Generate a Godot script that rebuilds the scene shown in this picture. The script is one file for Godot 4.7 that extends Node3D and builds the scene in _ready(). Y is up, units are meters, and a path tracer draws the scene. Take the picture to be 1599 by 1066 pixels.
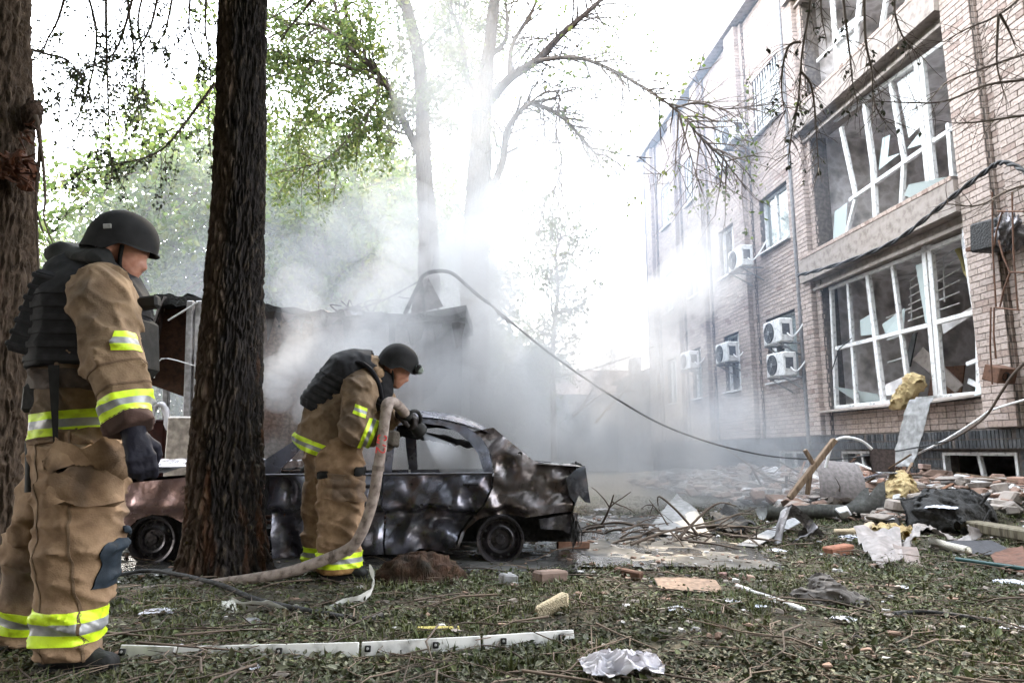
extends Node3D
# A burnt-out car being hosed down beside a blast-damaged brick building. World: y up, metres, the camera near (0, 0.86, 0) looking along -z.

var rng := RandomNumberGenerator.new()
var M := {}
var leaf_mesh: ArrayMesh
var used := {}


func _ready():
	rng.seed = 11
	set_camera()
	set_light()
	make_materials()
	build_ground()
	build_building()
	build_kiosk()
	build_far_buildings()
	build_trees()
	build_car()
	build_standing_firefighter()
	build_hose_firefighter()
	build_hose()
	build_cables()
	build_debris()
	build_litter()
	build_smoke()


func set_camera():
	var cam := Camera3D.new()
	cam.name = "camera"
	add_child(cam)
	cam.position = Vector3(0, 0.86, 0)
	cam.rotation.x = atan(172.0 / 1066.0)
	cam.fov = rad_to_deg(2.0 * atan(533.0 / 1066.0))
	cam.near = 0.05
	cam.far = 400.0
	cam.current = true


func set_light():
	var we := WorldEnvironment.new()
	we.name = "world"
	var e := Environment.new()
	e.background_mode = Environment.BG_SKY
	var sm := ProceduralSkyMaterial.new()
	sm.sky_top_color = Color(0.93, 0.96, 1.0)
	sm.sky_horizon_color = Color(1.0, 0.965, 0.915)
	sm.sky_curve = 0.16
	sm.sky_energy_multiplier = 2.2
	sm.ground_bottom_color = Color(0.3, 0.29, 0.27)
	sm.ground_horizon_color = Color(0.7, 0.7, 0.7)
	sm.sun_angle_max = 40.0
	sm.sun_curve = 0.12
	var sky := Sky.new()
	sky.sky_material = sm
	e.sky = sky
	e.tonemap_mode = Environment.TONE_MAPPER_LINEAR
	e.tonemap_exposure = 2.4
	e.sdfgi_enabled = true
	e.ssao_enabled = true
	e.ssil_enabled = true
	e.volumetric_fog_enabled = true
	e.volumetric_fog_density = 0.0
	we.environment = e
	add_child(we)
	var sun := DirectionalLight3D.new()
	sun.name = "sun"
	add_child(sun)
	sun.look_at_from_position(Vector3(0.195, 0.77, -0.89) * 50.0, Vector3.ZERO)
	sun.light_energy = 1.6
	sun.light_color = Color(1.0, 0.92, 0.8)
	sun.light_angular_distance = 0.5
	sun.shadow_enabled = true


# ---------------------------------------------------------------- mesh helpers
class MB:
	var v := PackedVector3Array()
	var n := PackedVector3Array()
	var c := PackedColorArray()
	var ix := PackedInt32Array()
	var col := Color.WHITE

	func add(p: Vector3, nn: Vector3) -> int:
		v.append(p)
		n.append(nn)
		c.append(col)
		return v.size() - 1

	func tri(a: Vector3, b: Vector3, d: Vector3):
		var nn := (d - a).cross(b - a).normalized()
		var i := v.size()
		add(a, nn)
		add(b, nn)
		add(d, nn)
		ix.append_array([i, i + 1, i + 2])

	func otri(a: Vector3, b: Vector3, d: Vector3, ctr: Vector3):
		if (d - a).cross(b - a).dot((a + b + d) / 3.0 - ctr) < 0.0:
			tri(a, d, b)
		else:
			tri(a, b, d)

	func quad(a: Vector3, b: Vector3, d: Vector3, e: Vector3):
		var nn := (d - a).cross(b - a)
		nn = (nn if nn.length() > 1e-12 else (e - a).cross(d - a)).normalized()
		var i := v.size()
		add(a, nn)
		add(b, nn)
		add(d, nn)
		add(e, nn)
		ix.append_array([i, i + 1, i + 2, i, i + 2, i + 3])

	func oquad(a: Vector3, b: Vector3, d: Vector3, e: Vector3, ctr: Vector3):
		if (d - a).cross(b - a).dot((a + d) * 0.5 - ctr) < 0.0:
			quad(a, e, d, b)
		else:
			quad(a, b, d, e)

	func hexa(p: Array):  # eight corners: bottom ring 0-3, top ring 4-7
		var ctr := Vector3.ZERO
		for q in p:
			ctr += q / 8.0
		for f in [[0, 1, 2, 3], [4, 5, 6, 7], [0, 1, 5, 4], [1, 2, 6, 5], [2, 3, 7, 6], [3, 0, 4, 7]]:
			oquad(p[f[0]], p[f[1]], p[f[2]], p[f[3]], ctr)

	func box(t: Transform3D, s: Vector3):
		var h := s * 0.5
		var p := []
		for y in [-h.y, h.y]:
			for q in [Vector2(-1, -1), Vector2(1, -1), Vector2(1, 1), Vector2(-1, 1)]:
				p.append(t * Vector3(q.x * h.x, y, q.y * h.z))
		hexa(p)

	func bbox(t: Transform3D, s: Vector3, b: float):  # bevelled box
		var h := s * 0.5
		b = minf(b, minf(h.x, minf(h.y, h.z)) * 0.6)
		var ctr: Vector3 = t.origin
		var P := {}
		for x in [-1, 1]:
			for y in [-1, 1]:
				for z in [-1, 1]:
					P[[x, y, z, 0]] = t * Vector3(x * h.x, y * (h.y - b), z * (h.z - b))
					P[[x, y, z, 1]] = t * Vector3(x * (h.x - b), y * h.y, z * (h.z - b))
					P[[x, y, z, 2]] = t * Vector3(x * (h.x - b), y * (h.y - b), z * h.z)
					otri(P[[x, y, z, 0]], P[[x, y, z, 1]], P[[x, y, z, 2]], ctr)
		for s1 in [-1, 1]:
			oquad(P[[s1, -1, -1, 0]], P[[s1, 1, -1, 0]], P[[s1, 1, 1, 0]], P[[s1, -1, 1, 0]], ctr)
			oquad(P[[-1, s1, -1, 1]], P[[1, s1, -1, 1]], P[[1, s1, 1, 1]], P[[-1, s1, 1, 1]], ctr)
			oquad(P[[-1, -1, s1, 2]], P[[1, -1, s1, 2]], P[[1, 1, s1, 2]], P[[-1, 1, s1, 2]], ctr)
			for s2 in [-1, 1]:
				oquad(P[[s1, s2, -1, 0]], P[[s1, s2, 1, 0]], P[[s1, s2, 1, 1]], P[[s1, s2, -1, 1]], ctr)
				oquad(P[[s1, -1, s2, 0]], P[[s1, 1, s2, 0]], P[[s1, 1, s2, 2]], P[[s1, -1, s2, 2]], ctr)
				oquad(P[[-1, s1, s2, 1]], P[[1, s1, s2, 1]], P[[1, s1, s2, 2]], P[[-1, s1, s2, 2]], ctr)

	func bar(a: Vector3, b: Vector3, w: float, d: float, up := Vector3.UP):  # a squared bar from a to b
		var y := (b - a).normalized()
		var x := up.cross(y)
		x = (x if x.length() > 0.05 else Vector3.RIGHT.cross(y)).normalized()
		bbox(Transform3D(Basis(x, y, x.cross(y)), (a + b) * 0.5), Vector3(w, a.distance_to(b), d), minf(w, d) * 0.14)

	func tube(pts: Array, rads: Array, sides := 8, caps := true, squash := 1.0):
		var start := v.size()
		var up := Vector3.UP
		var side := Vector3.ZERO
		for i in pts.size():
			var d: Vector3 = (pts[mini(i + 1, pts.size() - 1)] - pts[maxi(i - 1, 0)]).normalized()
			if i == 0:
				side = d.cross(Vector3.UP if absf(d.y) < 0.9 else Vector3.RIGHT).normalized()
			else:
				side = (side - d * side.dot(d)).normalized()
			up = side.cross(d)
			var r: float = rads[i] if rads.size() == pts.size() else lerpf(rads[0], rads[-1], float(i) / maxf(pts.size() - 1, 1))
			for k in sides:
				var a := TAU * k / sides
				var o := side * cos(a) + up * sin(a) * squash
				add(pts[i] + o * r, o.normalized())
			if i > 0:
				var q := start + i * sides
				for k in sides:
					var k2 := (k + 1) % sides
					ix.append_array([q - sides + k, q - sides + k2, q + k2, q - sides + k, q + k2, q + k])
		if caps:
			for e in [0, pts.size() - 1]:
				var d2: Vector3 = (pts[1] - pts[0]) if e == 0 else (pts[-2] - pts[-1])
				var ci := add(pts[e], -d2.normalized())
				for k in sides:
					var a2 = start + e * sides + k
					var b2 = start + e * sides + (k + 1) % sides
					ix.append_array([ci, a2, b2] if e > 0 else [ci, b2, a2])

	func disc(ctr: Vector3, axis: Vector3, prof: Array, sides := 28):  # lathe: prof of Vector2(radius, along the axis)
		var x := axis.cross(Vector3.UP if absf(axis.y) < 0.9 else Vector3.RIGHT).normalized()
		var y := axis.cross(x).normalized()
		for i in prof.size() - 1:
			var p: Vector2 = prof[i]
			var q: Vector2 = prof[i + 1]
			var nr := Vector2(q.y - p.y, p.x - q.x).normalized()
			for k in sides:
				var s := v.size()
				for e in [[p, k], [q, k], [q, k + 1], [p, k + 1]]:
					var a: float = TAU * e[1] / sides
					var o := x * cos(a) + y * sin(a)
					add(ctr + o * e[0].x + axis * e[0].y, o * nr.x + axis * nr.y)
				var g := (v[s + 2] - v[s]).cross(v[s + 1] - v[s])
				if g.length() < 1e-12:
					g = (v[s + 3] - v[s]).cross(v[s + 2] - v[s])
				ix.append_array([s, s + 1, s + 2, s, s + 2, s + 3] if g.dot(n[s]) >= 0 else [s, s + 2, s + 1, s, s + 3, s + 2])

	func grid(nu: int, nv: int, f: Callable, wrap := false):  # f(u, v) in 0..1; u runs along, v across
		var start := v.size()
		for j in nv + 1:
			for i in nu + 1:
				add(f.call(float(i) / nu, float(j) / nv), Vector3.ZERO)
		for j in nv:
			for i in nu:
				var a := start + j * (nu + 1) + i
				ix.append_array([a, a + 1, a + nu + 2, a, a + nu + 2, a + nu + 1])
		smooth(start)
		if wrap:
			for j in nv + 1:
				var a := start + j * (nu + 1)
				var s := (n[a] + n[a + nu]).normalized()
				n[a] = s
				n[a + nu] = s

	func smooth(start := 0):
		for i in range(start, n.size()):
			n[i] = Vector3.ZERO
		for t in range(0, ix.size(), 3):
			var a := ix[t]
			if a < start:
				continue
			var b := ix[t + 1]
			var d := ix[t + 2]
			var nn := (v[d] - v[a]).cross(v[b] - v[a])
			n[a] += nn
			n[b] += nn
			n[d] += nn
		for i in range(start, n.size()):
			n[i] = n[i].normalized()

	func mesh() -> ArrayMesh:
		var a := []
		a.resize(Mesh.ARRAY_MAX)
		a[Mesh.ARRAY_VERTEX] = v
		a[Mesh.ARRAY_NORMAL] = n
		a[Mesh.ARRAY_COLOR] = c
		a[Mesh.ARRAY_INDEX] = ix
		var m := ArrayMesh.new()
		m.add_surface_from_arrays(Mesh.PRIMITIVE_TRIANGLES, a)
		return m


func numbered(called: String) -> String:
	used[called] = used.get(called, -1) + 1
	return called if used[called] == 0 else "%s_%03d" % [called, used[called]]


func tag(o: Node3D, label: String, category: String, group := "") -> Node3D:
	o.set_meta("label", label)
	o.set_meta("category", category)
	if group:
		o.set_meta("group", group)
	return o


func thing(called: String, label: String, category: String, at := Vector3.ZERO, group := "") -> Node3D:
	var o := Node3D.new()
	o.name = numbered(called)
	o.position = at
	add_child(o)
	return tag(o, label, category, group)


# Builds one named mesh. The shape is in world coordinates; under a thing it is moved back by where the thing stands.
func part(called: String, what, mat: Material, parent: Node3D = self) -> MeshInstance3D:
	var o := MeshInstance3D.new()
	o.mesh = what.mesh() if what is MB else what
	o.material_override = null
	for i in o.mesh.get_surface_count():
		o.set_surface_override_material(i, mat)
	if parent == self:
		o.name = numbered(called)
		add_child(o)
	else:
		o.name = called
		if parent.get_parent() == self and not parent is MeshInstance3D and parent.basis.is_equal_approx(Basis.IDENTITY):
			o.position = -parent.position
		parent.add_child(o, true)
	return o


func single(called: String, label: String, category: String, what, mat: Material, group := "") -> MeshInstance3D:
	var o := part(called, what, mat)
	tag(o, label, category, group)
	return o


func setting(called: String, what, mat: Material, kind := "structure") -> MeshInstance3D:
	var o := part(called, what, mat)
	o.set_meta("kind", kind)
	return o


func many(called: String, mesh: Mesh, mat: Material, places: Array, colors: Array, parent: Node3D = self) -> MultiMeshInstance3D:
	var mm := MultiMesh.new()
	mm.transform_format = MultiMesh.TRANSFORM_3D
	mm.use_colors = true
	mm.mesh = mesh
	mm.instance_count = places.size()
	for i in places.size():
		mm.set_instance_transform(i, places[i])
		mm.set_instance_color(i, colors[i])
	var o := MultiMeshInstance3D.new()
	o.multimesh = mm
	o.material_override = mat
	o.name = numbered(called) if parent == self else called
	if parent != self and parent.get_parent() == self and not parent is MeshInstance3D and parent.basis.is_equal_approx(Basis.IDENTITY):
		o.position = -parent.position
	parent.add_child(o, true)
	o.set_meta("kind", "stuff")
	return o


func rnd(a: float, b: float) -> float:
	return rng.randf_range(a, b)


func rdir() -> Vector3:
	var z := rnd(-1, 1)
	var a := rnd(0, TAU)
	return Vector3(sqrt(1 - z * z) * cos(a), z, sqrt(1 - z * z) * sin(a))


func turned(d: Vector3, roll := 0.0) -> Basis:  # y along d
	var x := d.cross(Vector3.UP if absf(d.normalized().y) < 0.95 else Vector3.RIGHT).normalized()
	return Basis(x, d.normalized(), x.cross(d.normalized())).rotated(d.normalized(), roll)


func spline(p: Array, per := 6) -> Array:
	var o := []
	for i in p.size() - 1:
		var a = p[maxi(i - 1, 0)]
		var b = p[i]
		var c = p[i + 1]
		var d = p[mini(i + 2, p.size() - 1)]
		for k in per:
			var t := float(k) / per
			o.append(b.cubic_interpolate(c, a, d, t))
	o.append(p[-1])
	return o


func noise(s: int, freq: float, oct := 3, ridged := false) -> FastNoiseLite:
	var f := FastNoiseLite.new()
	f.seed = s
	f.noise_type = FastNoiseLite.TYPE_SIMPLEX_SMOOTH
	f.frequency = freq
	f.fractal_octaves = oct
	f.fractal_type = FastNoiseLite.FRACTAL_RIDGED if ridged else FastNoiseLite.FRACTAL_FBM
	return f


func ntex(s: int, freq: float, cols: Array, size := 512, oct := 5, kind := FastNoiseLite.TYPE_SIMPLEX_SMOOTH, ridged := false) -> NoiseTexture2D:
	var t := NoiseTexture2D.new()
	t.width = size
	t.height = size
	t.seamless = true
	var f := noise(s, freq, oct, ridged)
	f.noise_type = kind
	t.noise = f
	if cols.size():
		var g := Gradient.new()
		var off := PackedFloat32Array()
		var cc := PackedColorArray()
		for k in cols:
			off.append(k[0])
			cc.append(k[1])
		g.offsets = off
		g.colors = cc
		t.color_ramp = g
	return t


func mat(called: String, color: Color, rough: float, o := {}) -> StandardMaterial3D:
	var m := StandardMaterial3D.new()
	m.resource_name = called
	m.albedo_color = color.linear_to_srgb()
	m.roughness = rough
	m.vertex_color_use_as_albedo = true
	m.uv1_triplanar = true
	m.uv1_world_triplanar = o.get("world", false)
	m.uv1_scale = Vector3.ONE * o.get("scale", 1.0) if not o.get("scale", 1.0) is Vector3 else o.scale
	m.metallic = o.get("metal", 0.0)
	if o.has("tex"):
		m.albedo_texture = o.tex
	if o.has("rtex"):
		m.roughness_texture = o.rtex
		m.roughness_texture_channel = BaseMaterial3D.TEXTURE_CHANNEL_RED
	if o.has("bump"):
		m.heightmap_enabled = true
		m.heightmap_texture = o.bump
		m.heightmap_scale = o.get("bs", 0.3)
	if o.has("back"):
		m.backlight_enabled = true
		m.backlight = o.back
	if o.has("spec"):
		m.metallic_specular = o.spec
	if o.has("coat"):
		m.clearcoat_enabled = true
		m.clearcoat = o.coat
		m.clearcoat_roughness = o.get("coatr", 0.2)
	M[called] = m
	return m


func g1(a: float) -> Color:
	return Color(a, a, a)


func make_materials():
	var grey := func(a, b): return [[0.0, Color(a, a, a)], [1.0, Color(b, b, b)]]
	var fine := ntex(1, 0.02, [], 512, 6)
	var mid := ntex(2, 0.008, grey.call(0.62, 1.0), 512, 5)
	var grain := ntex(3, 0.05, [], 512, 3)
	var patchy := ntex(4, 0.01, [[0.0, Color(0.6, 0.6, 0.6)], [0.4, Color(0.86, 0.85, 0.84)], [0.6, Color(1, 1, 1)], [1.0, Color(0.82, 0.8, 0.79)]], 512, 7)
	mat("soil", Color(0.06, 0.05, 0.038), 0.95, {tex = ntex(5, 0.01, [[0.0, Color(0.45, 0.42, 0.38)], [0.5, Color(0.9, 0.92, 0.8)], [1.0, Color(1, 0.95, 0.9)]], 1024, 6), bump = fine, bs = 3.0, scale = 0.7, world = true})
	mat("asphalt", Color(0.055, 0.054, 0.052), 1.0, {tex = patchy, rtex = ntex(6, 0.004, [[0.0, g1(0.12)], [0.42, g1(0.16)], [0.55, g1(0.7)], [1.0, g1(0.95)]], 512, 4), bump = grain, bs = 0.5, scale = 0.6, world = true})
	mat("leaf", Color(1, 1, 1), 0.6, {back = Color(0.35, 0.35, 0.35), spec = 0.35})
	mat("leaf_lit", Color(1, 1, 1), 0.55, {back = Color(1.0, 1.0, 1.0), spec = 0.4})
	mat("twig", Color(0.075, 0.055, 0.042), 0.9, {})
	mat("wood", Color(0.22, 0.155, 0.105), 0.8, {tex = ntex(7, 0.012, [[0.0, Color(0.5, 0.45, 0.4)], [0.5, Color(0.9, 0.88, 0.85)], [1.0, Color(1, 1, 1)]], 512, 5), scale = Vector3(3.0, 0.5, 3.0), bump = fine, bs = 0.3})
	mat("bark", Color(1, 1, 1), 0.92, {tex = ntex(8, 0.015, [[0.0, g1(0.5)], [0.5, g1(0.85)], [1.0, g1(1.0)]], 512, 5), scale = Vector3(3.0, 1.2, 3.0), bump = ntex(9, 0.02, [], 512, 6, FastNoiseLite.TYPE_SIMPLEX_SMOOTH, true), bs = 0.9, spec = 0.3})
	mat("brick", Color(1, 1, 1), 0.9, {tex = ntex(10, 0.02, [[0.0, Color(0.72, 0.7, 0.68)], [0.5, Color(0.95, 0.94, 0.93)], [1.0, Color(1, 1, 1)]], 512, 6), bump = grain, bs = 0.18, scale = 1.3, world = true})
	mat("mortar", Color(0.17, 0.145, 0.13), 0.95, {bump = grain, bs = 0.4, scale = 2.0, world = true, tex = mid})
	mat("tile", Color(1, 1, 1), 0.35, {tex = mid, scale = 3.0, world = true, bump = grain, bs = 0.05})
	mat("concrete", Color(0.31, 0.27, 0.245), 0.9, {tex = ntex(24, 0.012, [[0.0, Color(0.7, 0.68, 0.66)], [0.45, Color(0.93, 0.92, 0.91)], [1.0, Color(1, 1, 1)]], 512, 7), bump = fine, bs = 0.35, scale = 0.8, world = true})
	mat("plaster", Color(0.74, 0.71, 0.71), 0.85, {tex = patchy, bump = fine, bs = 0.1, scale = 0.3})
	mat("frame_white", Color(0.74, 0.73, 0.72), 0.35, {tex = ntex(11, 0.01, [[0.0, g1(0.55)], [0.35, g1(0.92)], [1.0, g1(1.0)]], 512, 5), scale = 1.5})
	mat("paint", Color(1, 1, 1), 0.5, {tex = mid, scale = 2.0, bump = fine, bs = 0.06})
	mat("matte", Color(1, 1, 1), 0.85, {tex = mid, scale = 4.0, bump = fine, bs = 0.15})
	mat("paper", Color(1, 1, 1), 0.8, {back = Color(0.25, 0.25, 0.25)})
	mat("rubber", Color(0.018, 0.018, 0.019), 0.7, {bump = fine, bs = 0.08, scale = 3.0, tex = mid})
	mat("insulation", Color(1, 1, 1), 0.95, {bump = ntex(12, 0.03, [], 512, 5, FastNoiseLite.TYPE_SIMPLEX_SMOOTH, true), bs = 1.5, scale = 4.0, back = Color(0.3, 0.26, 0.12)})
	mat("cloth", Color(0.8, 0.8, 0.8), 0.95, {tex = ntex(13, 0.007, [[0.0, Color(0.68, 0.65, 0.62)], [0.4, Color(0.88, 0.86, 0.84)], [0.6, Color(1, 1, 1)], [1.0, Color(0.86, 0.84, 0.82)]], 512, 6), bump = ntex(14, 0.08, [], 512, 2), bs = 0.12, scale = 2.6})
	mat("nylon", Color(1, 1, 1), 0.75, {bump = ntex(15, 0.12, [], 512, 2), bs = 0.1, scale = 4.0, tex = mid, spec = 0.3})
	mat("band_yellow", Color(0.62, 0.85, 0.02), 0.5, {tex = ntex(16, 0.02, [[0.0, g1(0.6)], [0.4, g1(0.95)], [1.0, g1(1.0)]], 256, 5), scale = 3.0, bump = ntex(14, 0.08, [], 512, 2), bs = 0.05})
	mat("band_silver", Color(0.42, 0.43, 0.44), 0.4, {tex = mid, scale = 3.0, bump = ntex(14, 0.08, [], 512, 2), bs = 0.05, metal = 0.3})
	mat("skin", Color(0.45, 0.24, 0.17), 0.55, {tex = ntex(17, 0.03, [[0.0, Color(0.8, 0.72, 0.7)], [1.0, Color(1, 1, 1)]], 256, 4), scale = 4.0, bump = fine, bs = 0.06})
	mat("helmet", Color(0.026, 0.026, 0.028), 0.8, {spec = 0.25, bump = ntex(18, 0.15, [], 512, 2), bs = 0.06, scale = 2.5, tex = mid})
	mat("leather", Color(1, 1, 1), 0.62, {spec = 0.3, bump = fine, bs = 0.15, scale = 5.0})
	mat("burnt", Color(1, 1, 1), 1.0, {metal = 0.55, tex = ntex(19, 0.004, [[0.0, Color(0.72, 0.71, 0.7)], [0.4, Color(0.84, 0.84, 0.87)], [0.55, Color(0.93, 0.93, 0.96)], [0.7, Color(0.86, 0.83, 0.82)], [1.0, Color(0.97, 0.96, 0.96)]], 1024, 7), rtex = ntex(20, 0.006, [[0.0, g1(0.5)], [0.4, g1(0.2)], [0.6, g1(0.32)], [1.0, g1(0.6)]], 512, 6), bump = ntex(21, 0.02, [], 512, 5), bs = 0.35, scale = 0.9})
	mat("char", Color(0.018, 0.017, 0.017), 0.75, {bump = fine, bs = 1.2, scale = 2.0, tex = mid})
	mat("rust", Color(0.13, 0.065, 0.04), 0.9, {tex = patchy, bump = fine, bs = 0.4, scale = 1.5})
	mat("hose", Color(0.30, 0.26, 0.24), 0.8, {tex = ntex(22, 0.01, [[0.0, Color(0.4, 0.36, 0.33)], [0.45, Color(0.85, 0.82, 0.8)], [1.0, Color(1, 1, 1)]], 512, 5), bump = ntex(14, 0.08, [], 512, 2), bs = 0.12, scale = 3.0})
	mat("cable", Color(0.02, 0.02, 0.021), 0.6, {})
	mat("roof", Color(0.3, 0.2, 0.18), 0.8, {tex = mid, scale = 0.4})
	var gl := mat("glass", Color(0.8, 0.9, 0.88, 0.12), 0.05, {})
	gl.transparency = BaseMaterial3D.TRANSPARENCY_ALPHA
	gl.vertex_color_use_as_albedo = false
	var sh := mat("shattered", Color(0.55, 0.63, 0.62, 0.55), 0.3, {bump = ntex(23, 0.05, [], 512, 2, FastNoiseLite.TYPE_CELLULAR), bs = 0.6, scale = 3.0})
	sh.transparency = BaseMaterial3D.TRANSPARENCY_ALPHA
	sh.vertex_color_use_as_albedo = false


# ---------------------------------------------------------------- ground
var gn := noise(31, 0.5, 4)


func in_drive(x: float, z: float) -> float:  # how far inside the wet asphalt drive (metres, negative outside)
	var e := 0.25 * gn.get_noise_2d(x * 3.0, z * 3.0)
	return minf(minf(-5.12 - z - 0.06 * x, z + 9.3), 2.15 - x - 0.5 * (-5.2 - z) * 0.0) + e


func gy(x: float, z: float) -> float:
	var y := 0.035 * gn.get_noise_2d(x, z) + 0.018 * gn.get_noise_2d(x * 4.0, z * 4.0)
	var d := in_drive(x, z)
	y *= 1.0 - smoothstep(-0.3, 0.2, d)
	var w := x - (7.25 - 0.1 * (-z - 9.6))  # rubble banked against the building wall
	if z < -6.5 and z > -24.0:
		y += (0.14 * smoothstep(-3.4, -1.6, w) + 0.16 * smoothstep(-1.9, -0.3, w) + 0.08 * gn.get_noise_2d(x * 5.0, z * 5.0) * smoothstep(-3.0, -2.0, w)) * smoothstep(-6.5, -8.5, z)
	return y


func build_ground():
	var g := MB.new()
	g.grid(300, 260, func(u, v):
		var t: float = 2.0 * u - 1.0
		var x: float = 9.0 * t + 130.0 * pow(t, 7)
		var z: float = 4.0 - 15.0 * v - 150.0 * pow(v, 6)
		return Vector3(x, gy(x, z), z))
	setting("ground", g, M.soil)
	var a := MB.new()
	var st := 0.12
	for i in range(-80, 22):
		for k in range(0, 40):
			var x := i * st
			var z := -4.9 - k * st
			if in_drive(x + st / 2, z - st / 2) > 0.0:
				var p := []
				for q in [Vector2(x, z), Vector2(x, z - st), Vector2(x + st, z - st), Vector2(x + st, z)]:
					p.append(Vector3(q.x, gy(q.x, q.y) + 0.022, q.y))
				a.oquad(p[0], p[1], p[2], p[3], p[0] - Vector3.UP)
	setting("driveway", a, M.asphalt)


# ---------------------------------------------------------------- the brick building
# Its own axes: x runs along the facade away from the camera, y up, z inwards.
var B: Node3D
var BT: Transform3D
var bricks := []  # [distance, transform, colour]


func fl(p: Vector2, d := 0.0) -> Vector3:
	return Vector3(p.x, p.y, d)


func wall_rects(s0: float, s1: float, y0: float, y1: float, holes: Array) -> Array:
	var xs := [s0, s1]
	var ys := [y0, y1]
	for h in holes:
		for x in [h.position.x, h.end.x]:
			if x > s0 and x < s1:
				xs.append(x)
		for y in [h.position.y, h.end.y]:
			if y > y0 and y < y1:
				ys.append(y)
	xs.sort()
	ys.sort()
	var out := []
	for j in ys.size() - 1:
		var run = null
		for i in xs.size() - 1:
			var r := Rect2(xs[i], ys[j], xs[i + 1] - xs[i], ys[j + 1] - ys[j])
			if r.size.x < 1e-4 or r.size.y < 1e-4:
				continue
			var c := r.get_center()
			if holes.any(func(h): return h.has_point(c)):
				run = null
			elif run != null:
				run.size.x += r.size.x
				out[-1] = run
			else:
				run = r
				out.append(run)
	return out


func slab(mb: MB, s0: float, s1: float, y0: float, y1: float, d0: float, d1: float):
	mb.box(Transform3D(Basis.IDENTITY, Vector3((s0 + s1) / 2, (y0 + y1) / 2, (d0 + d1) / 2)), Vector3(s1 - s0, y1 - y0, d1 - d0))


func lay(s0: float, s1: float, y0: float, y1: float, d: float, holes: Array, L := 0.25, H := 0.088, stack := false, tone := Color(0.42, 0.35, 0.315)):
	var ph := H + 0.011
	var row := 0
	var y := y0
	while y + H * 0.5 < y1:
		var h := minf(H, y1 - y - 0.004)
		var x := s0 - (0.0 if row % 2 == 0 or stack else (L + 0.01) * 0.5)
		while x < s1:
			var a := maxf(x, s0)
			var b := minf(x + L, s1)
			for q in holes:
				if y + h / 2 > q.position.y and y + h / 2 < q.end.y:
					if a < q.end.x and b > q.position.x:
						if a < q.position.x:
							b = q.position.x
						elif b > q.end.x:
							a = q.end.x
						else:
							b = a
			if b - a > 0.03:
				var v := rnd(0.82, 1.12)
				var col := tone * v
				if rng.randf() < 0.06:
					col = tone * Color(0.72, 0.66, 0.64)
				col.a = 1.0
				var t := Transform3D(Basis(Vector3(b - a, 0, 0), Vector3(0, h, 0), Vector3(0, 0, 0.07)).rotated(Vector3.UP, rnd(-0.006, 0.006)), Vector3((a + b) / 2, y + h / 2, d + 0.035 + rnd(-0.003, 0.003)))
				bricks.append([(BT * t.origin).distance_to(Vector3(0, 0.86, 0)), t, col])
			x += L + 0.01
		y += ph
		row += 1


func return_bricks(s: float, y0: float, y1: float, d0: float, d1: float):  # the narrow side of a pier
	var y := y0
	while y + 0.05 < y1:
		var v := rnd(0.75, 1.05)
		var t := Transform3D(Basis(Vector3(0.05, 0, 0), Vector3(0, 0.088, 0), Vector3(0, 0, d1 - d0)), Vector3(s + 0.025, y + 0.044, (d0 + d1) / 2))
		bricks.append([(BT * t.origin).distance_to(Vector3(0, 0.86, 0)), t, Color(0.41 * v, 0.34 * v, 0.305 * v)])
		y += 0.099


func bframe(called: String, pts: Array, w: float, dep: float, d: float, parent: Node3D, m: Material = null):
	for i in range(0, pts.size() - 1):
		var mb := MB.new()
		var a := fl(pts[i], d)
		var b := fl(pts[i + 1], d)
		var y := (b - a).normalized()
		var x := y.cross(Vector3.BACK).normalized()
		mb.bbox(Transform3D(Basis(x, y, x.cross(y)), (a + b) / 2), Vector3(w, a.distance_to(b) + w * 0.4, dep), 0.006)
		part(called, mb, m if m else M.frame_white, parent)


func shard(called: String, pts: Array, d: float, parent: Node3D, m: Material, thick := 0.006, tilt := 0.0):
	var mb := MB.new()
	var poly := PackedVector2Array()
	for p in pts:
		poly.append(p)
	var tr := Geometry2D.triangulate_polygon(poly)
	var c := Vector2.ZERO
	for p in pts:
		c += p / pts.size()
	var f := func(p: Vector2, k: float): return Vector3(p.x, p.y, d + tilt * (p.y - c.y) + 0.03 * gn.get_noise_2d(p.x * 4, p.y * 4) + k)
	for i in range(0, tr.size(), 3):
		for k in [0.0, thick]:
			mb.otri(f.call(poly[tr[i]], k), f.call(poly[tr[i + 1]], k), f.call(poly[tr[i + 2]], k), Vector3(c.x, c.y, d + (1.0 if k == 0 else -1.0)))
	for i in poly.size():
		var j := (i + 1) % poly.size()
		mb.oquad(f.call(poly[i], 0), f.call(poly[j], 0), f.call(poly[j], thick), f.call(poly[i], thick), Vector3(c.x, c.y, d))
	return part(called, mb, m, parent)


func blob(ctr: Vector3, size: Vector3, seed_: int, amp := 0.3, freq := 1.6, rings := 14) -> MB:
	var mb := MB.new()
	var nz := noise(seed_, freq, 4)
	mb.grid(rings * 2, rings, func(u, v):
		var th: float = TAU * u
		var ph: float = PI * v
		var d := Vector3(sin(ph) * cos(th), cos(ph), sin(ph) * sin(th))
		return ctr + d * size * (1.0 + amp * nz.get_noise_3dv(d)), true)
	return mb


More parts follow.
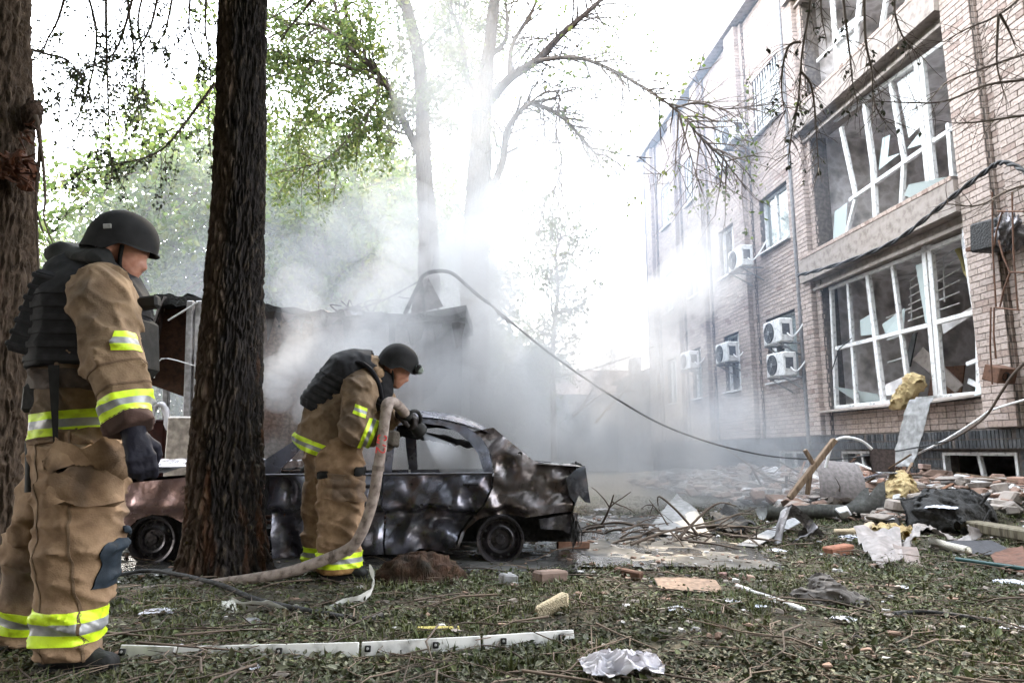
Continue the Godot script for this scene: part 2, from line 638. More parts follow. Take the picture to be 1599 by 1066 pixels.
func build_building():
	BT = Transform3D(Basis(Vector3(-0.10192, 0, -0.99479), Vector3.UP, Vector3(0.99479, 0, -0.10192)), Vector3(7.25, 0, -9.6))
	B = thing("brick_building", "long pale brick office building with blown-out windows", "building")
	B.transform = BT
	var wall := MB.new()
	var conc := MB.new()
	var tiles := MB.new()
	var S1 := 17.3
	# openings of the far wing
	var cols := [Vector2(6.1, 7.55), Vector2(8.93, 10.2), Vector2(11.6, 12.8), Vector2(14.3, 15.3)]
	var rows := [Vector2(2.55, 4.16), Vector2(5.9, 7.33), Vector2(9.1, 10.75)]
	var holes := []
	for c in cols:
		for r in rows:
			holes.append(Rect2(c.x, r.x, c.y - c.x, r.y - r.x))
	for r in wall_rects(5.3, S1, 1.2, 12.75, holes):
		slab(wall, r.position.x, r.end.x, r.position.y, r.end.y, 0.014, 0.32)
	lay(5.35, S1, 1.21, 12.7, 0.0, holes)
	# pilasters, stepped twice
	for p in [[8.05, 8.72], [10.98, 11.47], [13.3, 13.75], [15.95, 16.4], [5.0, 5.42]]:
		slab(wall, p[0], p[1], 1.2, 12.75, -0.2, 0.014)
		lay(p[0], p[1], 1.21, 12.7, -0.214, [])
		return_bricks(p[0] - 0.016, 1.21, 12.7, -0.2, 0.0)
		slab(wall, p[0] - 0.16, p[0] - 0.02, 1.2, 12.75, -0.07, 0.014)
		lay(p[0] - 0.16, p[0] - 0.02, 1.21, 12.7, -0.084, [], 0.14)
	# near bay: the two piers, brick under the window, spandrels
	for p in [[4.82, 4.985, -0.1], [-0.02, 0.56, -0.22], [-0.3, -0.03, -0.1], [-0.95, -0.31, -0.24], [-4.0, -0.96, -0.05]]:
		slab(wall, p[0], p[1], 1.2, 12.75, p[2] + 0.014, 0.3)
		lay(p[0], p[1], 1.21, 12.7, p[2], [], 0.25 if p[1] - p[0] > 0.4 else 0.17)
		if p[0] > -1 and p[0] < 1:
			return_bricks(p[0] - 0.016, 1.21, 12.7, p[2] + 0.07, p[2] + (0.12 if p[0] > -0.2 else 0.19))
	slab(wall, 0.56, 4.82, 1.2, 1.74, 0.0, 0.32)
	lay(0.57, 4.81, 1.21, 1.66, -0.014, [], 0.19, 0.088, true, Color(0.38, 0.31, 0.275))
	for y in [4.32, 7.75, 11.1]:
		var top := 5.08 if y < 5 else (8.5 if y < 8 else 12.75)
		slab(conc, 0.565, 4.815, y + 0.06, top, -0.06, 0.3)
		slab(conc, 0.565, 5.05, y, y + 0.06, -0.16, -0.062)
		slab(conc, 0.565, 5.25, y + 0.22, top - 0.02, -0.3, -0.0635)
		if top < 12:
			lay(0.6, 5.2, top - 0.015, top + 0.09, -0.31, [], 0.12, 0.075, true, Color(0.4, 0.32, 0.28))
			slab(wall, 0.58, 5.2, top - 0.02, top + 0.045, -0.29, 0.1)
	slab(conc, -4.0, S1 + 0.1, 12.75, 13.05, -0.3, 0.4)
	slab(conc, -4.0, S1, 12.4, 12.6, 0.4, 9.0)
	# plinth: an overhanging band of small upright dark tiles, a recessed basement wall below
	var bh := [Rect2(6.15, 0.45, 1.3, 0.42), Rect2(3.5, 0.42, 1.3, 0.45), Rect2(0.4, 0.4, 1.5, 0.45)]
	slab(wall, -4.0, S1, 0.9, 1.195, -0.05, 0.33)
	for r in wall_rects(-4.0, S1, -0.1, 0.9, bh):
		slab(wall, r.position.x, r.end.x, r.position.y, r.end.y, 0.12, 0.4)
	var places := []
	var tints := []
	for row in [[0.912, 0.13, -0.062], [1.055, 0.13, -0.062], [0.75, 0.13, 0.108], [0.6, 0.13, 0.108], [0.45, 0.13, 0.108], [0.3, 0.13, 0.108], [0.15, 0.13, 0.108]]:
		var s := -1.2
		while s < S1:
			var c := Vector2(s + 0.033, row[0] + 0.06)
			if rng.randf() > 0.05 and not (row[2] > 0 and bh.any(func(h): return h.grow(0.03).has_point(c))):
				places.append(Transform3D(Basis(Vector3(0.06, 0, 0), Vector3(0, row[1] - 0.006, 0), Vector3(0, 0, 0.03)), Vector3(c.x, c.y, row[2] + 0.015)))
				var v := rnd(0.55, 1.3)
				tints.append(Color(0.095 * v, 0.1 * v, 0.108 * v))
			s += 0.074
	var unit := MB.new()
	unit.bbox(Transform3D.IDENTITY, Vector3.ONE, 0.04)
	many("plinth_tile", unit.mesh(), M.tile, places, tints, B)
	var w := part("wall", wall, M.mortar, B)
	part("spandrel", conc, M.concrete, B)
	# bricks: the 300 that show largest are parts of their own
	bricks.sort_custom(func(a, b): return a[0] < b[0])
	var kinds := []
	for k in 6:
		var mb := MB.new()
		var v := 0.84 + 0.055 * k
		mb.col = Color(0.42 * v, 0.35 * v, 0.315 * v) if k < 5 else Color(0.31, 0.24, 0.21)
		mb.bbox(Transform3D.IDENTITY, Vector3.ONE, 0.03)
		kinds.append(mb.mesh())
	var pl := []
	var tn := []
	var single_bricks := 0
	for b in bricks:
		var uv := BT * b[1].origin as Vector3
		var seen := absf(uv.x / -uv.z) < 0.8 and uv.y < 0.9 - uv.z * 0.74
		if seen and single_bricks < 300:
			single_bricks += 1
			var o := part("brick", kinds[rng.randi() % 6], M.brick, w)
			o.transform = b[1]
		else:
			pl.append(b[1])
			tn.append(b[2])
	many("brickwork", unit.mesh(), M.brick, pl, tn, w)
	# rooms behind the openings
	var room := MB.new()
	slab(room, 0.0, 8.0, 0.0, 12.4, 4.2, 4.3)
	slab(room, 8.0, S1, 0.0, 12.4, 2.6, 2.7)
	slab(room, 5.02, 5.1, 0.0, 12.4, 0.33, 4.2)
	slab(room, 0.3, 0.42, 0.0, 12.4, 0.33, 4.2)
	for y in [1.3, 4.6, 7.95, 11.2]:
		slab(room, 0.42, 5.02, y, y + 0.22, 0.33, 4.2)
		slab(room, 5.1, S1, y, y + 0.22, 0.33, 2.6)
	part("interior", room, M.plaster, B)
	var endw := MB.new()
	slab(endw, S1, S1 + 0.2, 0.0, 12.75, 0.0, 9.0)
	slab(endw, -4.0, S1, 0.0, 12.4, 8.8, 9.0)
	slab(endw, -4.2, -4.0, 0.0, 12.75, 0.0, 9.0)
	part("end_wall", endw, M.mortar, B)
	# far windows
	for ci in cols.size():
		for ri in rows.size():
			var c: Vector2 = cols[ci]
			var r: Vector2 = rows[ri]
			var fr := MB.new()
			var d := 0.13
			slab(fr, c.x, c.x + 0.06, r.x, r.y, d, d + 0.07)
			slab(fr, c.y - 0.06, c.y, r.x, r.y, d, d + 0.07)
			slab(fr, c.x + 0.06, c.y - 0.06, r.x, r.x + 0.06, d, d + 0.07)
			slab(fr, c.x + 0.06, c.y - 0.06, r.y - 0.06, r.y, d, d + 0.07)
			var m := c.x + (c.y - c.x) * (0.55 if ci % 2 == 0 else 0.45)
			slab(fr, m - 0.045, m + 0.045, r.x + 0.06, r.y - 0.06, d - 0.003, d + 0.073)
			var win := part("window", fr, M.frame_white, B)
			if ri == 2:
				for k in int((c.y - c.x) / 0.14):
					bframe("window_bar", [Vector2(c.x + 0.1 + k * 0.14, r.x), Vector2(c.x + 0.1 + k * 0.14, r.y)], 0.025, 0.025, 0.03, win)
			for q in [[c.x + 0.06, m - 0.045], [m + 0.045, c.y - 0.06]]:
				if rng.randf() < 0.6:
					var pane := MB.new()
					slab(pane, q[0], q[1], r.x + 0.06, r.y - 0.06, d + 0.03, d + 0.036)
					part("pane", pane, M.glass, win)
				elif rng.randf() < 0.6:  # a sash knocked loose
					bframe("loose_sash", [Vector2(q[0] + 0.05, r.x + 0.05), Vector2(q[0] + 0.25, r.y - 0.1)], 0.06, 0.05, -0.02, win)
			var sl := MB.new()
			slab(sl, c.x - 0.04, c.y + 0.04, r.x - 0.035, r.x, -0.1, d)
			part("sill", sl, M.frame_white, win)
	# basement windows
	for h in bh:
		var fr := MB.new()
		slab(fr, h.position.x, h.end.x, h.end.y - 0.05, h.end.y, 0.1, 0.2)
		slab(fr, h.position.x, h.end.x, h.position.y, h.position.y + 0.05, 0.1, 0.2)
		slab(fr, h.position.x, h.position.x + 0.05, h.position.y + 0.05, h.end.y - 0.05, 0.1, 0.2)
		slab(fr, h.end.x - 0.05, h.end.x, h.position.y + 0.05, h.end.y - 0.05, 0.1, 0.2)
		var win := part("basement_window", fr, M.frame_white, B)
		var mx = h.get_center().x
		bframe("mullion", [Vector2(mx - 0.06, h.position.y), Vector2(mx + 0.02, h.end.y)], 0.06, 0.06, 0.15, win)
	big_windows()
	fittings()


func big_windows():
	var top := [Vector2(4.687, 4.301), Vector2(0.599, 4.259)]
	# lower window
	var w := part("window_frame", rail([top, [Vector2(4.828, 1.778), Vector2(0.531, 1.743)], [Vector2(4.641, 4.276), Vector2(4.777, 1.802)]], 0.07), M.frame_white, B)
	for p in [[Vector2(4.029, 4.291), Vector2(4.076, 1.807)], [Vector2(2.628, 4.292), Vector2(2.517, 2.132)], [Vector2(0.889, 4.28), Vector2(0.811, 2.932)], [Vector2(0.779, 2.885), Vector2(0.911, 1.766)]]:
		bframe("mullion", p, 0.075, 0.07, 0.06, w)
	for p in [[Vector2(3.365, 4.279), Vector2(3.232, 1.773)], [Vector2(1.767, 4.336), Vector2(1.818, 1.736)], [Vector2(1.628, 4.316), Vector2(1.697, 1.748)]]:
		bframe("mullion", p, 0.1, 0.08, 0.055, w)
	bframe("transom", [Vector2(4.594, 2.997), Vector2(1.797, 2.984)], 0.075, 0.075, 0.05, w)
	bframe("transom", [Vector2(1.613, 2.993), Vector2(0.511, 3.001)], 0.075, 0.075, 0.04, w)
	bframe("hanging_bar", [Vector2(1.379, 2.263), Vector2(0.569, 2.412)], 0.07, 0.05, 0.3, w)
	bframe("bent_trim", [Vector2(4.611, 2.512), Vector2(4.278, 2.936), Vector2(3.818, 3.086)], 0.022, 0.02, -0.1, w, M.cable)
	shard("glass_shard", [Vector2(4.722, 2.214), Vector2(3.479, 1.949), Vector2(3.497, 1.816), Vector2(4.163, 1.8)], 0.12, w, M.shattered, 0.008, -0.5)
	shard("glass_shard", [Vector2(3.222, 3.26), Vector2(2.598, 3.452), Vector2(2.584, 3.035), Vector2(3.132, 3.071)], 0.15, w, M.shattered, 0.008, 0.2)
	shard("glass_shard", [Vector2(2.093, 4.107), Vector2(1.847, 4.108), Vector2(1.802, 3.062), Vector2(1.977, 3.051)], 0.1, w, M.shattered, 0.02)
	shard("glass_shard", [Vector2(3.812, 3.448), Vector2(3.469, 3.509), Vector2(3.483, 3.106), Vector2(3.811, 3.137)], 0.1, w, M.shattered)
	shard("glass_shard", [Vector2(0.882, 1.882), Vector2(0.601, 1.931), Vector2(0.53, 1.752), Vector2(0.856, 1.702)], -0.05, w, M.shattered, 0.008, 0.4)
	var panel = shard("foam_edged_panel", [Vector2(1.501, 4.233), Vector2(1.065, 4.208), Vector2(0.585, 2.045), Vector2(0.947, 1.968)], 0.5, B, M.wood, 0.04)
	var foam := MB.new()
	foam.col = Color(0.55, 0.47, 0.22)
	for p in [[Vector2(1.501, 4.233), Vector2(1.383, 3.791), Vector2(1.14, 3.27), Vector2(1.086, 2.872), Vector2(0.947, 1.968)], [Vector2(1.065, 4.208), Vector2(0.914, 3.614), Vector2(0.778, 3.169), Vector2(0.585, 2.045)], [Vector2(1.09, 3.238), Vector2(0.874, 3.231)], [Vector2(0.992, 2.113), Vector2(0.614, 2.097)]]:
		var q := []
		var rr := []
		for k in spline(p, 5):
			q.append(fl(k, 0.45) + Vector3(rnd(-0.012, 0.012), rnd(-0.012, 0.012), 0))
			rr.append(rnd(0.028, 0.05))
		foam.tube(q, rr, 7)
	part("foam", foam, M.insulation, panel)
	var grid_ := MB.new()
	for k in 7:
		var a := fl(Vector2(3.232, 3.337).lerp(Vector2(3.051, 4.234), k / 6.0), 0.7)
		grid_.bar(a, a + Vector3(-1.1, 0.12 + 0.05 * k, 0.2), 0.022, 0.022, Vector3.BACK)
	for k in 3:
		var a := fl(Vector2(3.099, 3.311).lerp(Vector2(2.212, 3.486), k / 2.0), 0.68)
		grid_.bar(a, a + Vector3(0.05, 0.85, 0.1), 0.022, 0.022, Vector3.BACK)
	for k in 4:
		var a := fl(Vector2(3.994, 3.549).lerp(Vector2(4.11, 2.195), k / 3.0), 0.8)
		grid_.bar(a, a + Vector3(-0.75, 0.05, 0), 0.03, 0.03, Vector3.BACK)
	part("ceiling_grid", grid_, M.frame_white, B)
	for p in [[[Vector2(2.603, 3.157), Vector2(1.742, 3.382), Vector2(1.73, 3.247), Vector2(2.557, 2.972)], 0.9, M.plaster], [[Vector2(3.435, 2.129), Vector2(2.651, 2.285), Vector2(2.702, 1.919), Vector2(3.406, 1.907)], 0.25, M.plaster], [[Vector2(1.919, 1.551), Vector2(1.317, 4.265), Vector2(0.472, 3.101), Vector2(0.701, 1.478)], 2.2, M.plaster], [[Vector2(3.831, 2.677), Vector2(3.552, 2.891), Vector2(2.412, 2.03), Vector2(2.599, 1.91)], 1.1, M.concrete], [[Vector2(1.552, 2.052), Vector2(0.975, 1.771), Vector2(1.007, 1.724), Vector2(1.578, 1.97)], 0.4, M.frame_white], [[Vector2(3.977, 2.541), Vector2(3.098, 2.481), Vector2(3.154, 1.791), Vector2(4.03, 1.829)], 1.6, M.rust], [[Vector2(1.405, 3.633), Vector2(0.982, 3.611), Vector2(1.039, 2.915), Vector2(1.447, 2.908)], 2.5, M.wood], [[Vector2(2.736, 2.706), Vector2(1.988, 2.739), Vector2(2.059, 1.996), Vector2(2.806, 1.928)], 2.6, M.char], [[Vector2(2.802, 3.014), Vector2(2.693, 3.019), Vector2(2.814, 2.398), Vector2(2.998, 2.385)], 0.4, M.cable]]:
		shard("fallen_board", p[0], p[1], B, p[2], 0.03, 0.2)
	# upper window
	var u := part("window_frame", rail([[Vector2(4.047, 7.833), Vector2(0.43, 7.553)], [Vector2(4.484, 5.277), Vector2(0.466, 5.2)]], 0.08), M.frame_white, B)
	for p in [[Vector2(3.823, 7.547), Vector2(3.524, 5.913)], [Vector2(3.551, 5.869), Vector2(4, 5.181)], [Vector2(2.204, 7.66), Vector2(2.045, 6.072), Vector2(2.257, 5.159)], [Vector2(0.746, 7.624), Vector2(0.487, 6.085)], [Vector2(0.932, 6.19), Vector2(0.967, 5.217)]]:
		bframe("mullion", p, 0.08, 0.07, 0.05, u)
	for p in [[Vector2(2.994, 7.635), Vector2(2.906, 6.325), Vector2(2.972, 5.109)], [Vector2(1.489, 7.639), Vector2(1.492, 5.409)], [Vector2(1.363, 7.611), Vector2(1.369, 5.404)]]:
		bframe("mullion", p, 0.1, 0.08, 0.045, u)
	bframe("transom", [Vector2(3.698, 5.925), Vector2(1.437, 6.034)], 0.075, 0.07, 0.04, u)
	bframe("transom", [Vector2(1.277, 6.063), Vector2(0.424, 6.063)], 0.075, 0.07, 0.05, u)
	shard("glass_shard", [Vector2(2.036, 5.378), Vector2(1.85, 5.508), Vector2(1.053, 5.318), Vector2(0.985, 5.191), Vector2(1.808, 5.208)], -0.02, u, M.shattered, 0.01, -0.3)
	shard("glass_shard", [Vector2(0.824, 5.234), Vector2(0.659, 5.433), Vector2(0.47, 5.455), Vector2(0.502, 5.226)], -0.02, u, M.shattered)
	shard("glass_shard", [Vector2(2.787, 6.183), Vector2(2.576, 6.733), Vector2(2.39, 6.708), Vector2(2.5, 6.314), Vector2(2.145, 6.24)], 0.06, u, M.shattered)
	shard("glass_shard", [Vector2(1.97, 6.234), Vector2(1.476, 6.441), Vector2(1.428, 6.1)], 0.06, u, M.shattered)
	shard("glass_shard", [Vector2(2.085, 7.592), Vector2(1.511, 7.603), Vector2(1.407, 6.939), Vector2(1.705, 6.92), Vector2(1.529, 6.527), Vector2(1.943, 6.43)], 0.09, u, M.glass)
	shard("glass_shard", [Vector2(4.304, 5.898), Vector2(3.833, 5.921), Vector2(4.019, 5.214), Vector2(4.464, 5.242)], 0.05, u, M.shattered)
	shard("stair_flight", [Vector2(1.457, 5.212), Vector2(1.28, 5.823), Vector2(0.24, 6.998), Vector2(0.331, 6.348)], 1.2, B, M.plaster, 0.25)
	for k in 3:
		bframe("fallen_lath", [Vector2(0.938, 5.424).lerp(Vector2(0.879, 5.641), k / 2.0), Vector2(0.507, 5.472).lerp(Vector2(0.457, 5.823), k / 2.0)], 0.02, 0.02, 0.4, B)
	# the window above, only its lower part is in the picture
	var t := part("window_frame", rail([[Vector2(3.945, 8.6), Vector2(0.991, 8.572)], [Vector2(5.069, 12.404), Vector2(1.16, 11.129)]], 0.08), M.frame_white, B)
	for p in [[Vector2(3.771, 10.465), Vector2(3.797, 8.632)], [Vector2(4.004, 11.569), Vector2(3.749, 10.449)], [Vector2(2.668, 10.521), Vector2(3.209, 8.742)], [Vector2(1.863, 9.89), Vector2(2.394, 8.642)], [Vector2(1.365, 9.883), Vector2(1.606, 8.636)], [Vector2(1.274, 9.808), Vector2(1.502, 8.64)]]:
		bframe("mullion", p, 0.09, 0.07, 0.05, t)
	bframe("transom", [Vector2(4.465, 9.466), Vector2(2.82, 9.391)], 0.075, 0.07, 0.045, t)
	shard("glass_shard", [Vector2(3.79, 8.686), Vector2(3.226, 8.781), Vector2(2.943, 9.588), Vector2(3.796, 9.727)], 0.09, t, M.glass)
	# sills
	var sl := MB.new()
	sl.hexa([Vector3(0.56, 1.70, -0.06), Vector3(4.95, 1.70, -0.06), Vector3(4.95, 1.66, -0.3), Vector3(1.4, 1.64, -0.3), Vector3(0.56, 1.75, 0.06), Vector3(4.95, 1.75, 0.06), Vector3(4.95, 1.69, -0.3), Vector3(1.4, 1.67, -0.3)])
	part("sill", sl, M.concrete, B)


func rail(lines: Array, w: float) -> MB:
	var mb := MB.new()
	for p in lines:
		var a := fl(p[0], 0.06)
		var b := fl(p[1], 0.06)
		mb.bar(a, b, w, 0.09, Vector3.BACK)
	return mb


func air_unit(s: float, y: float, d: float, label: String, roll := 0.0):
	var o := thing("air_conditioner", label, "air conditioner", Vector3.ZERO, "air conditioners on the facade")
	o.transform = BT * Transform3D(Basis(Vector3.BACK, roll), Vector3(s, y, d))
	var c := MB.new()
	c.bbox(Transform3D(Basis.IDENTITY, Vector3(0, 0.28, 0)), Vector3(0.82, 0.55, 0.32), 0.025)
	part("casing", c, M.frame_white, o)
	var f := MB.new()
	f.col = Color(0.05, 0.05, 0.055)
	f.disc(Vector3(0.12, 0.28, -0.164), Vector3.FORWARD, [Vector2(0, 0.0), Vector2(0.2, 0.0), Vector2(0.215, 0.012), Vector2(0.235, 0.012), Vector2(0.24, 0)])
	var fan := part("fan", f, M.paint, o)
	var g := MB.new()
	g.col = Color(0.35, 0.36, 0.37)
	for k in 4:
		var r := 0.05 + 0.05 * k
		var ring := []
		for a in 21:
			ring.append(Vector3(0.12 + r * cos(TAU * a / 20), 0.28 + r * sin(TAU * a / 20), -0.182))
		g.tube(ring, [0.004], 4)
	for k in 6:
		var a := TAU * k / 6
		g.tube([Vector3(0.12, 0.28, -0.184), Vector3(0.12 + 0.22 * cos(a), 0.28 + 0.22 * sin(a), -0.184)], [0.005], 4)
	g.disc(Vector3(0.12, 0.28, -0.18), Vector3.FORWARD, [Vector2(0, 0.012), Vector2(0.05, 0.01), Vector2(0.055, 0)], 14)
	part("fan_guard", g, M.paint, fan)
	var v := MB.new()
	v.col = Color(0.12, 0.12, 0.13)
	v.bbox(Transform3D(Basis.IDENTITY, Vector3(-0.413, 0.3, -0.02)), Vector3(0.012, 0.25, 0.18), 0.004)
	part("valve_cover", v, M.paint, o)
	var br := MB.new()
	br.col = Color(0.3, 0.3, 0.3)
	for x in [-0.32, 0.32]:
		br.bar(Vector3(x, -0.02, -0.2), Vector3(x, -0.02, 0.45), 0.035, 0.035)
		br.bar(Vector3(x, -0.02, -0.15), Vector3(x, -0.35, 0.45), 0.03, 0.03)
	part("bracket", br, M.paint, o)
	var pp := MB.new()
	pp.tube(spline([Vector3(-0.42, 0.2, 0), Vector3(-0.55, 0.1, 0.05), Vector3(-0.6, 0.25, 0.2), Vector3(-0.62, 0.6, 0.42)], 5), [0.018], 6)
	part("pipe", pp, M.frame_white, o)


func fittings():
	air_unit(6.15, 3.32, -0.42, "white air conditioner with pale fan, upper of the two stacked beside the brick pier")
	air_unit(6.1, 2.55, -0.42, "white air conditioner with dark fan, lower of the two stacked beside the brick pier", 0.04)
	air_unit(7.62, 5.5, -0.55, "air conditioner in smoke on the second storey pilaster above the stacked pair")
	air_unit(7.65, 8.95, -0.55, "highest air conditioner, hung on a bracket under the roof in smoke")
	air_unit(9.1, 3.25, -0.4, "smoke-veiled air conditioner over the second ground-floor window")
	air_unit(11.8, 3.4, -0.45, "faint air conditioner deep in the smoke near the third window column")
	air_unit(16.9, 3.9, -0.75, "air conditioner sticking out past the far corner of the brick building")
	# downpipe
	var dp := MB.new()
	dp.col = Color(0.28, 0.27, 0.27)
	dp.tube([Vector3(5.72, 1.0, -0.08), Vector3(5.72, 12.5, -0.08)], [0.05], 10)
	part("downpipe", dp, M.paint, B)
	# burnt unit hanging on the near pier, inside a cage of rusty rods
	var o := thing("burnt_wall_unit", "charred sheet-metal unit with torn flap on the near brick pier", "wall unit")
	o.transform = BT
	var c := MB.new()
	c.bbox(Transform3D(Basis(Vector3.BACK, 0.12), fl(Vector2(-0.257, 3.875), -0.45)), Vector3(0.5, 0.42, 0.36), 0.03)
	part("charred_casing", c, M.char, o)
	shard("torn_flap", [Vector2(0.036, 3.8), Vector2(-0.111, 4.07), Vector2(-0.435, 4.146), Vector2(-0.226, 4.126)], -0.6, o, M.frame_white, 0.006, -0.2)
	shard("side_sheet", [Vector2(0.712, 4.366), Vector2(0.358, 4.388), Vector2(0.432, 3.866), Vector2(0.731, 3.852)], -0.12, o, M.burnt, 0.006)
	var sc := _paint(blob(fl(Vector2(-0.625, 3.807), -0.55), Vector3(0.16, 0.22, 0.15), 5, 0.9, 3.0), Color(0.16, 0.15, 0.15))
	part("melted_innards", sc, M.burnt, o)
	var sh := MB.new()
	slab(sh, fl(Vector2(-0.528, 3.572)).x, fl(Vector2(0.088, 3.756)).x, 3.74, 3.79, -0.62, -0.1)
	part("shelf_bracket", sh, M.rust, o)
	var cage := thing("rod_cage", "bent cage of thin rusty rods on the near brick pier", "cage")
	cage.transform = BT
	for p in [[Vector2(-0.64, 4.36), Vector2(-0.483, 2.784)], [Vector2(-0.953, 4.237), Vector2(-0.821, 2.67)], [Vector2(-0.483, 2.784), Vector2(-0.842, 2.674)], [Vector2(-0.686, 4.069), Vector2(-1.089, 3.923)], [Vector2(-0.652, 3.675), Vector2(-0.774, 3.197)], [Vector2(-0.774, 3.197), Vector2(-0.546, 2.771)], [Vector2(-0.551, 3.571), Vector2(-0.768, 4.039)], [Vector2(-0.398, 2.802), Vector2(-0.273, 1.762)], [Vector2(-0.451, 2.791), Vector2(-0.386, 2.098)], [Vector2(-0.774, 3.197), Vector2(-0.978, 3.143)]]:
		var mb := MB.new()
		mb.tube([fl(p[0], -0.75), fl(p[0].lerp(p[1], 0.5), -0.77), fl(p[1], -0.75)], [0.012], 6)
		part("rod", mb, M.rust, cage)
	var duct := thing("box_duct", "square brown duct end with a round hole sticking out of the brick pier", "duct")
	duct.transform = BT
	var db := MB.new()
	db.bbox(Transform3D(Basis(Vector3.BACK, 0.35).rotated(Vector3.UP, 0.2), fl(Vector2(-0.048, 1.931), -0.42)), Vector3(0.24, 0.22, 0.34), 0.01)
	part("duct_body", db, M.rust, duct)
	var hole := MB.new()
	hole.col = Color(0.3, 0.3, 0.3)
	hole.disc(fl(Vector2(-0.048, 1.931), -0.42) + Vector3(-0.122, -0.045, -0.02), Vector3(-0.93, -0.33, -0.1).normalized(), [Vector2(0, -0.01), Vector2(0.04, -0.01), Vector2(0.055, 0.022), Vector2(0.06, 0.0)], 16)
	part("hole_rim", hole, M.char, duct)


# ---------------------------------------------------------------- burnt kiosk and the far side of the yard
func sheet(pts: Array, thick: float, waves := 0.0, n := 10, amp := 0.02, seed_ := 3) -> MB:  # a buckled metal sheet between four corners
	var mb := MB.new()
	var a: Vector3 = pts[0]
	var nn: Vector3 = (pts[3] - a).cross(pts[1] - a).normalized()
	var nz := noise(seed_, 1.6, 3)
	for side in [1.0, -1.0]:
		var st := mb.v.size()
		var ib := mb.ix.size()
		mb.grid(n * 2, n, func(u, v):
			var p: Vector3 = pts[0].lerp(pts[1], u).lerp(pts[3].lerp(pts[2], u), v)
			return p + nn * (thick * 0.5 * side + amp * nz.get_noise_3dv(p * 2.0) + waves * sin(u * TAU * n)))
		if mb.n[st + n + 2].dot(nn) * side < 0:
			for t in range(ib, mb.ix.size(), 3):
				var x := mb.ix[t + 1]
				mb.ix[t + 1] = mb.ix[t + 2]
				mb.ix[t + 2] = x
			for i in range(st, mb.n.size()):
				mb.n[i] = -mb.n[i]
	return mb


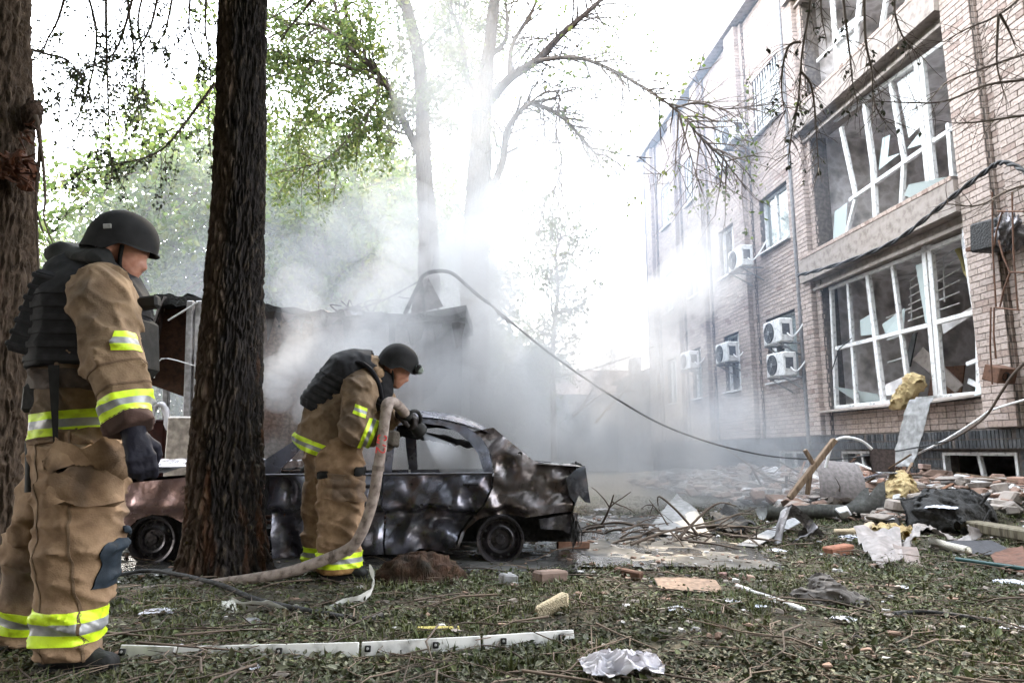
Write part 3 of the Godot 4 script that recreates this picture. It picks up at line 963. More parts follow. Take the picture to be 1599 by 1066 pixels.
func build_kiosk():
	var k := thing("burnt_kiosk", "burnt-out street kiosk with sagging sooty roof, smoking behind the car", "kiosk", Vector3(-2.7, 0, -9.6))
	var wall := MB.new()
	var nz := noise(40, 0.9, 4)
	var p0: Vector3 = Vector3(-3.509, 2.748, -9.3)
	var p1: Vector3 = Vector3(-0.689, 2.721, -9.3)
	wall.grid(60, 30, func(u, v):
		var x := lerpf(p0.x, p1.x, u)
		var y := lerpf(0.0, p0.y - 0.02, v)
		var r := nz.get_noise_2d(x * 1.2, y)
		wall.col = Color(0.3, 0.2, 0.165).lerp(Color(0.045, 0.04, 0.04), clampf(smoothstep(0.45, 1.0, u + 0.7 * r), 0, 1)).lerp(Color(0.4, 0.33, 0.29), clampf(smoothstep(0.05, 0.4, r) * (1 - u), 0, 1))
		return Vector3(x, y, -9.3 + 0.02 * sin(u * TAU * 22) + 0.03 * r))
	part("front_wall", wall, M.matte, k)
	var back := MB.new()
	back.col = Color(0.12, 0.1, 0.09)
	back.box(Transform3D(Basis.IDENTITY, Vector3(-2.9, 1.35, -11.4)), Vector3(2.6, 2.7, 0.08))
	back.box(Transform3D(Basis.IDENTITY, Vector3(p1.x - 0.05, 1.35, -10.35)), Vector3(0.08, 2.7, 2.0))
	back.box(Transform3D(Basis.IDENTITY, Vector3(p0.x, 1.35, -10.35)), Vector3(0.08, 2.7, 2.0))
	part("rear_wall", back, M.char, k)
	var roof := MB.new()
	var rz := noise(41, 1.1, 4)
	var q0: Vector3 = Vector3(-4.84, 2.969, -9)
	var q1: Vector3 = Vector3(-2.58, 2.731, -9)
	var q2: Vector3 = Vector3(-0.753, 2.67, -9)
	for s in [0.0, 1.0]:
		roof.grid(70, 10, func(u, v):
			var b: Vector3 = q0.lerp(q1, u * 2) if u < 0.5 else q1.lerp(q2, u * 2 - 1)
			var w := rz.get_noise_2d(b.x * 2.0, v * 2.0)
			return b + Vector3(0, (0.0 if s == 0 else -0.13 - 0.07 * maxf(rz.get_noise_2d(b.x * 9, 3), 0)) + 0.1 * w, (-2.6 if s == 0 else -2.5) * v + 0.05 * rz.get_noise_2d(b.x * 6, 9)))
	roof.grid(70, 2, func(u, v):
		var b: Vector3 = q0.lerp(q1, u * 2) if u < 0.5 else q1.lerp(q2, u * 2 - 1)
		return b + Vector3(0, -(0.13 + 0.07 * maxf(rz.get_noise_2d(b.x * 9, 3), 0)) * v + 0.05 * rz.get_noise_2d(b.x * 2.0, 0), 0.05 * rz.get_noise_2d(b.x * 6, 9)))
	part("roof", roof, M.char, k)
	rng.seed = 44
	for i in 16:
		var a: Vector3 = q1.lerp(q2, rng.randf()) if i > 5 else q0.lerp(q1, rnd(0.55, 1.0))
		a += Vector3(0, -0.1, 0.06)
		var l := rnd(0.12, 0.45)
		var sx := rnd(0.08, 0.3)
		var rg := _paint(sheet([a, a + Vector3(sx, rnd(-0.05, 0.05), 0.02), a + Vector3(sx * rnd(0.3, 1.0), -l * rnd(0.5, 1.0), rnd(-0.1, 0.12)), a + Vector3(rnd(-0.05, 0.1), -l, rnd(-0.05, 0.15))], 0.008, 0.0, 4, 0.05, 60 + i), Color(0.2, 0.13, 0.1) * rnd(0.4, 1.2))
		part("torn_eave_sheet", rg, M.rust, k)
	for i in 9:
		var up := MB.new()
		var a: Vector3 = q1.lerp(q2, rng.randf()) + Vector3(0, 0.02, -0.1)
		up.tube(spline([a, a + Vector3(rnd(-0.15, 0.15), rnd(0.05, 0.2), 0), a + Vector3(rnd(-0.3, 0.3), rnd(0.0, 0.3), 0.1)], 4), [0.014, 0.008], 5)
		part("bent_rod", up, M.char, k)
	var over := MB.new()
	var o0: Vector3 = Vector3(-1.426, 2.592, -8.7)
	var o1: Vector3 = Vector3(-0.596, 2.745, -8.7)
	over.hexa([o0 + Vector3(0, -0.16, -1.6), o1 + Vector3(0, -0.14, -1.6), o1 + Vector3(0, -0.16, 0), o0 + Vector3(0, -0.1, 0), o0 + Vector3(0.1, 0.03, -1.6), o1 + Vector3(0, 0, -1.6), o1, o0 + Vector3(0.1, 0.02, 0)])
	part("charred_overhang", over, M.char, k)
	var flap := _paint(sheet([Vector3(-1.24, 3.139, -8.9), Vector3(-1.129, 3.175, -8.9), Vector3(-0.917, 2.771, -8.9), Vector3(-1.357, 2.649, -8.9)], 0.012, 0.0, 8, 0.12, 4), Color(0.16, 0.13, 0.12))
	part("bent_roof_sheet", flap, M.burnt, k)
	var st := MB.new()
	st.bar(Vector3(-1.223, 3.122, -8.9), Vector3(-1.426, 2.667, -8.9), 0.05, 0.05)
	st.bar(Vector3(-1.223, 3.122, -8.9), Vector3(-1.153, 2.667, -8.9), 0.04, 0.04)
	part("roof_bracket", st, M.char, k)
	var fl2 := _paint(sheet([Vector3(-2.259, 2.756, -8.95), Vector3(-2.037, 2.799, -8.95), Vector3(-1.998, 2.668, -8.95), Vector3(-2.22, 2.642, -8.95)], 0.012, 0.0, 5, 0.06, 5), Color(0.35, 0.35, 0.36))
	part("bent_flashing", fl2, M.burnt, k)
	# the open end on the left: white posts, a hanging panel
	for p in [[Vector3(-4.234, 2.819, -8.8), Vector3(-4.143, 0.74, -8.8)], [Vector3(-4.116, 2.819, -8.8), Vector3(-4.044, 1.265, -8.8)], [Vector3(-5.097, 2.966, -9.9), Vector3(-4.976, 0.996, -9.9)]]:
		var mb := MB.new()
		mb.col = Color(0.42, 0.4, 0.41)
		mb.bar(p[0], p[1], 0.085, 0.085)
		part("post", mb, M.paint, k)
	var hd := MB.new()
	hd.col = Color(0.4, 0.37, 0.38)
	hd.bbox(Transform3D(Basis.IDENTITY, Vector3(-3.943, 2.642, -8.78)), Vector3(0.36, 0.3, 0.04), 0.008)
	part("head_panel", hd, M.paint, k)
	var hang := _paint(sheet([Vector3(-4.799, 2.966, -9.3), Vector3(-4.006, 2.857, -9.3), Vector3(-3.952, 1.418, -9.3), Vector3(-5.001, 1.784, -9.3)], 0.03, 0.012, 9, 0.05, 8), Color(0.42, 0.34, 0.23))
	part("hanging_panel", hang, M.rust, k)
	hang = _paint(sheet([Vector3(-4.698, 2.911, -8.9), Vector3(-4.901, 3.072, -9.6), Vector3(-4.986, 1.812, -9.4), Vector3(-4.809, 1.812, -8.9)], 0.02, 0.0, 6, 0.1, 9), Color(0.16, 0.12, 0.09))
	part("torn_side_panel", hang, M.rust, k)
	var st2 := MB.new()
	st2.tube(spline([Vector3(-4.125, 2.79, -8.75), Vector3(-4.308, 2.67, -8.75), Vector3(-4.491, 2.551, -8.75)], 4), [0.012], 5)
	st2.tube(spline([Vector3(-4.586, 1.791, -8.7), Vector3(-4.508, 2.039, -8.7), Vector3(-4.106, 1.956, -8.7), Vector3(-3.854, 1.873, -8.7)], 4), [0.008], 5)
	part("loose_wire", st2, M.frame_white, k)
	var bx := MB.new()
	bx.col = Color(0.3, 0.07, 0.035)
	bx.bbox(Transform3D(Basis.IDENTITY, Vector3(-4.5, 0.901, -8.9)), Vector3(0.25, 0.72, 0.5), 0.02)
	single("rusty_bin", "rust-red metal bin under the open end of the kiosk", "bin", bx, M.rust)
	bx = MB.new()
	bx.col = Color(0.58, 0.5, 0.44)
	bx.bbox(Transform3D(Basis.IDENTITY, Vector3(-4.011, 0.86, -8.55)), Vector3(0.38, 0.85, 0.4), 0.02)
	single("cream_cabinet", "cream metal cabinet with rusty top edge between the kiosk post and the tree", "cabinet", bx, M.paint)
	var rag := MB.new()
	rag.col = Color(0.62, 0.6, 0.64)
	rag.tube(spline([Vector3(-4.518, 1.216, -8.6), Vector3(-4.515, 1.376, -8.6), Vector3(-4.456, 1.44, -8.6), Vector3(-4.383, 1.424, -8.6), Vector3(-4.342, 1.297, -8.62), Vector3(-4.302, 1.121, -8.6)], 4), [0.06, 0.07, 0.05, 0.05, 0.05, 0.05, 0.06, 0.05, 0.04, 0.05, 0.06, 0.07, 0.05, 0.06, 0.07, 0.06, 0.05, 0.06, 0.07, 0.05, 0.03], 9, true, 0.6)
	single("white_rag", "crumpled white rag hung from a wire at the kiosk's open end", "rag", rag, M.paper)


func build_far_buildings():
	var wing := thing("rear_wing", "grey brick wing closing the yard behind the onlooker", "building", Vector3(0, 0, 16))
	var ww := MB.new()
	ww.col = Color(0.3, 0.25, 0.22)
	ww.box(Transform3D(Basis.IDENTITY, Vector3(-2, 7.5, 17)), Vector3(44, 15, 6))
	part("wall", ww, M.brick, wing)
	for i in 8:
		for k in 4:
			var wn := MB.new()
			wn.col = Color(0.06, 0.07, 0.08)
			wn.box(Transform3D(Basis.IDENTITY, Vector3(-20 + 5 * i, 2.6 + 3.3 * k, 13.98)), Vector3(2.2, 1.6, 0.06))
			part("window", wn, M.tile, wing)
	var h := thing("low_house", "long low house with pinkish roof beyond the smoke", "house", Vector3(-2, 0, -34))
	var w := MB.new()
	w.col = Color(0.45, 0.42, 0.4)
	w.box(Transform3D(Basis.IDENTITY, Vector3(-2, 1.7, -34)), Vector3(19, 3.4, 6))
	part("wall", w, M.matte, h)
	var r := MB.new()
	r.hexa([Vector3(-12, 3.4, -37.5), Vector3(8, 3.4, -37.5), Vector3(8, 3.4, -30.6), Vector3(-12, 3.4, -30.6), Vector3(-12, 4.9, -34.2), Vector3(8, 4.9, -34.2), Vector3(8, 4.9, -34), Vector3(-12, 4.9, -34)])
	part("roof", r, M.roof, h)
	for x in [-9.0, -6.0, -3.0, 0.0, 3.0, 5.5]:
		var wi := MB.new()
		wi.col = Color(0.5, 0.5, 0.5)
		wi.box(Transform3D(Basis.IDENTITY, Vector3(x, 1.9, -30.99)), Vector3(1.3, 1.5, 0.08))
		var o := part("window", wi, M.frame_white, h)
		var pn := MB.new()
		pn.col = Color(0.05, 0.06, 0.07)
		pn.box(Transform3D(Basis.IDENTITY, Vector3(x, 1.9, -30.94)), Vector3(1.1, 1.3, 0.04))
		part("pane", pn, M.paint, o).position = Vector3.ZERO
	var s := thing("small_shed", "small grey shed with dark pitched roof at the far corner of the brick building", "shed", Vector3(6.4, 0, -30))
	w = MB.new()
	w.col = Color(0.35, 0.34, 0.34)
	w.box(Transform3D(Basis.IDENTITY, Vector3(6.0, 1.9, -29.6)), Vector3(2.6, 3.8, 2))
	part("wall", w, M.matte, s)
	r = MB.new()
	r.hexa([Vector3(4.4, 3.8, -30.8), Vector3(7.6, 3.8, -30.8), Vector3(7.6, 3.8, -28.4), Vector3(4.4, 3.8, -28.4), Vector3(5.9, 4.4, -30.8), Vector3(6.1, 4.4, -30.8), Vector3(6.1, 4.4, -28.4), Vector3(5.9, 4.4, -28.4)])
	part("roof", r, M.rust, s)


# ---------------------------------------------------------------- trees
func make_leaf(w: float, bend: float) -> ArrayMesh:
	var m := MB.new()
	var l := [Vector3(0, 0, 0), Vector3(w, 0.3, bend), Vector3(w * 0.8, 0.65, bend * 1.3), Vector3(0, 1.0, bend * 0.4), Vector3(-w * 0.8, 0.65, bend * 1.3), Vector3(-w, 0.3, bend)]
	m.tri(l[0], l[3], l[1])
	m.tri(l[1], l[3], l[2])
	m.tri(l[0], l[5], l[3])
	m.tri(l[5], l[4], l[3])
	return m.mesh()


func big_trunk(line: Array, rads: Array, seed_: int, soot: float, nu := 300, nv := 460) -> MB:
	var pts := spline(line, 10)
	var rr := []
	for k in spline(rads.map(func(r): return Vector3(r, 0, 0)), 10):
		rr.append(k.x)
	var n1 := noise(seed_, 1.0, 1)
	n1.noise_type = FastNoiseLite.TYPE_CELLULAR
	n1.cellular_return_type = FastNoiseLite.RETURN_DISTANCE2_SUB
	n1.cellular_jitter = 0.9
	var n2 := noise(seed_ + 1, 1.0, 4)
	var n3 := noise(seed_ + 2, 1.0, 5)
	var mb := MB.new()
	var last := pts.size() - 1
	mb.grid(nu, nv, func(u, v):
		var f: float = v * last
		var i := mini(int(f), last - 1)
		var c: Vector3 = pts[i].lerp(pts[i + 1], f - i)
		var r: float = lerpf(rr[i], rr[i + 1], f - i)
		var a: float = TAU * u
		var d := Vector3(cos(a), 0, -sin(a))
		r *= 1.0 + 0.28 * exp(-maxf(c.y, 0.0) / 0.13) * (0.5 + 0.5 * sin(a * 5.0 + seed_))
		var w := n2.get_noise_3d(d.x * 2.0, c.y * 2.4, d.z * 2.0)
		var fine0 := 0.5 * n3.get_noise_3d(d.x * 3.0, c.y * 2.0, d.z * 3.0)
		var q := Vector3(d.x * r * 18.0 + w * 1.3, c.y * 3.4 + w * 1.7 + fine0, d.z * r * 18.0 - w * 1.3)
		var plate := n1.get_noise_3dv(q) + 1.0
		var crack := smoothstep(0.0, 0.42, plate)
		var fine := n3.get_noise_3d(d.x * 9.0, c.y * 9.0, d.z * 9.0)
		var red := smoothstep(0.05, 0.5, n2.get_noise_3d(d.x * 1.6, c.y * 1.1, d.z * 1.6) - 0.35 * (c.y - 0.5))
		var pale := smoothstep(0.0, 0.5, fine)
		mb.col = Color(0.1, 0.07, 0.052).lerp(Color(0.03, 0.026, 0.024), soot * smoothstep(-0.45, 0.3, d.x + 0.6 * n2.get_noise_2d(a, c.y))).lerp(Color(0.16, 0.07, 0.036), red * 0.55).lerp(Color(0.2, 0.155, 0.115), pale * 0.4 * crack)
		return c + d * (r * (1.0 + 0.06 * n2.get_noise_3d(d.x, c.y * 0.7, d.z)) + 0.026 * (crack - 0.6) + 0.013 * fine), true)
	return mb


# Grows side branches; ends of twigs go into tips.
func grow(mb: MB, p: Vector3, d: Vector3, l: float, r: float, depth: int, tips: Array, droop := 0.0, kids := 3, wander := 0.35):
	var pts := [p]
	var n := 5
	for i in n:
		d = (d + rdir() * wander * 0.4 + Vector3.DOWN * droop * 0.2).normalized()
		p += d * l / n
		pts.append(p)
		if depth == 0:
			tips.append([p, d])
	mb.tube(pts, [r, r * 0.45], 6 if r > 0.02 else 4, false)
	if depth > 0:
		for k in kids:
			var i := rng.randi_range(2, n)
			var nd: Vector3 = (d + rdir() * 0.95).normalized()
			grow(mb, pts[i], nd, l * rnd(0.5, 0.75), r * 0.5, depth - 1, tips, droop, kids, wander)


func leaf_places(tips: Array, per: int, spread: float, size: float, pal: Array, flat := 0.5) -> Array:
	var pl := []
	var cl := []
	for t in tips:
		var tone := rnd(0.75, 1.2)
		for k in per:
			var p: Vector3 = t[0] + rdir() * spread * sqrt(rng.randf())
			var s := size * rnd(0.6, 1.25)
			pl.append(Transform3D(turned((rdir() + Vector3.DOWN * flat).normalized(), rnd(0, TAU)).scaled(Vector3.ONE * s), p))
			var c: Color = pal[rng.randi() % pal.size()]
			var v := tone * rnd(0.75, 1.25)
			cl.append(Color(c.r * v, c.g * v, c.b * v))
	return [pl, cl]


const GREENS := [Color(0.1, 0.14, 0.035), Color(0.08, 0.12, 0.035), Color(0.13, 0.165, 0.045), Color(0.07, 0.1, 0.035), Color(0.16, 0.18, 0.055)]
const DULL := [Color(0.035, 0.042, 0.022), Color(0.05, 0.055, 0.03), Color(0.028, 0.03, 0.02)]


func build_trees():
	leaf_mesh = make_leaf(0.27, 0.1)
	# two thick trunks in front
	var t1 := thing("large_tree", "thick dark tree trunk standing before the burnt car, sooty on one side", "tree", Vector3(-2.05, 0, -5.05))
	var trunk := big_trunk([Vector3(-2.045, -0.124, -5.05), Vector3(-2.051, 0.029, -5.05), Vector3(-2.064, 0.427, -5.05), Vector3(-2.085, 0.883, -5.05), Vector3(-2.105, 1.836, -5.05), Vector3(-2.121, 2.849, -5.05), Vector3(-2.2, 4.493, -5.05), Vector3(-2.244, 5.438, -5.05), Vector3(-2.322, 6.956, -5.05)], [0.31, 0.285, 0.258, 0.245, 0.21, 0.187, 0.178, 0.172, 0.16], 51, 1.0)
	part("trunk", trunk, M.bark, t1)
	var t2 := thing("torn_bark_tree", "brown tree trunk at the left edge with a splintered orange scar", "tree", Vector3(-3.2, 0, -4.1))
	trunk = big_trunk([Vector3(-2.996, -0.026, -4.1), Vector3(-3.003, 0.149, -4.1), Vector3(-3.031, 0.509, -4.1), Vector3(-3.091, 1.068, -4.1), Vector3(-3.226, 2.057, -4.1), Vector3(-3.338, 2.905, -4.1), Vector3(-3.464, 3.809, -4.1), Vector3(-3.591, 4.775, -4.1), Vector3(-3.784, 6.354, -4.1)], [0.3, 0.26, 0.235, 0.225, 0.225, 0.225, 0.22, 0.21, 0.2], 57, 0.25, 240, 400)
	var tk := part("trunk", trunk, M.bark, t2)
	var knot := _paint(blob(Vector3(-3.026, 2.96, -4.02), Vector3(0.055, 0.09, 0.06), 3, 0.5, 6.0), Color(0.07, 0.045, 0.032))
	part("burl", knot, M.bark, t2)
	var wound := flesh([[Vector3(-3.051, 2.546, -3.89), Vector3(-2.947, 2.555, -3.95), 0.05, 0.035], [Vector3(-2.987, 2.599, -3.9), Vector3(-2.954, 2.473, -3.94), 0.05, 0.03]], 0.008, 60.0, 0.03, 14.0, 9)
	tint(wound, Color(0.42, 0.17, 0.06), Color(0.2, 0.075, 0.03), 12.0, 3)
	part("torn_wood", wound, M.wood, t2)
	for k in 46:
		var mb := MB.new()
		var v := rnd(0.6, 1.2)
		mb.col = Color(0.55 * v, 0.23 * v, 0.085 * v)
		var a: Vector3 = Vector3(-2.943, 2.524, -3.84) + Vector3(rnd(-0.12, 0.08), rnd(-0.07, 0.07), rnd(-0.02, 0.02))
		if k > 34:
			a = Vector3(-2.954, 2.785, -3.9) + Vector3(rnd(-0.05, 0.03), rnd(-0.06, 0.05), rnd(-0.02, 0.02))
		var b := a + Vector3(rnd(-0.02, 0.12), rnd(-0.1, 0.03), rnd(0.0, 0.06)) * rnd(0.6, 1.4)
		mb.tube([a, a.lerp(b, 0.5) + rdir() * 0.01, b], [rnd(0.01, 0.022), 0.003], 5, true, 0.4)
		part("splinter", mb, M.wood, tk).position = Vector3.ZERO
	var stem := MB.new()
	stem.tube(spline([Vector3(-2.952, 2.915, -3.95), Vector3(-2.908, 2.767, -3.95), Vector3(-2.894, 2.498, -3.95), Vector3(-2.879, 2.294, -3.95), Vector3(-2.824, 1.934, -3.95)], 5), [0.014, 0.006], 7)
	stem.tube(spline([Vector3(-2.931, 2.831, -3.95), Vector3(-2.876, 2.621, -3.95), Vector3(-2.834, 2.375, -3.95), Vector3(-2.828, 2.253, -3.95), Vector3(-2.757, 2.093, -3.95)], 5), [0.012, 0.003], 6)
	stem.tube(spline([Vector3(-2.879, 2.294, -3.95), Vector3(-2.827, 2.173, -3.95), Vector3(-2.762, 2.073, -3.95), Vector3(-2.725, 2.013, -3.95)], 5), [0.006, 0.002], 5)
	part("hanging_shoot", stem, M.twig, t2)
	# crowns of those two, above the picture; they shade the yard
	for c in [[t1, Vector3(-1.9, 6.6, -5.6), 61], [t2, Vector3(-3.6, 6.8, -4.6), 62]]:
		rng.seed = c[2]
		var br := MB.new()
		var tips := []
		for k in 24:
			var a := rnd(0, TAU)
			grow(br, c[1] + Vector3(0, rnd(-0.3, 3.0), 0), Vector3(cos(a), rnd(0.15, 0.6), sin(a)).normalized(), 2.2, 0.06, 2, tips)
		tips = tips.filter(func(t): return t[0].y > 1.6 + 0.86 * maxf(-t[0].z, 2.0))
		part("limb", br, M.twig, c[0])
		for k in 4200:
			var p := Vector3(rnd(-9, -1.5) if c[2] == 62 else rnd(-1.5, 6.0), rnd(6.3, 12.5), rnd(-6.3, 7.5))
			if p.y > 1.6 + 0.86 * maxf(-p.z, 2.0) and p.x < 4.5 + 0.1 * p.z + 1.5:
				tips.append([p, Vector3.UP])
		var lp := leaf_places(tips, 8, 0.4, 0.2, GREENS)
		many("foliage", leaf_mesh, M.leaf_lit, lp[0], lp[1], c[0])
	# drooping leafy twigs top left
	rng.seed = 77
	var hb := thing("drooping_branches", "drooping thin twigs with small dark leaves hanging between the two trunks", "branch", Vector3(-3.505, 5.275, -5.6))
	var tw := MB.new()
	var tips := []
	for q in [[Vector3(-3.406, 5.145, -5.6), Vector3(-3.476, 4.635, -5.6), Vector3(-3.565, 4.354, -5.6), Vector3(-3.752, 4.23, -5.6), Vector3(-3.86, 4.169, -5.6)], [Vector3(-4.032, 4.162, -5.2), Vector3(-3.84, 4.104, -5.2), Vector3(-3.675, 4.047, -5.2), Vector3(-3.555, 3.904, -5.2), Vector3(-3.454, 3.678, -5.2)], [Vector3(-3.311, 5.232, -5.8), Vector3(-3.362, 4.77, -5.8), Vector3(-3.509, 4.415, -5.8), Vector3(-3.566, 4.066, -5.8)], [Vector3(-3.631, 5.069, -5.5), Vector3(-3.583, 4.568, -5.5), Vector3(-3.526, 4.08, -5.5), Vector3(-3.465, 3.604, -5.5), Vector3(-3.398, 3.186, -5.5)], [Vector3(-3.579, 5.156, -5.7), Vector3(-3.474, 4.639, -5.7), Vector3(-3.4, 4.259, -5.7), Vector3(-3.322, 3.704, -5.7)], [Vector3(-3.274, 5.451, -6), Vector3(-3.317, 4.972, -6), Vector3(-3.374, 4.77, -6), Vector3(-3.621, 4.438, -6)], [Vector3(-3.874, 4.992, -5.4), Vector3(-3.941, 4.561, -5.4), Vector3(-4.025, 4.319, -5.4), Vector3(-4.041, 3.962, -5.4)], [Vector3(-2.962, 5.451, -6), Vector3(-2.954, 4.905, -6), Vector3(-2.877, 4.504, -6), Vector3(-2.849, 3.853, -6)], [Vector3(-2.632, 4.077, -5.6), Vector3(-2.86, 3.714, -5.6), Vector3(-3.062, 3.446, -5.6), Vector3(-3.386, 3.328, -5.6), Vector3(-3.769, 3.269, -5.6)], [Vector3(-2.91, 5.145, -5.6), Vector3(-2.901, 4.635, -5.6), Vector3(-2.792, 4.323, -5.6)], [Vector3(-3.825, 5.005, -5.5), Vector3(-3.662, 4.506, -5.5), Vector3(-3.671, 4.019, -5.5), Vector3(-3.746, 3.663, -5.5)], [Vector3(-3.648, 5.676, -6.2), Vector3(-3.727, 5.109, -6.2), Vector3(-3.622, 4.626, -6.2), Vector3(-3.631, 4.219, -6.2)]]:
		var sp := spline(q, 5)
		tw.tube(sp, [0.014, 0.003], 5)
		for i in range(2, sp.size()):
			for k in (2 if i % 2 == 0 else 1):
				var d: Vector3 = (sp[i] - sp[i - 1]).normalized() + rdir() * 0.9
				grow(tw, sp[i], d.normalized(), rnd(0.15, 0.5), 0.004, 1 if rng.randf() < 0.4 else 0, tips, 1.0, 2)
	part("twig", tw, M.twig, hb)
	tips = tips.filter(func(t): return rng.randf() < 0.6)
	var lp := leaf_places(tips, 4, 0.035, 0.036, DULL + GREENS.slice(2, 4), 0.8)
	many("foliage", leaf_mesh, M.leaf, lp[0], lp[1], hb)
	# bare drooping twigs top right
	rng.seed = 78
	hb = thing("bare_branches", "almost bare dark twigs hanging in front of the building's upper windows", "branch", Vector3(1.834, 3.573, -3.6))
	tw = MB.new()
	tips = []
	for q in [[Vector3(1.759, 3.573, -3.6), Vector3(1.712, 3.327, -3.6), Vector3(1.666, 3.126, -3.6), Vector3(1.638, 2.928, -3.6), Vector3(1.613, 2.772, -3.6), Vector3(1.57, 2.618, -3.6), Vector3(1.548, 2.503, -3.6)], [Vector3(1.65, 2.999, -3.6), Vector3(1.699, 2.928, -3.6), Vector3(1.712, 2.791, -3.6), Vector3(1.712, 2.637, -3.6), Vector3(1.71, 2.42, -3.6)], [Vector3(1.981, 3.649, -3.7), Vector3(1.985, 3.354, -3.7), Vector3(1.992, 3.148, -3.7), Vector3(1.994, 2.985, -3.7), Vector3(2.014, 2.865, -3.7)], [Vector3(2.001, 3.498, -3.5), Vector3(1.979, 3.141, -3.5), Vector3(1.999, 2.947, -3.5), Vector3(1.997, 2.756, -3.5), Vector3(2.052, 2.625, -3.5)], [Vector3(1.905, 3.724, -3.8), Vector3(1.893, 3.507, -3.8), Vector3(1.908, 3.345, -3.8)], [Vector3(2.308, 3.649, -3.7), Vector3(2.281, 3.438, -3.7), Vector3(2.319, 3.271, -3.7), Vector3(2.38, 3.189, -3.7)], [Vector3(1.659, 3.186, -3.6), Vector3(1.59, 3.158, -3.6), Vector3(1.544, 3.007, -3.6), Vector3(1.534, 2.85, -3.6), Vector3(1.55, 2.752, -3.6)]]:
		var sp := spline(q, 5)
		tw.tube(sp, [0.009, 0.0025], 5)
		for i in range(2, sp.size()):
			for k in 2:
				var d: Vector3 = (sp[i] - sp[i - 1]).normalized() * 0.6 + rdir() * Vector3(1, 0.5, 0.7)
				grow(tw, sp[i], d.normalized(), rnd(0.06, 0.24), 0.0025, 1 if rng.randf() < 0.2 else 0, tips, 0.8, 2)
	part("twig", tw, M.twig, hb)
	tips = tips.filter(func(t): return rng.randf() < 0.05)
	lp = leaf_places(tips, 3, 0.02, 0.03, DULL, 1.0)
	many("withered_leaf", leaf_mesh, M.leaf, lp[0], lp[1], hb)
	rng.seed = 79
	hb = thing("reaching_branches", "dark bare branches reaching in from the right across the near brick pier", "branch", Vector3(3.408, 3.319, -4.2))
	tw = MB.new()
	tips = []
	for q in [[Vector3(3.754, 3.365, -4.2), Vector3(3.401, 3.3, -4.2), Vector3(3.146, 3.259, -4.2), Vector3(2.858, 3.145, -4.2), Vector3(2.625, 3.136, -4.2), Vector3(2.435, 3.145, -4.2)], [Vector3(3.685, 4.171, -4.2), Vector3(3.432, 3.881, -4.2), Vector3(3.243, 3.748, -4.2), Vector3(3.062, 3.668, -4.2), Vector3(2.901, 3.574, -4.2)], [Vector3(3.875, 3.662, -4.3), Vector3(3.504, 3.543, -4.3), Vector3(3.235, 3.448, -4.3), Vector3(2.962, 3.339, -4.3), Vector3(2.817, 3.19, -4.3)], [Vector3(3.366, 3.831, -4.3), Vector3(3.338, 3.662, -4.3), Vector3(3.314, 3.448, -4.3), Vector3(3.342, 3.237, -4.3)], [Vector3(3.712, 3.037, -4.1), Vector3(3.291, 2.993, -4.1), Vector3(3.002, 2.949, -4.1), Vector3(2.837, 2.94, -4.1)], [Vector3(3.22, 3.707, -4.1), Vector3(3.262, 3.601, -4.1), Vector3(3.291, 3.486, -4.1)], [Vector3(4.01, 2.772, -4.5), Vector3(3.508, 2.669, -4.5), Vector3(3.228, 2.539, -4.5), Vector3(3.008, 2.549, -4.5)]]:
		var sp := spline(q, 5)
		tw.tube(sp, [0.012, 0.003], 5)
		for i in range(3, sp.size()):
			var d: Vector3 = (sp[i] - sp[i - 1]).normalized() + rdir() * 0.9
			grow(tw, sp[i], d.normalized(), rnd(0.08, 0.3), 0.003, 1 if rng.randf() < 0.3 else 0, tips, 0.2, 2)
	part("twig", tw, M.twig, hb)
	# the two tall trees behind the kiosk
	rng.seed = 81
	tall_tree("tall_tree", "tall forked tree rising behind the kiosk, the thinner of the pair", -13.5, [Vector3(-1.591, 0.675, -13.5), Vector3(-1.678, 3.891, -13.5), Vector3(-1.732, 5.347, -13.5), Vector3(-1.856, 6.852, -13.5), Vector3(-1.911, 8.204, -13.5), Vector3(-2.031, 9.343, -13.5), Vector3(-2.23, 10.158, -13.5), Vector3(-2.401, 10.88, -13.5), Vector3(-2.64, 12.936, -13.5)], [0.24, 0.22, 0.19, 0.16, 0.14, 0.14, 0.13, 0.11, 0.06],
		[[[Vector3(-1.856, 6.852, -13.5), Vector3(-1.982, 7.108, -13.5), Vector3(-2.294, 7.754, -13.5), Vector3(-2.655, 8.541, -13.5), Vector3(-3.011, 9, -13.5), Vector3(-3.394, 9.343, -13.5), Vector3(-3.738, 10.022, -13.5), Vector3(-3.996, 11.191, -13.5)], 0.1], [[Vector3(-2.616, 8.428, -13.3), Vector3(-3.234, 8.791, -13.3), Vector3(-4.054, 9.011, -13.3), Vector3(-4.727, 8.938, -13.3)], 0.04], [[Vector3(-1.991, 7.524, -13.8), Vector3(-2.477, 7.671, -13.8), Vector3(-3.32, 8.114, -13.8), Vector3(-4.159, 8.263, -13.8), Vector3(-4.753, 7.671, -13.8)], 0.03], [[Vector3(-2.805, 8.659, -13.2), Vector3(-2.851, 8.012, -13.2), Vector3(-3.668, 6.885, -13.2), Vector3(-4.31, 6.58, -13.2)], 0.03], [[Vector3(-2.106, 9.657, -14), Vector3(-1.574, 10.298, -14), Vector3(-1.147, 10.614, -14)], 0.04], [[Vector3(-3.269, 9.029, -13), Vector3(-3.998, 9.624, -13), Vector3(-4.799, 9.624, -13)], 0.05], [[Vector3(-2.312, 10.503, -14), Vector3(-2.901, 11.412, -14), Vector3(-3.518, 12.388, -14)], 0.06]], 0.0)
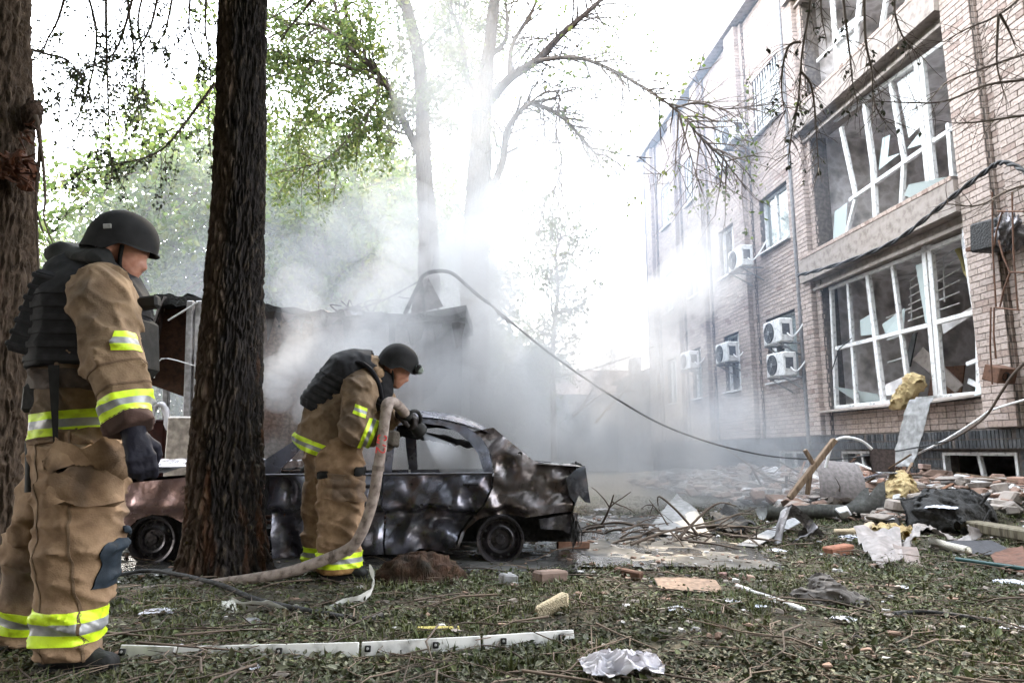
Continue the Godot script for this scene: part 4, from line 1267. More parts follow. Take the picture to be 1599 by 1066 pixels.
	tall_tree("tall_tree", "stout many-limbed tree in the light beams, right of the thinner one", -13.0, [Vector3(-0.739, 0.682, -13), Vector3(-0.73, 3.779, -13), Vector3(-0.696, 5.778, -13), Vector3(-0.652, 6.63, -13), Vector3(-0.608, 7.75, -13), Vector3(-0.497, 8.899, -13), Vector3(-0.37, 10.212, -13), Vector3(-0.267, 12.024, -13)], [0.32, 0.27, 0.24, 0.22, 0.19, 0.13, 0.11, 0.06],
		[[[Vector3(-0.684, 5.506, -12.8), Vector3(-0.497, 5.755, -12.8), Vector3(-0.184, 6.541, -12.8), Vector3(-0.096, 7.205, -12.8), Vector3(0.251, 7.699, -12.8), Vector3(0.535, 7.74, -12.8), Vector3(1.034, 7.451, -12.8), Vector3(1.648, 6.716, -12.8)], 0.09], [[Vector3(-0.608, 7.75, -13), Vector3(-0.046, 8.441, -13), Vector3(0.496, 8.827, -13), Vector3(1.032, 9.42, -13), Vector3(1.588, 9.946, -13), Vector3(2.164, 10.509, -13)], 0.12], [[Vector3(-0.631, 7.941, -13.2), Vector3(-0.765, 8.112, -13.2), Vector3(-0.944, 8.63, -13.2), Vector3(-1.075, 9.551, -13.2), Vector3(-1.398, 10.356, -13.2), Vector3(-1.509, 11.267, -13.2)], 0.09], [[Vector3(0.247, 7.592, -12.6), Vector3(0.642, 7.892, -12.6), Vector3(0.934, 7.837, -12.6), Vector3(0.864, 7.173, -12.6), Vector3(0.969, 6.452, -12.6), Vector3(0.851, 5.953, -12.6), Vector3(0.625, 5.627, -12.6), Vector3(0.497, 4.843, -12.6)], 0.025], [[Vector3(0.477, 8.521, -12.5), Vector3(1.28, 8.59, -12.5), Vector3(2.011, 8.314, -12.5), Vector3(2.658, 7.904, -12.5), Vector3(3.271, 7.431, -12.5), Vector3(3.687, 6.896, -12.5), Vector3(4.162, 6.408, -12.5)], 0.045], [[Vector3(3.187, 7.472, -12.4), Vector3(3.628, 7.579, -12.4), Vector3(4.121, 7.445, -12.4), Vector3(4.748, 7.512, -12.4)], 0.025], [[Vector3(-0.508, 9.085, -13.3), Vector3(-0.129, 9.528, -13.3), Vector3(-0.131, 10.428, -13.3)], 0.07], [[Vector3(-0.046, 8.441, -13), Vector3(0.007, 9.187, -13), Vector3(0.408, 9.917, -13), Vector3(0.683, 10.808, -13)], 0.06], [[Vector3(3.245, 7.378, -12.4), Vector3(3.402, 6.651, -12.4), Vector3(3.559, 6.001, -12.4)], 0.02]], 0.35)
	# thin young tree in the smoke
	var yt := thing("young_tree", "thin young tree standing alone in the smoke left of the brick building", "tree", Vector3(0.992, 1.722, -17))
	tw = MB.new()
	tips = []
	var sp := spline([Vector3(1.045, 0.627, -17), Vector3(1.025, 1.88, -17), Vector3(1.022, 3.163, -17), Vector3(1.08, 4.146, -17), Vector3(1.186, 4.978, -17), Vector3(1.129, 5.824, -17), Vector3(1.267, 6.338, -17)], 5)
	tw.tube(sp, [0.09, 0.02], 7)
	for i in range(8, sp.size()):
		for k in 3:
			grow(tw, sp[i], (Vector3(0, 0.5, 0) + rdir()).normalized(), rnd(0.5, 1.1), 0.02, 1, tips, 0.0, 2)
	part("trunk", tw, M.twig, yt)
	lp = leaf_places(tips, 5, 0.16, 0.1, GREENS)
	many("foliage", leaf_mesh, M.leaf_lit, lp[0], lp[1], yt)
	yt = thing("bare_sapling", "bare leafless sapling leaning in front of the low house", "tree", Vector3(2.579, 0.929, -15))
	tw = MB.new()
	tips = []
	for q in [[Vector3(2.111, 1.76, -15), Vector3(2.473, 2.181, -15), Vector3(2.692, 2.464, -15), Vector3(2.846, 2.892, -15)], [Vector3(1.825, 1.481, -15), Vector3(2.472, 2.153, -15), Vector3(2.964, 2.111, -15)], [Vector3(1.48, 1.76, -15), Vector3(1.841, 2.323, -15), Vector3(2.064, 2.82, -15)], [Vector3(1.338, 1.62, -15), Vector3(1.978, 2.111, -15), Vector3(2.613, 2.153, -15)]]:
		sp = spline(q, 5)
		tw.tube(sp, [0.03, 0.008], 5)
		for i in range(3, sp.size(), 2):
			grow(tw, sp[i], (Vector3(0, 0.6, 0) + rdir()).normalized(), rnd(0.2, 0.7), 0.008, 1, tips, 0.0, 2)
	part("stem", tw, M.twig, yt)
	# the mass of trees at the back
	var spots := [[-10.8, -24.0, 4.6, 12.5, "rounded bright green tree at the back, left of the dark trunk"], [-6.2, -23.0, 3.4, 11.0, "leafy green tree behind the kiosk roof, just right of the dark trunk"], [-3.6, -26.0, 3.2, 10.5, "pale sunlit tree behind the kiosk beside the thinner tall tree"], [-17.5, -28.0, 5.0, 8.5, "dull green tree at the back seen past the standing firefighter"], [-0.6, -33.0, 3.4, 6.0, "hazy far tree between the stout tree and the young tree"], [-8.5, -34.0, 6.5, 13.0, "wide tree farthest back behind the others"]]
	for i in spots.size():
		var s = spots[i]
		rng.seed = 90 + i
		bushy(s[0], s[1], s[2], s[3], s[4])
	for s in [[-6.5, 6.5, 6.0, 13.0, "tree behind the onlooker, on the left, shading the yard"], [1.5, 8.5, 6.0, 13.0, "tree straight behind the onlooker, shading the yard"], [9.0, 5.0, 5.5, 13.0, "tree behind the onlooker, on the right, shading the yard"], [-12.5, -2.0, 5.0, 12.0, "tree out of sight on the left, level with the onlooker"], [-15.0, -11.0, 5.0, 11.0, "tree far out on the left beside the kiosk"]]:
		bushy(s[0], s[1], s[2], s[3], s[4], "")


func tall_tree(called: String, label: String, z: float, line: Array, rads: Array, limbs: Array, bare: float):
	var o := thing(called, label, "tree", Vector3(line[0].x, 0, z), "tall trees behind the kiosk")
	var trunk := big_trunk(line, rads, 63 + int(z), 0.3, 80, 160)
	part("trunk", trunk, M.bark, o)
	var tips := []
	for l in limbs:
		var mb := MB.new()
		if l[1] > 0.08:
			mb.col = Color(0.075, 0.058, 0.048)
		var sp := spline(l[0], 5)
		mb.tube(sp, [l[1], l[1] * 0.3], 8)
		var q := []
		for i in range(3, sp.size()):
			for k in 2:
				var d: Vector3 = (sp[i] - sp[i - 1]).normalized() + rdir() * 0.9
				grow(mb, sp[i], d.normalized(), rnd(0.5, 1.3), minf(0.02, l[1] * 0.4), 2 if l[1] > 0.035 else 1, q, 0.3, 2)
		part("limb", mb, M.bark if l[1] > 0.08 else M.twig, o)
		var keep: float = 1.0 if sp[-1].x < -1.2 or bare == 0.0 else 0.05
		tips += q.filter(func(t): return rng.randf() < keep)
	# the crown above the picture
	var cr := MB.new()
	for k in (14 if bare == 0.0 else 4):
		grow(cr, line[-1] + Vector3(rnd(-1, 1), rnd(-2, 1.5), rnd(-1, 1)), (rdir() + Vector3(0, 0.6, 0)).normalized(), 2.4, 0.05, 2, tips, 0.1)
	part("crown_branch", cr, M.twig, o)
	var lp := leaf_places(tips, 5, 0.2, 0.1, GREENS, 0.4)
	many("foliage", leaf_mesh, M.leaf_lit, lp[0], lp[1], o)


func bushy(x: float, z: float, r: float, h: float, label: String, group := "trees at the back of the yard"):
	var o := thing("leafy_tree", label, "tree", Vector3(x, 0, z), group)
	var mb := MB.new()
	mb.tube([Vector3(x, 0, z), Vector3(x + 0.2, h * 0.45, z), Vector3(x, h * 0.8, z)], [0.25, 0.12], 8)
	var tips := []
	for k in 26:
		var d := rdir()
		grow(mb, Vector3(x, h * rnd(0.3, 0.8), z), (d + Vector3(0, 0.35, 0)).normalized(), r * 0.8, 0.06, 2, tips, 0.2, 3)
	part("trunk", mb, M.twig, o)
	var nz := noise(int(x * 7), 0.35, 3)
	for k in 3600:
		var d := rdir()
		var p := Vector3(x, h * 0.62, z) + d * Vector3(r, h * 0.5, r) * pow(rng.randf(), 0.35) * (1.0 + 0.35 * nz.get_noise_3dv(d * 4.0))
		if nz.get_noise_3dv(p) > -0.36 and p.y > 0.3:
			tips.append([p, d])
	var lp := leaf_places(tips, 8, 0.42, 0.23, GREENS, 0.4)
	many("foliage", leaf_mesh, M.leaf_lit, lp[0], lp[1], o)


# ---------------------------------------------------------------- the burnt car
const CZ := -6.23  # its middle line
var dn := noise(71, 2.1, 2)
var dk := noise(73, 4.2, 2, true)
var dr := noise(72, 1.5, 2, true)


func half_width(y: float) -> float:
	if y < 0.45:
		return lerpf(0.79, 0.82, clampf(y / 0.45, 0, 1))
	if y < 0.72:
		return lerpf(0.82, 0.785, (y - 0.45) / 0.27)
	return lerpf(0.785, 0.56, clampf((y - 0.72) / 0.42, 0, 1.15))


func crease(x: float, y: float) -> float:  # folded sheet: flat facets that meet in sharp lines
	var w := 0.5 * dn.get_noise_2d(x * 0.9, y * 0.9)
	var s := 0.0
	for f in [[0.25, 3.1, 0.1, 0.55], [2.1, 1.5, 0.35, 0.4], [-1.6, 2.3, 0.7, 0.35], [3.4, 4.3, 0.2, 0.16], [-4.0, 3.0, 0.6, 0.14]]:
		var t := fposmod(x * f[0] + y * f[1] + f[2] + w * 1.3, 1.0)
		s += f[3] * absf(t - 0.5) * 2.0 * (0.55 + 0.9 * dr.get_noise_2d(x * 0.5 + f[1], y * 0.5))
	var fold := 0.42 + 0.05 * dn.get_noise_2d(x * 1.6, 3.0) - y
	s += (0.75 + 0.4 * dr.get_noise_2d(x * 0.8, 8.0)) * smoothstep(0.0, 0.022, fold) * (1.0 - 0.65 * smoothstep(0.03, 0.24, fold)) * smoothstep(0.3, -0.1, x)
	return clampf(s, 0.0, 1.7) * 0.75 + 0.1 * absf(dk.get_noise_2d(x * 1.3, y * 1.3))


func skin(q: Vector2, dent: float, out := 0.0) -> Vector3:
	var h := half_width(q.y)
	var k := (CZ + h) / -5.42
	var y := 0.86 + (q.y - 0.86) * k if q.y > 0.72 else q.y
	var x := q.x * (k if q.y > 0.72 else 1.0)
	var taper := 0.1 * smoothstep(0.15, 0.75, x) + 0.14 * smoothstep(-2.9, -3.6, x)
	var z := h - taper + out
	if dent > 0.0:
		z -= dent * crease(x, q.y)
	return Vector3(x, y, CZ + z)


func car_panel(poly: Array, dent: float, col: Color, cell := 0.028, side := 1.0, out := 0.0) -> MB:
	var mb := MB.new()
	mb.col = col
	var pp := PackedVector2Array(poly)
	var box := Rect2(pp[0], Vector2.ZERO)
	for p in pp:
		box = box.expand(p)
	var ids := {}
	for i in int(box.size.x / cell) + 1:
		for j in int(box.size.y / cell) + 1:
			var o := box.position + Vector2(i, j) * cell
			var sq := PackedVector2Array([o, o + Vector2(cell, 0), o + Vector2(cell, cell), o + Vector2(0, cell)])
			for piece in Geometry2D.intersect_polygons(sq, pp):
				if piece.size() < 3:
					continue
				var ii := []
				for p in piece:
					var key := Vector2i((p * 4000.0).round())
					if not ids.has(key):
						ids[key] = mb.add(skin(p, dent, out), Vector3.ZERO)
					ii.append(ids[key])
				for k in range(1, ii.size() - 1):
					var a: Vector3 = mb.v[ii[0]]
					var up := (mb.v[ii[k + 1]] - a).cross(mb.v[ii[k]] - a)
					mb.ix.append_array([ii[0], ii[k], ii[k + 1]] if up.z > 0 else [ii[0], ii[k + 1], ii[k]])
	var sn := noise(75, 2.4, 5)
	for i in mb.v.size():
		var a := sn.get_noise_3dv(mb.v[i] * 1.5)
		var b := sn.get_noise_3dv(mb.v[i] * 1.7 + Vector3(7, 0, 0))
		mb.c[i] = col.lerp(Color(0.36, 0.36, 0.39), 0.12 * smoothstep(0.14, 0.24, a)).lerp(Color(0.2, 0.115, 0.08), 0.3 * smoothstep(0.2, 0.3, b)).lerp(Color(0.03, 0.03, 0.032), 0.2 * smoothstep(0.12, 0.3, -a))
	mb.smooth()
	# the folded edge all round
	for i in pp.size():
		var a := pp[i]
		var b := pp[(i + 1) % pp.size()]
		var n := maxi(1, int(a.distance_to(b) / 0.04))
		for k in n:
			var p := skin(a.lerp(b, float(k) / n), dent, out)
			var q := skin(a.lerp(b, float(k + 1) / n), dent, out)
			var back := Vector3(0, 0, -0.03)
			mb.oquad(p, q, q + back, p + back, Vector3(box.get_center().x, box.get_center().y, p.z))
	if side < 0:
		for i in mb.v.size():
			mb.v[i].z = 2 * CZ - mb.v[i].z
			mb.n[i].z = -mb.n[i].z
		for t in range(0, mb.ix.size(), 3):
			var x := mb.ix[t + 1]
			mb.ix[t + 1] = mb.ix[t + 2]
			mb.ix[t + 2] = x
	return mb


func build_car():
	var car := thing("burnt_car", "burnt-out dented sedan with no glass or tyres, beside the large trunk", "car", Vector3(-1.4, 0, CZ))
	var blue := Color(0.15, 0.156, 0.185)
	var brown := Color(0.16, 0.142, 0.138)
	var rear_door := [Vector2(-1.021, 0.683), Vector2(-0.157, 0.692), Vector2(-0.167, 0.58), Vector2(-0.231, 0.444), Vector2(-0.348, 0.328), Vector2(-0.416, 0.233), Vector2(-0.449, 0.128), Vector2(-0.537, 0.081), Vector2(-0.734, 0.109), Vector2(-0.782, 0.071), Vector2(-0.992, 0.067)]
	var front_door := [Vector2(-1.939, 0.673), Vector2(-1.041, 0.683), Vector2(-1.022, 0.396), Vector2(-1.007, 0.067), Vector2(-1.467, 0.052), Vector2(-1.887, 0.033), Vector2(-1.918, 0.396)]
	var fender := [Vector2(-3.403, 0.396), Vector2(-3.353, 0.531), Vector2(-2.988, 0.619), Vector2(-2.542, 0.663), Vector2(-1.954, 0.678), Vector2(-1.933, 0.396), Vector2(-1.903, 0.043), Vector2(-2.299, 0.033), Vector2(-2.391, 0.09), Vector2(-2.454, 0.214), Vector2(-2.561, 0.319), Vector2(-2.688, 0.372), Vector2(-2.808, 0.376), Vector2(-2.923, 0.338), Vector2(-3.003, 0.242), Vector2(-3.04, 0.109), Vector2(-3.075, 0.062), Vector2(-3.33, 0.062)]
	var quarter := [Vector2(-0.142, 0.692), Vector2(-0.168, 0.835), Vector2(-0.224, 0.944), Vector2(-0.31, 1.019), Vector2(-0.149, 1.049), Vector2(0.003, 0.925), Vector2(0.153, 0.801), Vector2(0.233, 0.771), Vector2(0.503, 0.751), Vector2(0.542, 0.687), Vector2(0.47, 0.541), Vector2(0.483, 0.396), Vector2(0.299, 0.381), Vector2(0.106, 0.352), Vector2(-0.047, 0.372), Vector2(-0.171, 0.362), Vector2(-0.264, 0.333), Vector2(-0.362, 0.252), Vector2(-0.415, 0.119), Vector2(-0.434, 0.119), Vector2(-0.401, 0.228), Vector2(-0.333, 0.319), Vector2(-0.216, 0.439), Vector2(-0.152, 0.575)]
	var rail := [Vector2(-1.019, 1.11), Vector2(-0.807, 1.125), Vector2(-0.554, 1.105), Vector2(-0.351, 1.049), Vector2(-0.239, 0.964), Vector2(-0.178, 0.855), Vector2(-0.147, 0.692), Vector2(-0.222, 0.702), Vector2(-0.268, 0.845), Vector2(-0.335, 0.934), Vector2(-0.431, 1.014), Vector2(-0.553, 1.064), Vector2(-0.73, 1.084), Vector2(-0.917, 1.064), Vector2(-1.017, 1.059)]
	var front_rail := [Vector2(-1.99, 0.766), Vector2(-1.733, 0.934), Vector2(-1.512, 1.054), Vector2(-1.287, 1.105), Vector2(-1.019, 1.115), Vector2(-1.018, 1.064), Vector2(-1.26, 1.064), Vector2(-1.46, 1.014), Vector2(-1.656, 0.895), Vector2(-1.827, 0.712), Vector2(-1.829, 0.673), Vector2(-1.949, 0.673)]
	var bpost := [Vector2(-1.041, 0.683), Vector2(-1.023, 1.074), Vector2(-0.912, 1.074), Vector2(-0.951, 0.683)]
	for s in [1.0, -1.0]:
		var k: float = 1.0 if s > 0 else 0.3
		part("rear_door", car_panel(rear_door, 0.18 * k, blue, 0.02, s), M.burnt, car)
		part("front_door", car_panel(front_door, 0.17 * k, blue, 0.028, s), M.burnt, car)
		var fd := part("front_fender", car_panel(fender, 0.035 * k, Color(0.3, 0.2, 0.18), 0.035, s), M.burnt, car)
		if s > 0:
			fd.set_meta("label", "rust-pink scorched front fender")
		part("rear_quarter", car_panel(quarter, 0.13 * k, brown, 0.02, s), M.burnt, car)
		part("roof_rail", car_panel(rail, 0.015, blue, 0.03, s, -0.01), M.burnt, car)
		part("windscreen_pillar", car_panel(front_rail, 0.01, blue, 0.03, s, -0.01), M.burnt, car)
		part("door_pillar", car_panel(bpost, 0.02, blue, 0.03, s, -0.012), M.burnt, car)
	# lids across the car
	var edge := [Vector2(-1.512, 1.064), Vector2(-1.287, 1.115), Vector2(-1.02, 1.13), Vector2(-0.807, 1.135), Vector2(-0.554, 1.115), Vector2(-0.326, 1.059), Vector2(-0.169, 1.004)]
	part("roof", across(edge, 0.075, 0.0, blue, 0.008), M.burnt, car)
	part("charred_headlining", across([Vector2(-1.409, 1.004), Vector2(-1.017, 1.044), Vector2(-0.754, 1.024), Vector2(-0.501, 0.974), Vector2(-0.35, 0.934)], -0.02, -0.05, Color(0.3, 0.3, 0.3), 0.05), M.char, car)
	var lid := across([Vector2(0.193, 0.766), Vector2(0.353, 0.756), Vector2(0.573, 0.741)], 0.0, 0.0, Color(0.08, 0.08, 0.085), 0.01)
	part("boot_lid", lid, M.burnt, car)
	part("boot_lid_edge", across([Vector2(0.573, 0.751), Vector2(0.587, 0.722), Vector2(0.596, 0.663), Vector2(0.605, 0.59)], 0.0, 0.06, Color(0.1, 0.1, 0.11), 0.02), M.char, car)
	part("bonnet", across([Vector2(-3.449, 0.648), Vector2(-3.246, 0.717), Vector2(-2.999, 0.741), Vector2(-2.549, 0.746), Vector2(-2, 0.776)], 0.04, 0.02, Color(0.62, 0.6, 0.6), 0.02), M.burnt, car)
	part("bonnet_frame", across([Vector2(-3.417, 0.531), Vector2(-3.188, 0.629), Vector2(-2.742, 0.668), Vector2(-1.996, 0.707)], 0.0, -0.03, Color(0.5, 0.42, 0.4), 0.02), M.char, car)
	part("rear_panel", across([Vector2(0.467, 0.712), Vector2(0.525, 0.541), Vector2(0.478, 0.396), Vector2(0.505, 0.252), Vector2(0.494, 0.157)], 0.0, 0.0, Color(0.12, 0.11, 0.11), 0.08), M.burnt, car)
	part("front_panel", across([Vector2(-3.391, 0.565), Vector2(-3.403, 0.396), Vector2(-3.331, 0.071)], 0.0, 0.0, Color(0.12, 0.11, 0.11), 0.06), M.burnt, car)
	# torn bumper
	var tb := car_panel([Vector2(0.421, 0.648), Vector2(0.502, 0.722), Vector2(0.573, 0.751), Vector2(0.595, 0.604), Vector2(0.613, 0.463), Vector2(0.568, 0.473), Vector2(0.524, 0.526), Vector2(0.489, 0.463), Vector2(0.45, 0.517)], 0.02, Color(0.05, 0.052, 0.06), 0.02, 1.0, 0.05)
	part("torn_bumper", tb, M.burnt, car)
	tb = car_panel([Vector2(0.21, 0.338), Vector2(0.448, 0.376), Vector2(0.512, 0.381), Vector2(0.525, 0.252), Vector2(0.504, 0.147), Vector2(0.47, 0.214), Vector2(0.397, 0.252), Vector2(0.224, 0.266)], 0.12, Color(0.1, 0.1, 0.11), 0.02, 1.0, -0.02)
	part("bumper_mount", tb, M.burnt, car)
	var rag := MB.new()
	rag.col = Color(0.1, 0.1, 0.1)
	for k in 14:
		var a := skin([Vector2(0.506, 0.324)][0] + Vector2(rnd(-0.05, 0.01), rnd(-0.03, 0.06)), 0.0)
		rag.tube([a, a + Vector3(rnd(-0.02, 0.03), -0.08, rnd(0, 0.04)), a + Vector3(rnd(-0.03, 0.03), rnd(-0.22, -0.1), rnd(0, 0.05))], [0.006, 0.002], 4)
	part("melted_plastic", rag, M.char, car)
	# floor, sills, wheel wells and what is left inside
	var fl := MB.new()
	fl.box(Transform3D(Basis.IDENTITY, Vector3(-1.4, 0.19, CZ)), Vector3(3.9, 0.1, 1.0))
	fl.box(Transform3D(Basis.IDENTITY, Vector3(-2.2, 0.42, CZ)), Vector3(0.06, 0.5, 1.1))
	fl.box(Transform3D(Basis.IDENTITY, Vector3(-3.0, 0.4, CZ)), Vector3(1.2, 0.3, 0.9))
	fl.box(Transform3D(Basis.IDENTITY, Vector3(0.05, 0.45, CZ)), Vector3(0.9, 0.42, 1.0))
	for x in [-2.9, -0.08]:
		fl.box(Transform3D(Basis.IDENTITY, Vector3(x, 0.36, CZ + 0.42)), Vector3(0.8, 0.4, 0.06))
		fl.box(Transform3D(Basis.IDENTITY, Vector3(x, 0.36, CZ - 0.42)), Vector3(0.8, 0.4, 0.06))
	part("floor_pan", fl, M.char, car)
	for s in [1.0, -1.0]:
		var si := MB.new()
		si.col = Color(0.08, 0.08, 0.09)
		si.bbox(Transform3D(Basis.IDENTITY, Vector3(-1.5, 0.13, CZ + s * 0.48)), Vector3(1.9, 0.1, 0.14), 0.02)
		part("sill", si, M.burnt, car)
	for x in [-1.85, -0.85]:
		for s in [1.0, -1.0]:
			if x < -1 or s > 0:
				var se := MB.new()
				var c := Vector3(x, 0.3, CZ + s * 0.36)
				for k in 6:
					se.tube([c + Vector3(0.02 * k, 0.06 * k, -0.22), c + Vector3(0.02 * k, 0.06 * k + 0.02, 0.22)], [0.012], 5)
				for z in [-0.22, 0.22]:
					se.tube([c + Vector3(-0.4, 0, z), c + Vector3(0, 0, z), c + Vector3(0.12, 0.36, z)], [0.018], 6)
				part("seat_frame", se, M.rust, car)
	var sw := MB.new()
	var ring := []
	for a in 19:
		ring.append(Vector3(-1.98, 0.62, CZ - 0.36) + Vector3(0.08 * cos(TAU * a / 18), 0.17 * cos(TAU * a / 18), 0.18 * sin(TAU * a / 18)))
	sw.tube(ring, [0.012], 6)
	part("steering_wheel", sw, M.char, car)
	for h in [Vector2(-0.483, 0.434), Vector2(-0.706, 0.444), Vector2(-0.082, 0.604), Vector2(-0.037, 0.541), Vector2(-0.795, 0.604), Vector2(-0.346, 0.59), Vector2(0.251, 0.58), Vector2(-1.77, 0.214), Vector2(0.063, 0.845)]:
		var ho := MB.new()
		var c := skin(h, 0.15) + Vector3(0, 0, 0.004)
		var r := rnd(0.007, 0.017)
		for k in 9:
			var a := TAU * k / 9
			var b := TAU * (k + 1) / 9
			ho.otri(c, c + Vector3(cos(a) * r * rnd(0.8, 1.2), sin(a) * r, 0.004), c + Vector3(cos(b) * r, sin(b) * r, 0.004), c - Vector3(0, 0, 1))
		part("torn_hole", ho, M.char, car)
	for q in [Vector2(-0.321, 0.609), Vector2(-1.118, 0.59)]:
		var hd := MB.new()
		hd.col = Color(0.05, 0.05, 0.055)
		hd.bbox(Transform3D(Basis.IDENTITY, skin(q, 0.15) + Vector3(0, 0, 0.008)), Vector3(0.13, 0.028, 0.03), 0.008)
		part("door_handle", hd, M.burnt, car)
	for s in [[Vector2(-1.934, 0.673), Vector2(-1.495, 0.678), Vector2(-1.041, 0.678)], [Vector2(-1.016, 0.678), Vector2(-0.597, 0.683), Vector2(-0.157, 0.687)]]:
		var tr := MB.new()
		tr.col = Color(0.12, 0.12, 0.13)
		var q := []
		for p in s:
			q.append(skin(p, 0.0) + Vector3(0, 0.004, 0.0))
		tr.tube(spline(q, 5), [0.011], 6)
		part("window_trim", tr, M.burnt, car)
	# bare steel wheels, tyres burnt away
	for w in [Vector3(-0.092, 0.165, -5.5), Vector3(-2.799, 0.136, -5.5)]:
		for s in [1.0, -1.0]:
			var c := Vector3(w.x, 0.185, CZ + s * 0.71)
			var ax := Vector3(0, 0, s)
			var rim := MB.new()
			rim.col = Color(0.06, 0.055, 0.06)
			rim.disc(c, ax, [Vector2(0.0, 0.03), Vector2(0.035, 0.03), Vector2(0.04, 0.015), Vector2(0.075, 0.012), Vector2(0.085, 0.03), Vector2(0.1, 0.035), Vector2(0.118, 0.02), Vector2(0.14, 0.0), Vector2(0.15, 0.0), Vector2(0.165, 0.05), Vector2(0.182, 0.055), Vector2(0.186, 0.048), Vector2(0.172, 0.03), Vector2(0.165, -0.06), Vector2(0.18, -0.1)], 40)
			var wh := part("wheel", rim, M.burnt, car)
			if s > 0:
				var ho := MB.new()
				for k in 12:
					var a := TAU * k / 12
					ho.disc(c + Vector3(cos(a), sin(a), 0) * 0.128 + ax * 0.014, ax, [Vector2(0, 0.002), Vector2(0.011, 0.002), Vector2(0.013, -0.004)], 10)
				for k in 4:
					var a := TAU * k / 4 + 0.4
					ho.disc(c + Vector3(cos(a), sin(a), 0) * 0.056 + ax * 0.014, ax, [Vector2(0, 0.012), Vector2(0.008, 0.01), Vector2(0.009, 0.0)], 8)
				part("rim_hole", ho, M.char, wh).position = Vector3.ZERO
			var ash := MB.new()
			ash.disc(c - ax * 0.02, ax, [Vector2(0.165, 0.05), Vector2(0.2, 0.045), Vector2(0.205, -0.1), Vector2(0.165, -0.12)] if w.x < -1 else [Vector2(0.12, -0.05), Vector2(0.15, -0.06), Vector2(0.15, -0.16), Vector2(0.1, -0.16)], 30)
			part("tyre_remains", ash, M.char, car)
	for s in [1.0, -1.0]:
		var mb := MB.new()
		mb.tube([Vector3(-3.45, 0.3, CZ + s * 0.55), Vector3(-3.5, 0.35, CZ + s * 0.35)], [0.07, 0.05], 10)
		part("headlight", mb, M.char, car)


func across(prof: Array, crown: float, lift: float, col: Color, rough: float) -> MB:  # a sheet from the near side of the car to the far side along a side profile
	var mb := MB.new()
	mb.col = col
	var pts := []
	for p in prof:
		pts.append(Vector3(p.x, p.y, 0))
	pts = spline(pts, 5)
	mb.grid(pts.size() - 1, 40, func(u, v):
		var p: Vector3 = pts[roundi(u * (pts.size() - 1))]
		var s := skin(Vector2(p.x, p.y), 0.0)
		var h := s.z - CZ - 0.012
		var t: float = 1.0 - 2.0 * v
		return Vector3(s.x, s.y + (crown + lift * 0.5) * (1.0 - t * t) * (1.0 - 0.9 * pow(absf(2.0 * u - 1.0), 3)) + rough * dn.get_noise_2d(s.x * 2.5, v * 3.0) * (1.0 - pow(t, 6)), CZ + h * t))
	if mb.n[mb.n.size() / 2].y < 0:
		for t in range(0, mb.ix.size(), 3):
			var x := mb.ix[t + 1]
			mb.ix[t + 1] = mb.ix[t + 2]
			mb.ix[t + 2] = x
		for i in mb.n.size():
			mb.n[i] = -mb.n[i]
	return mb


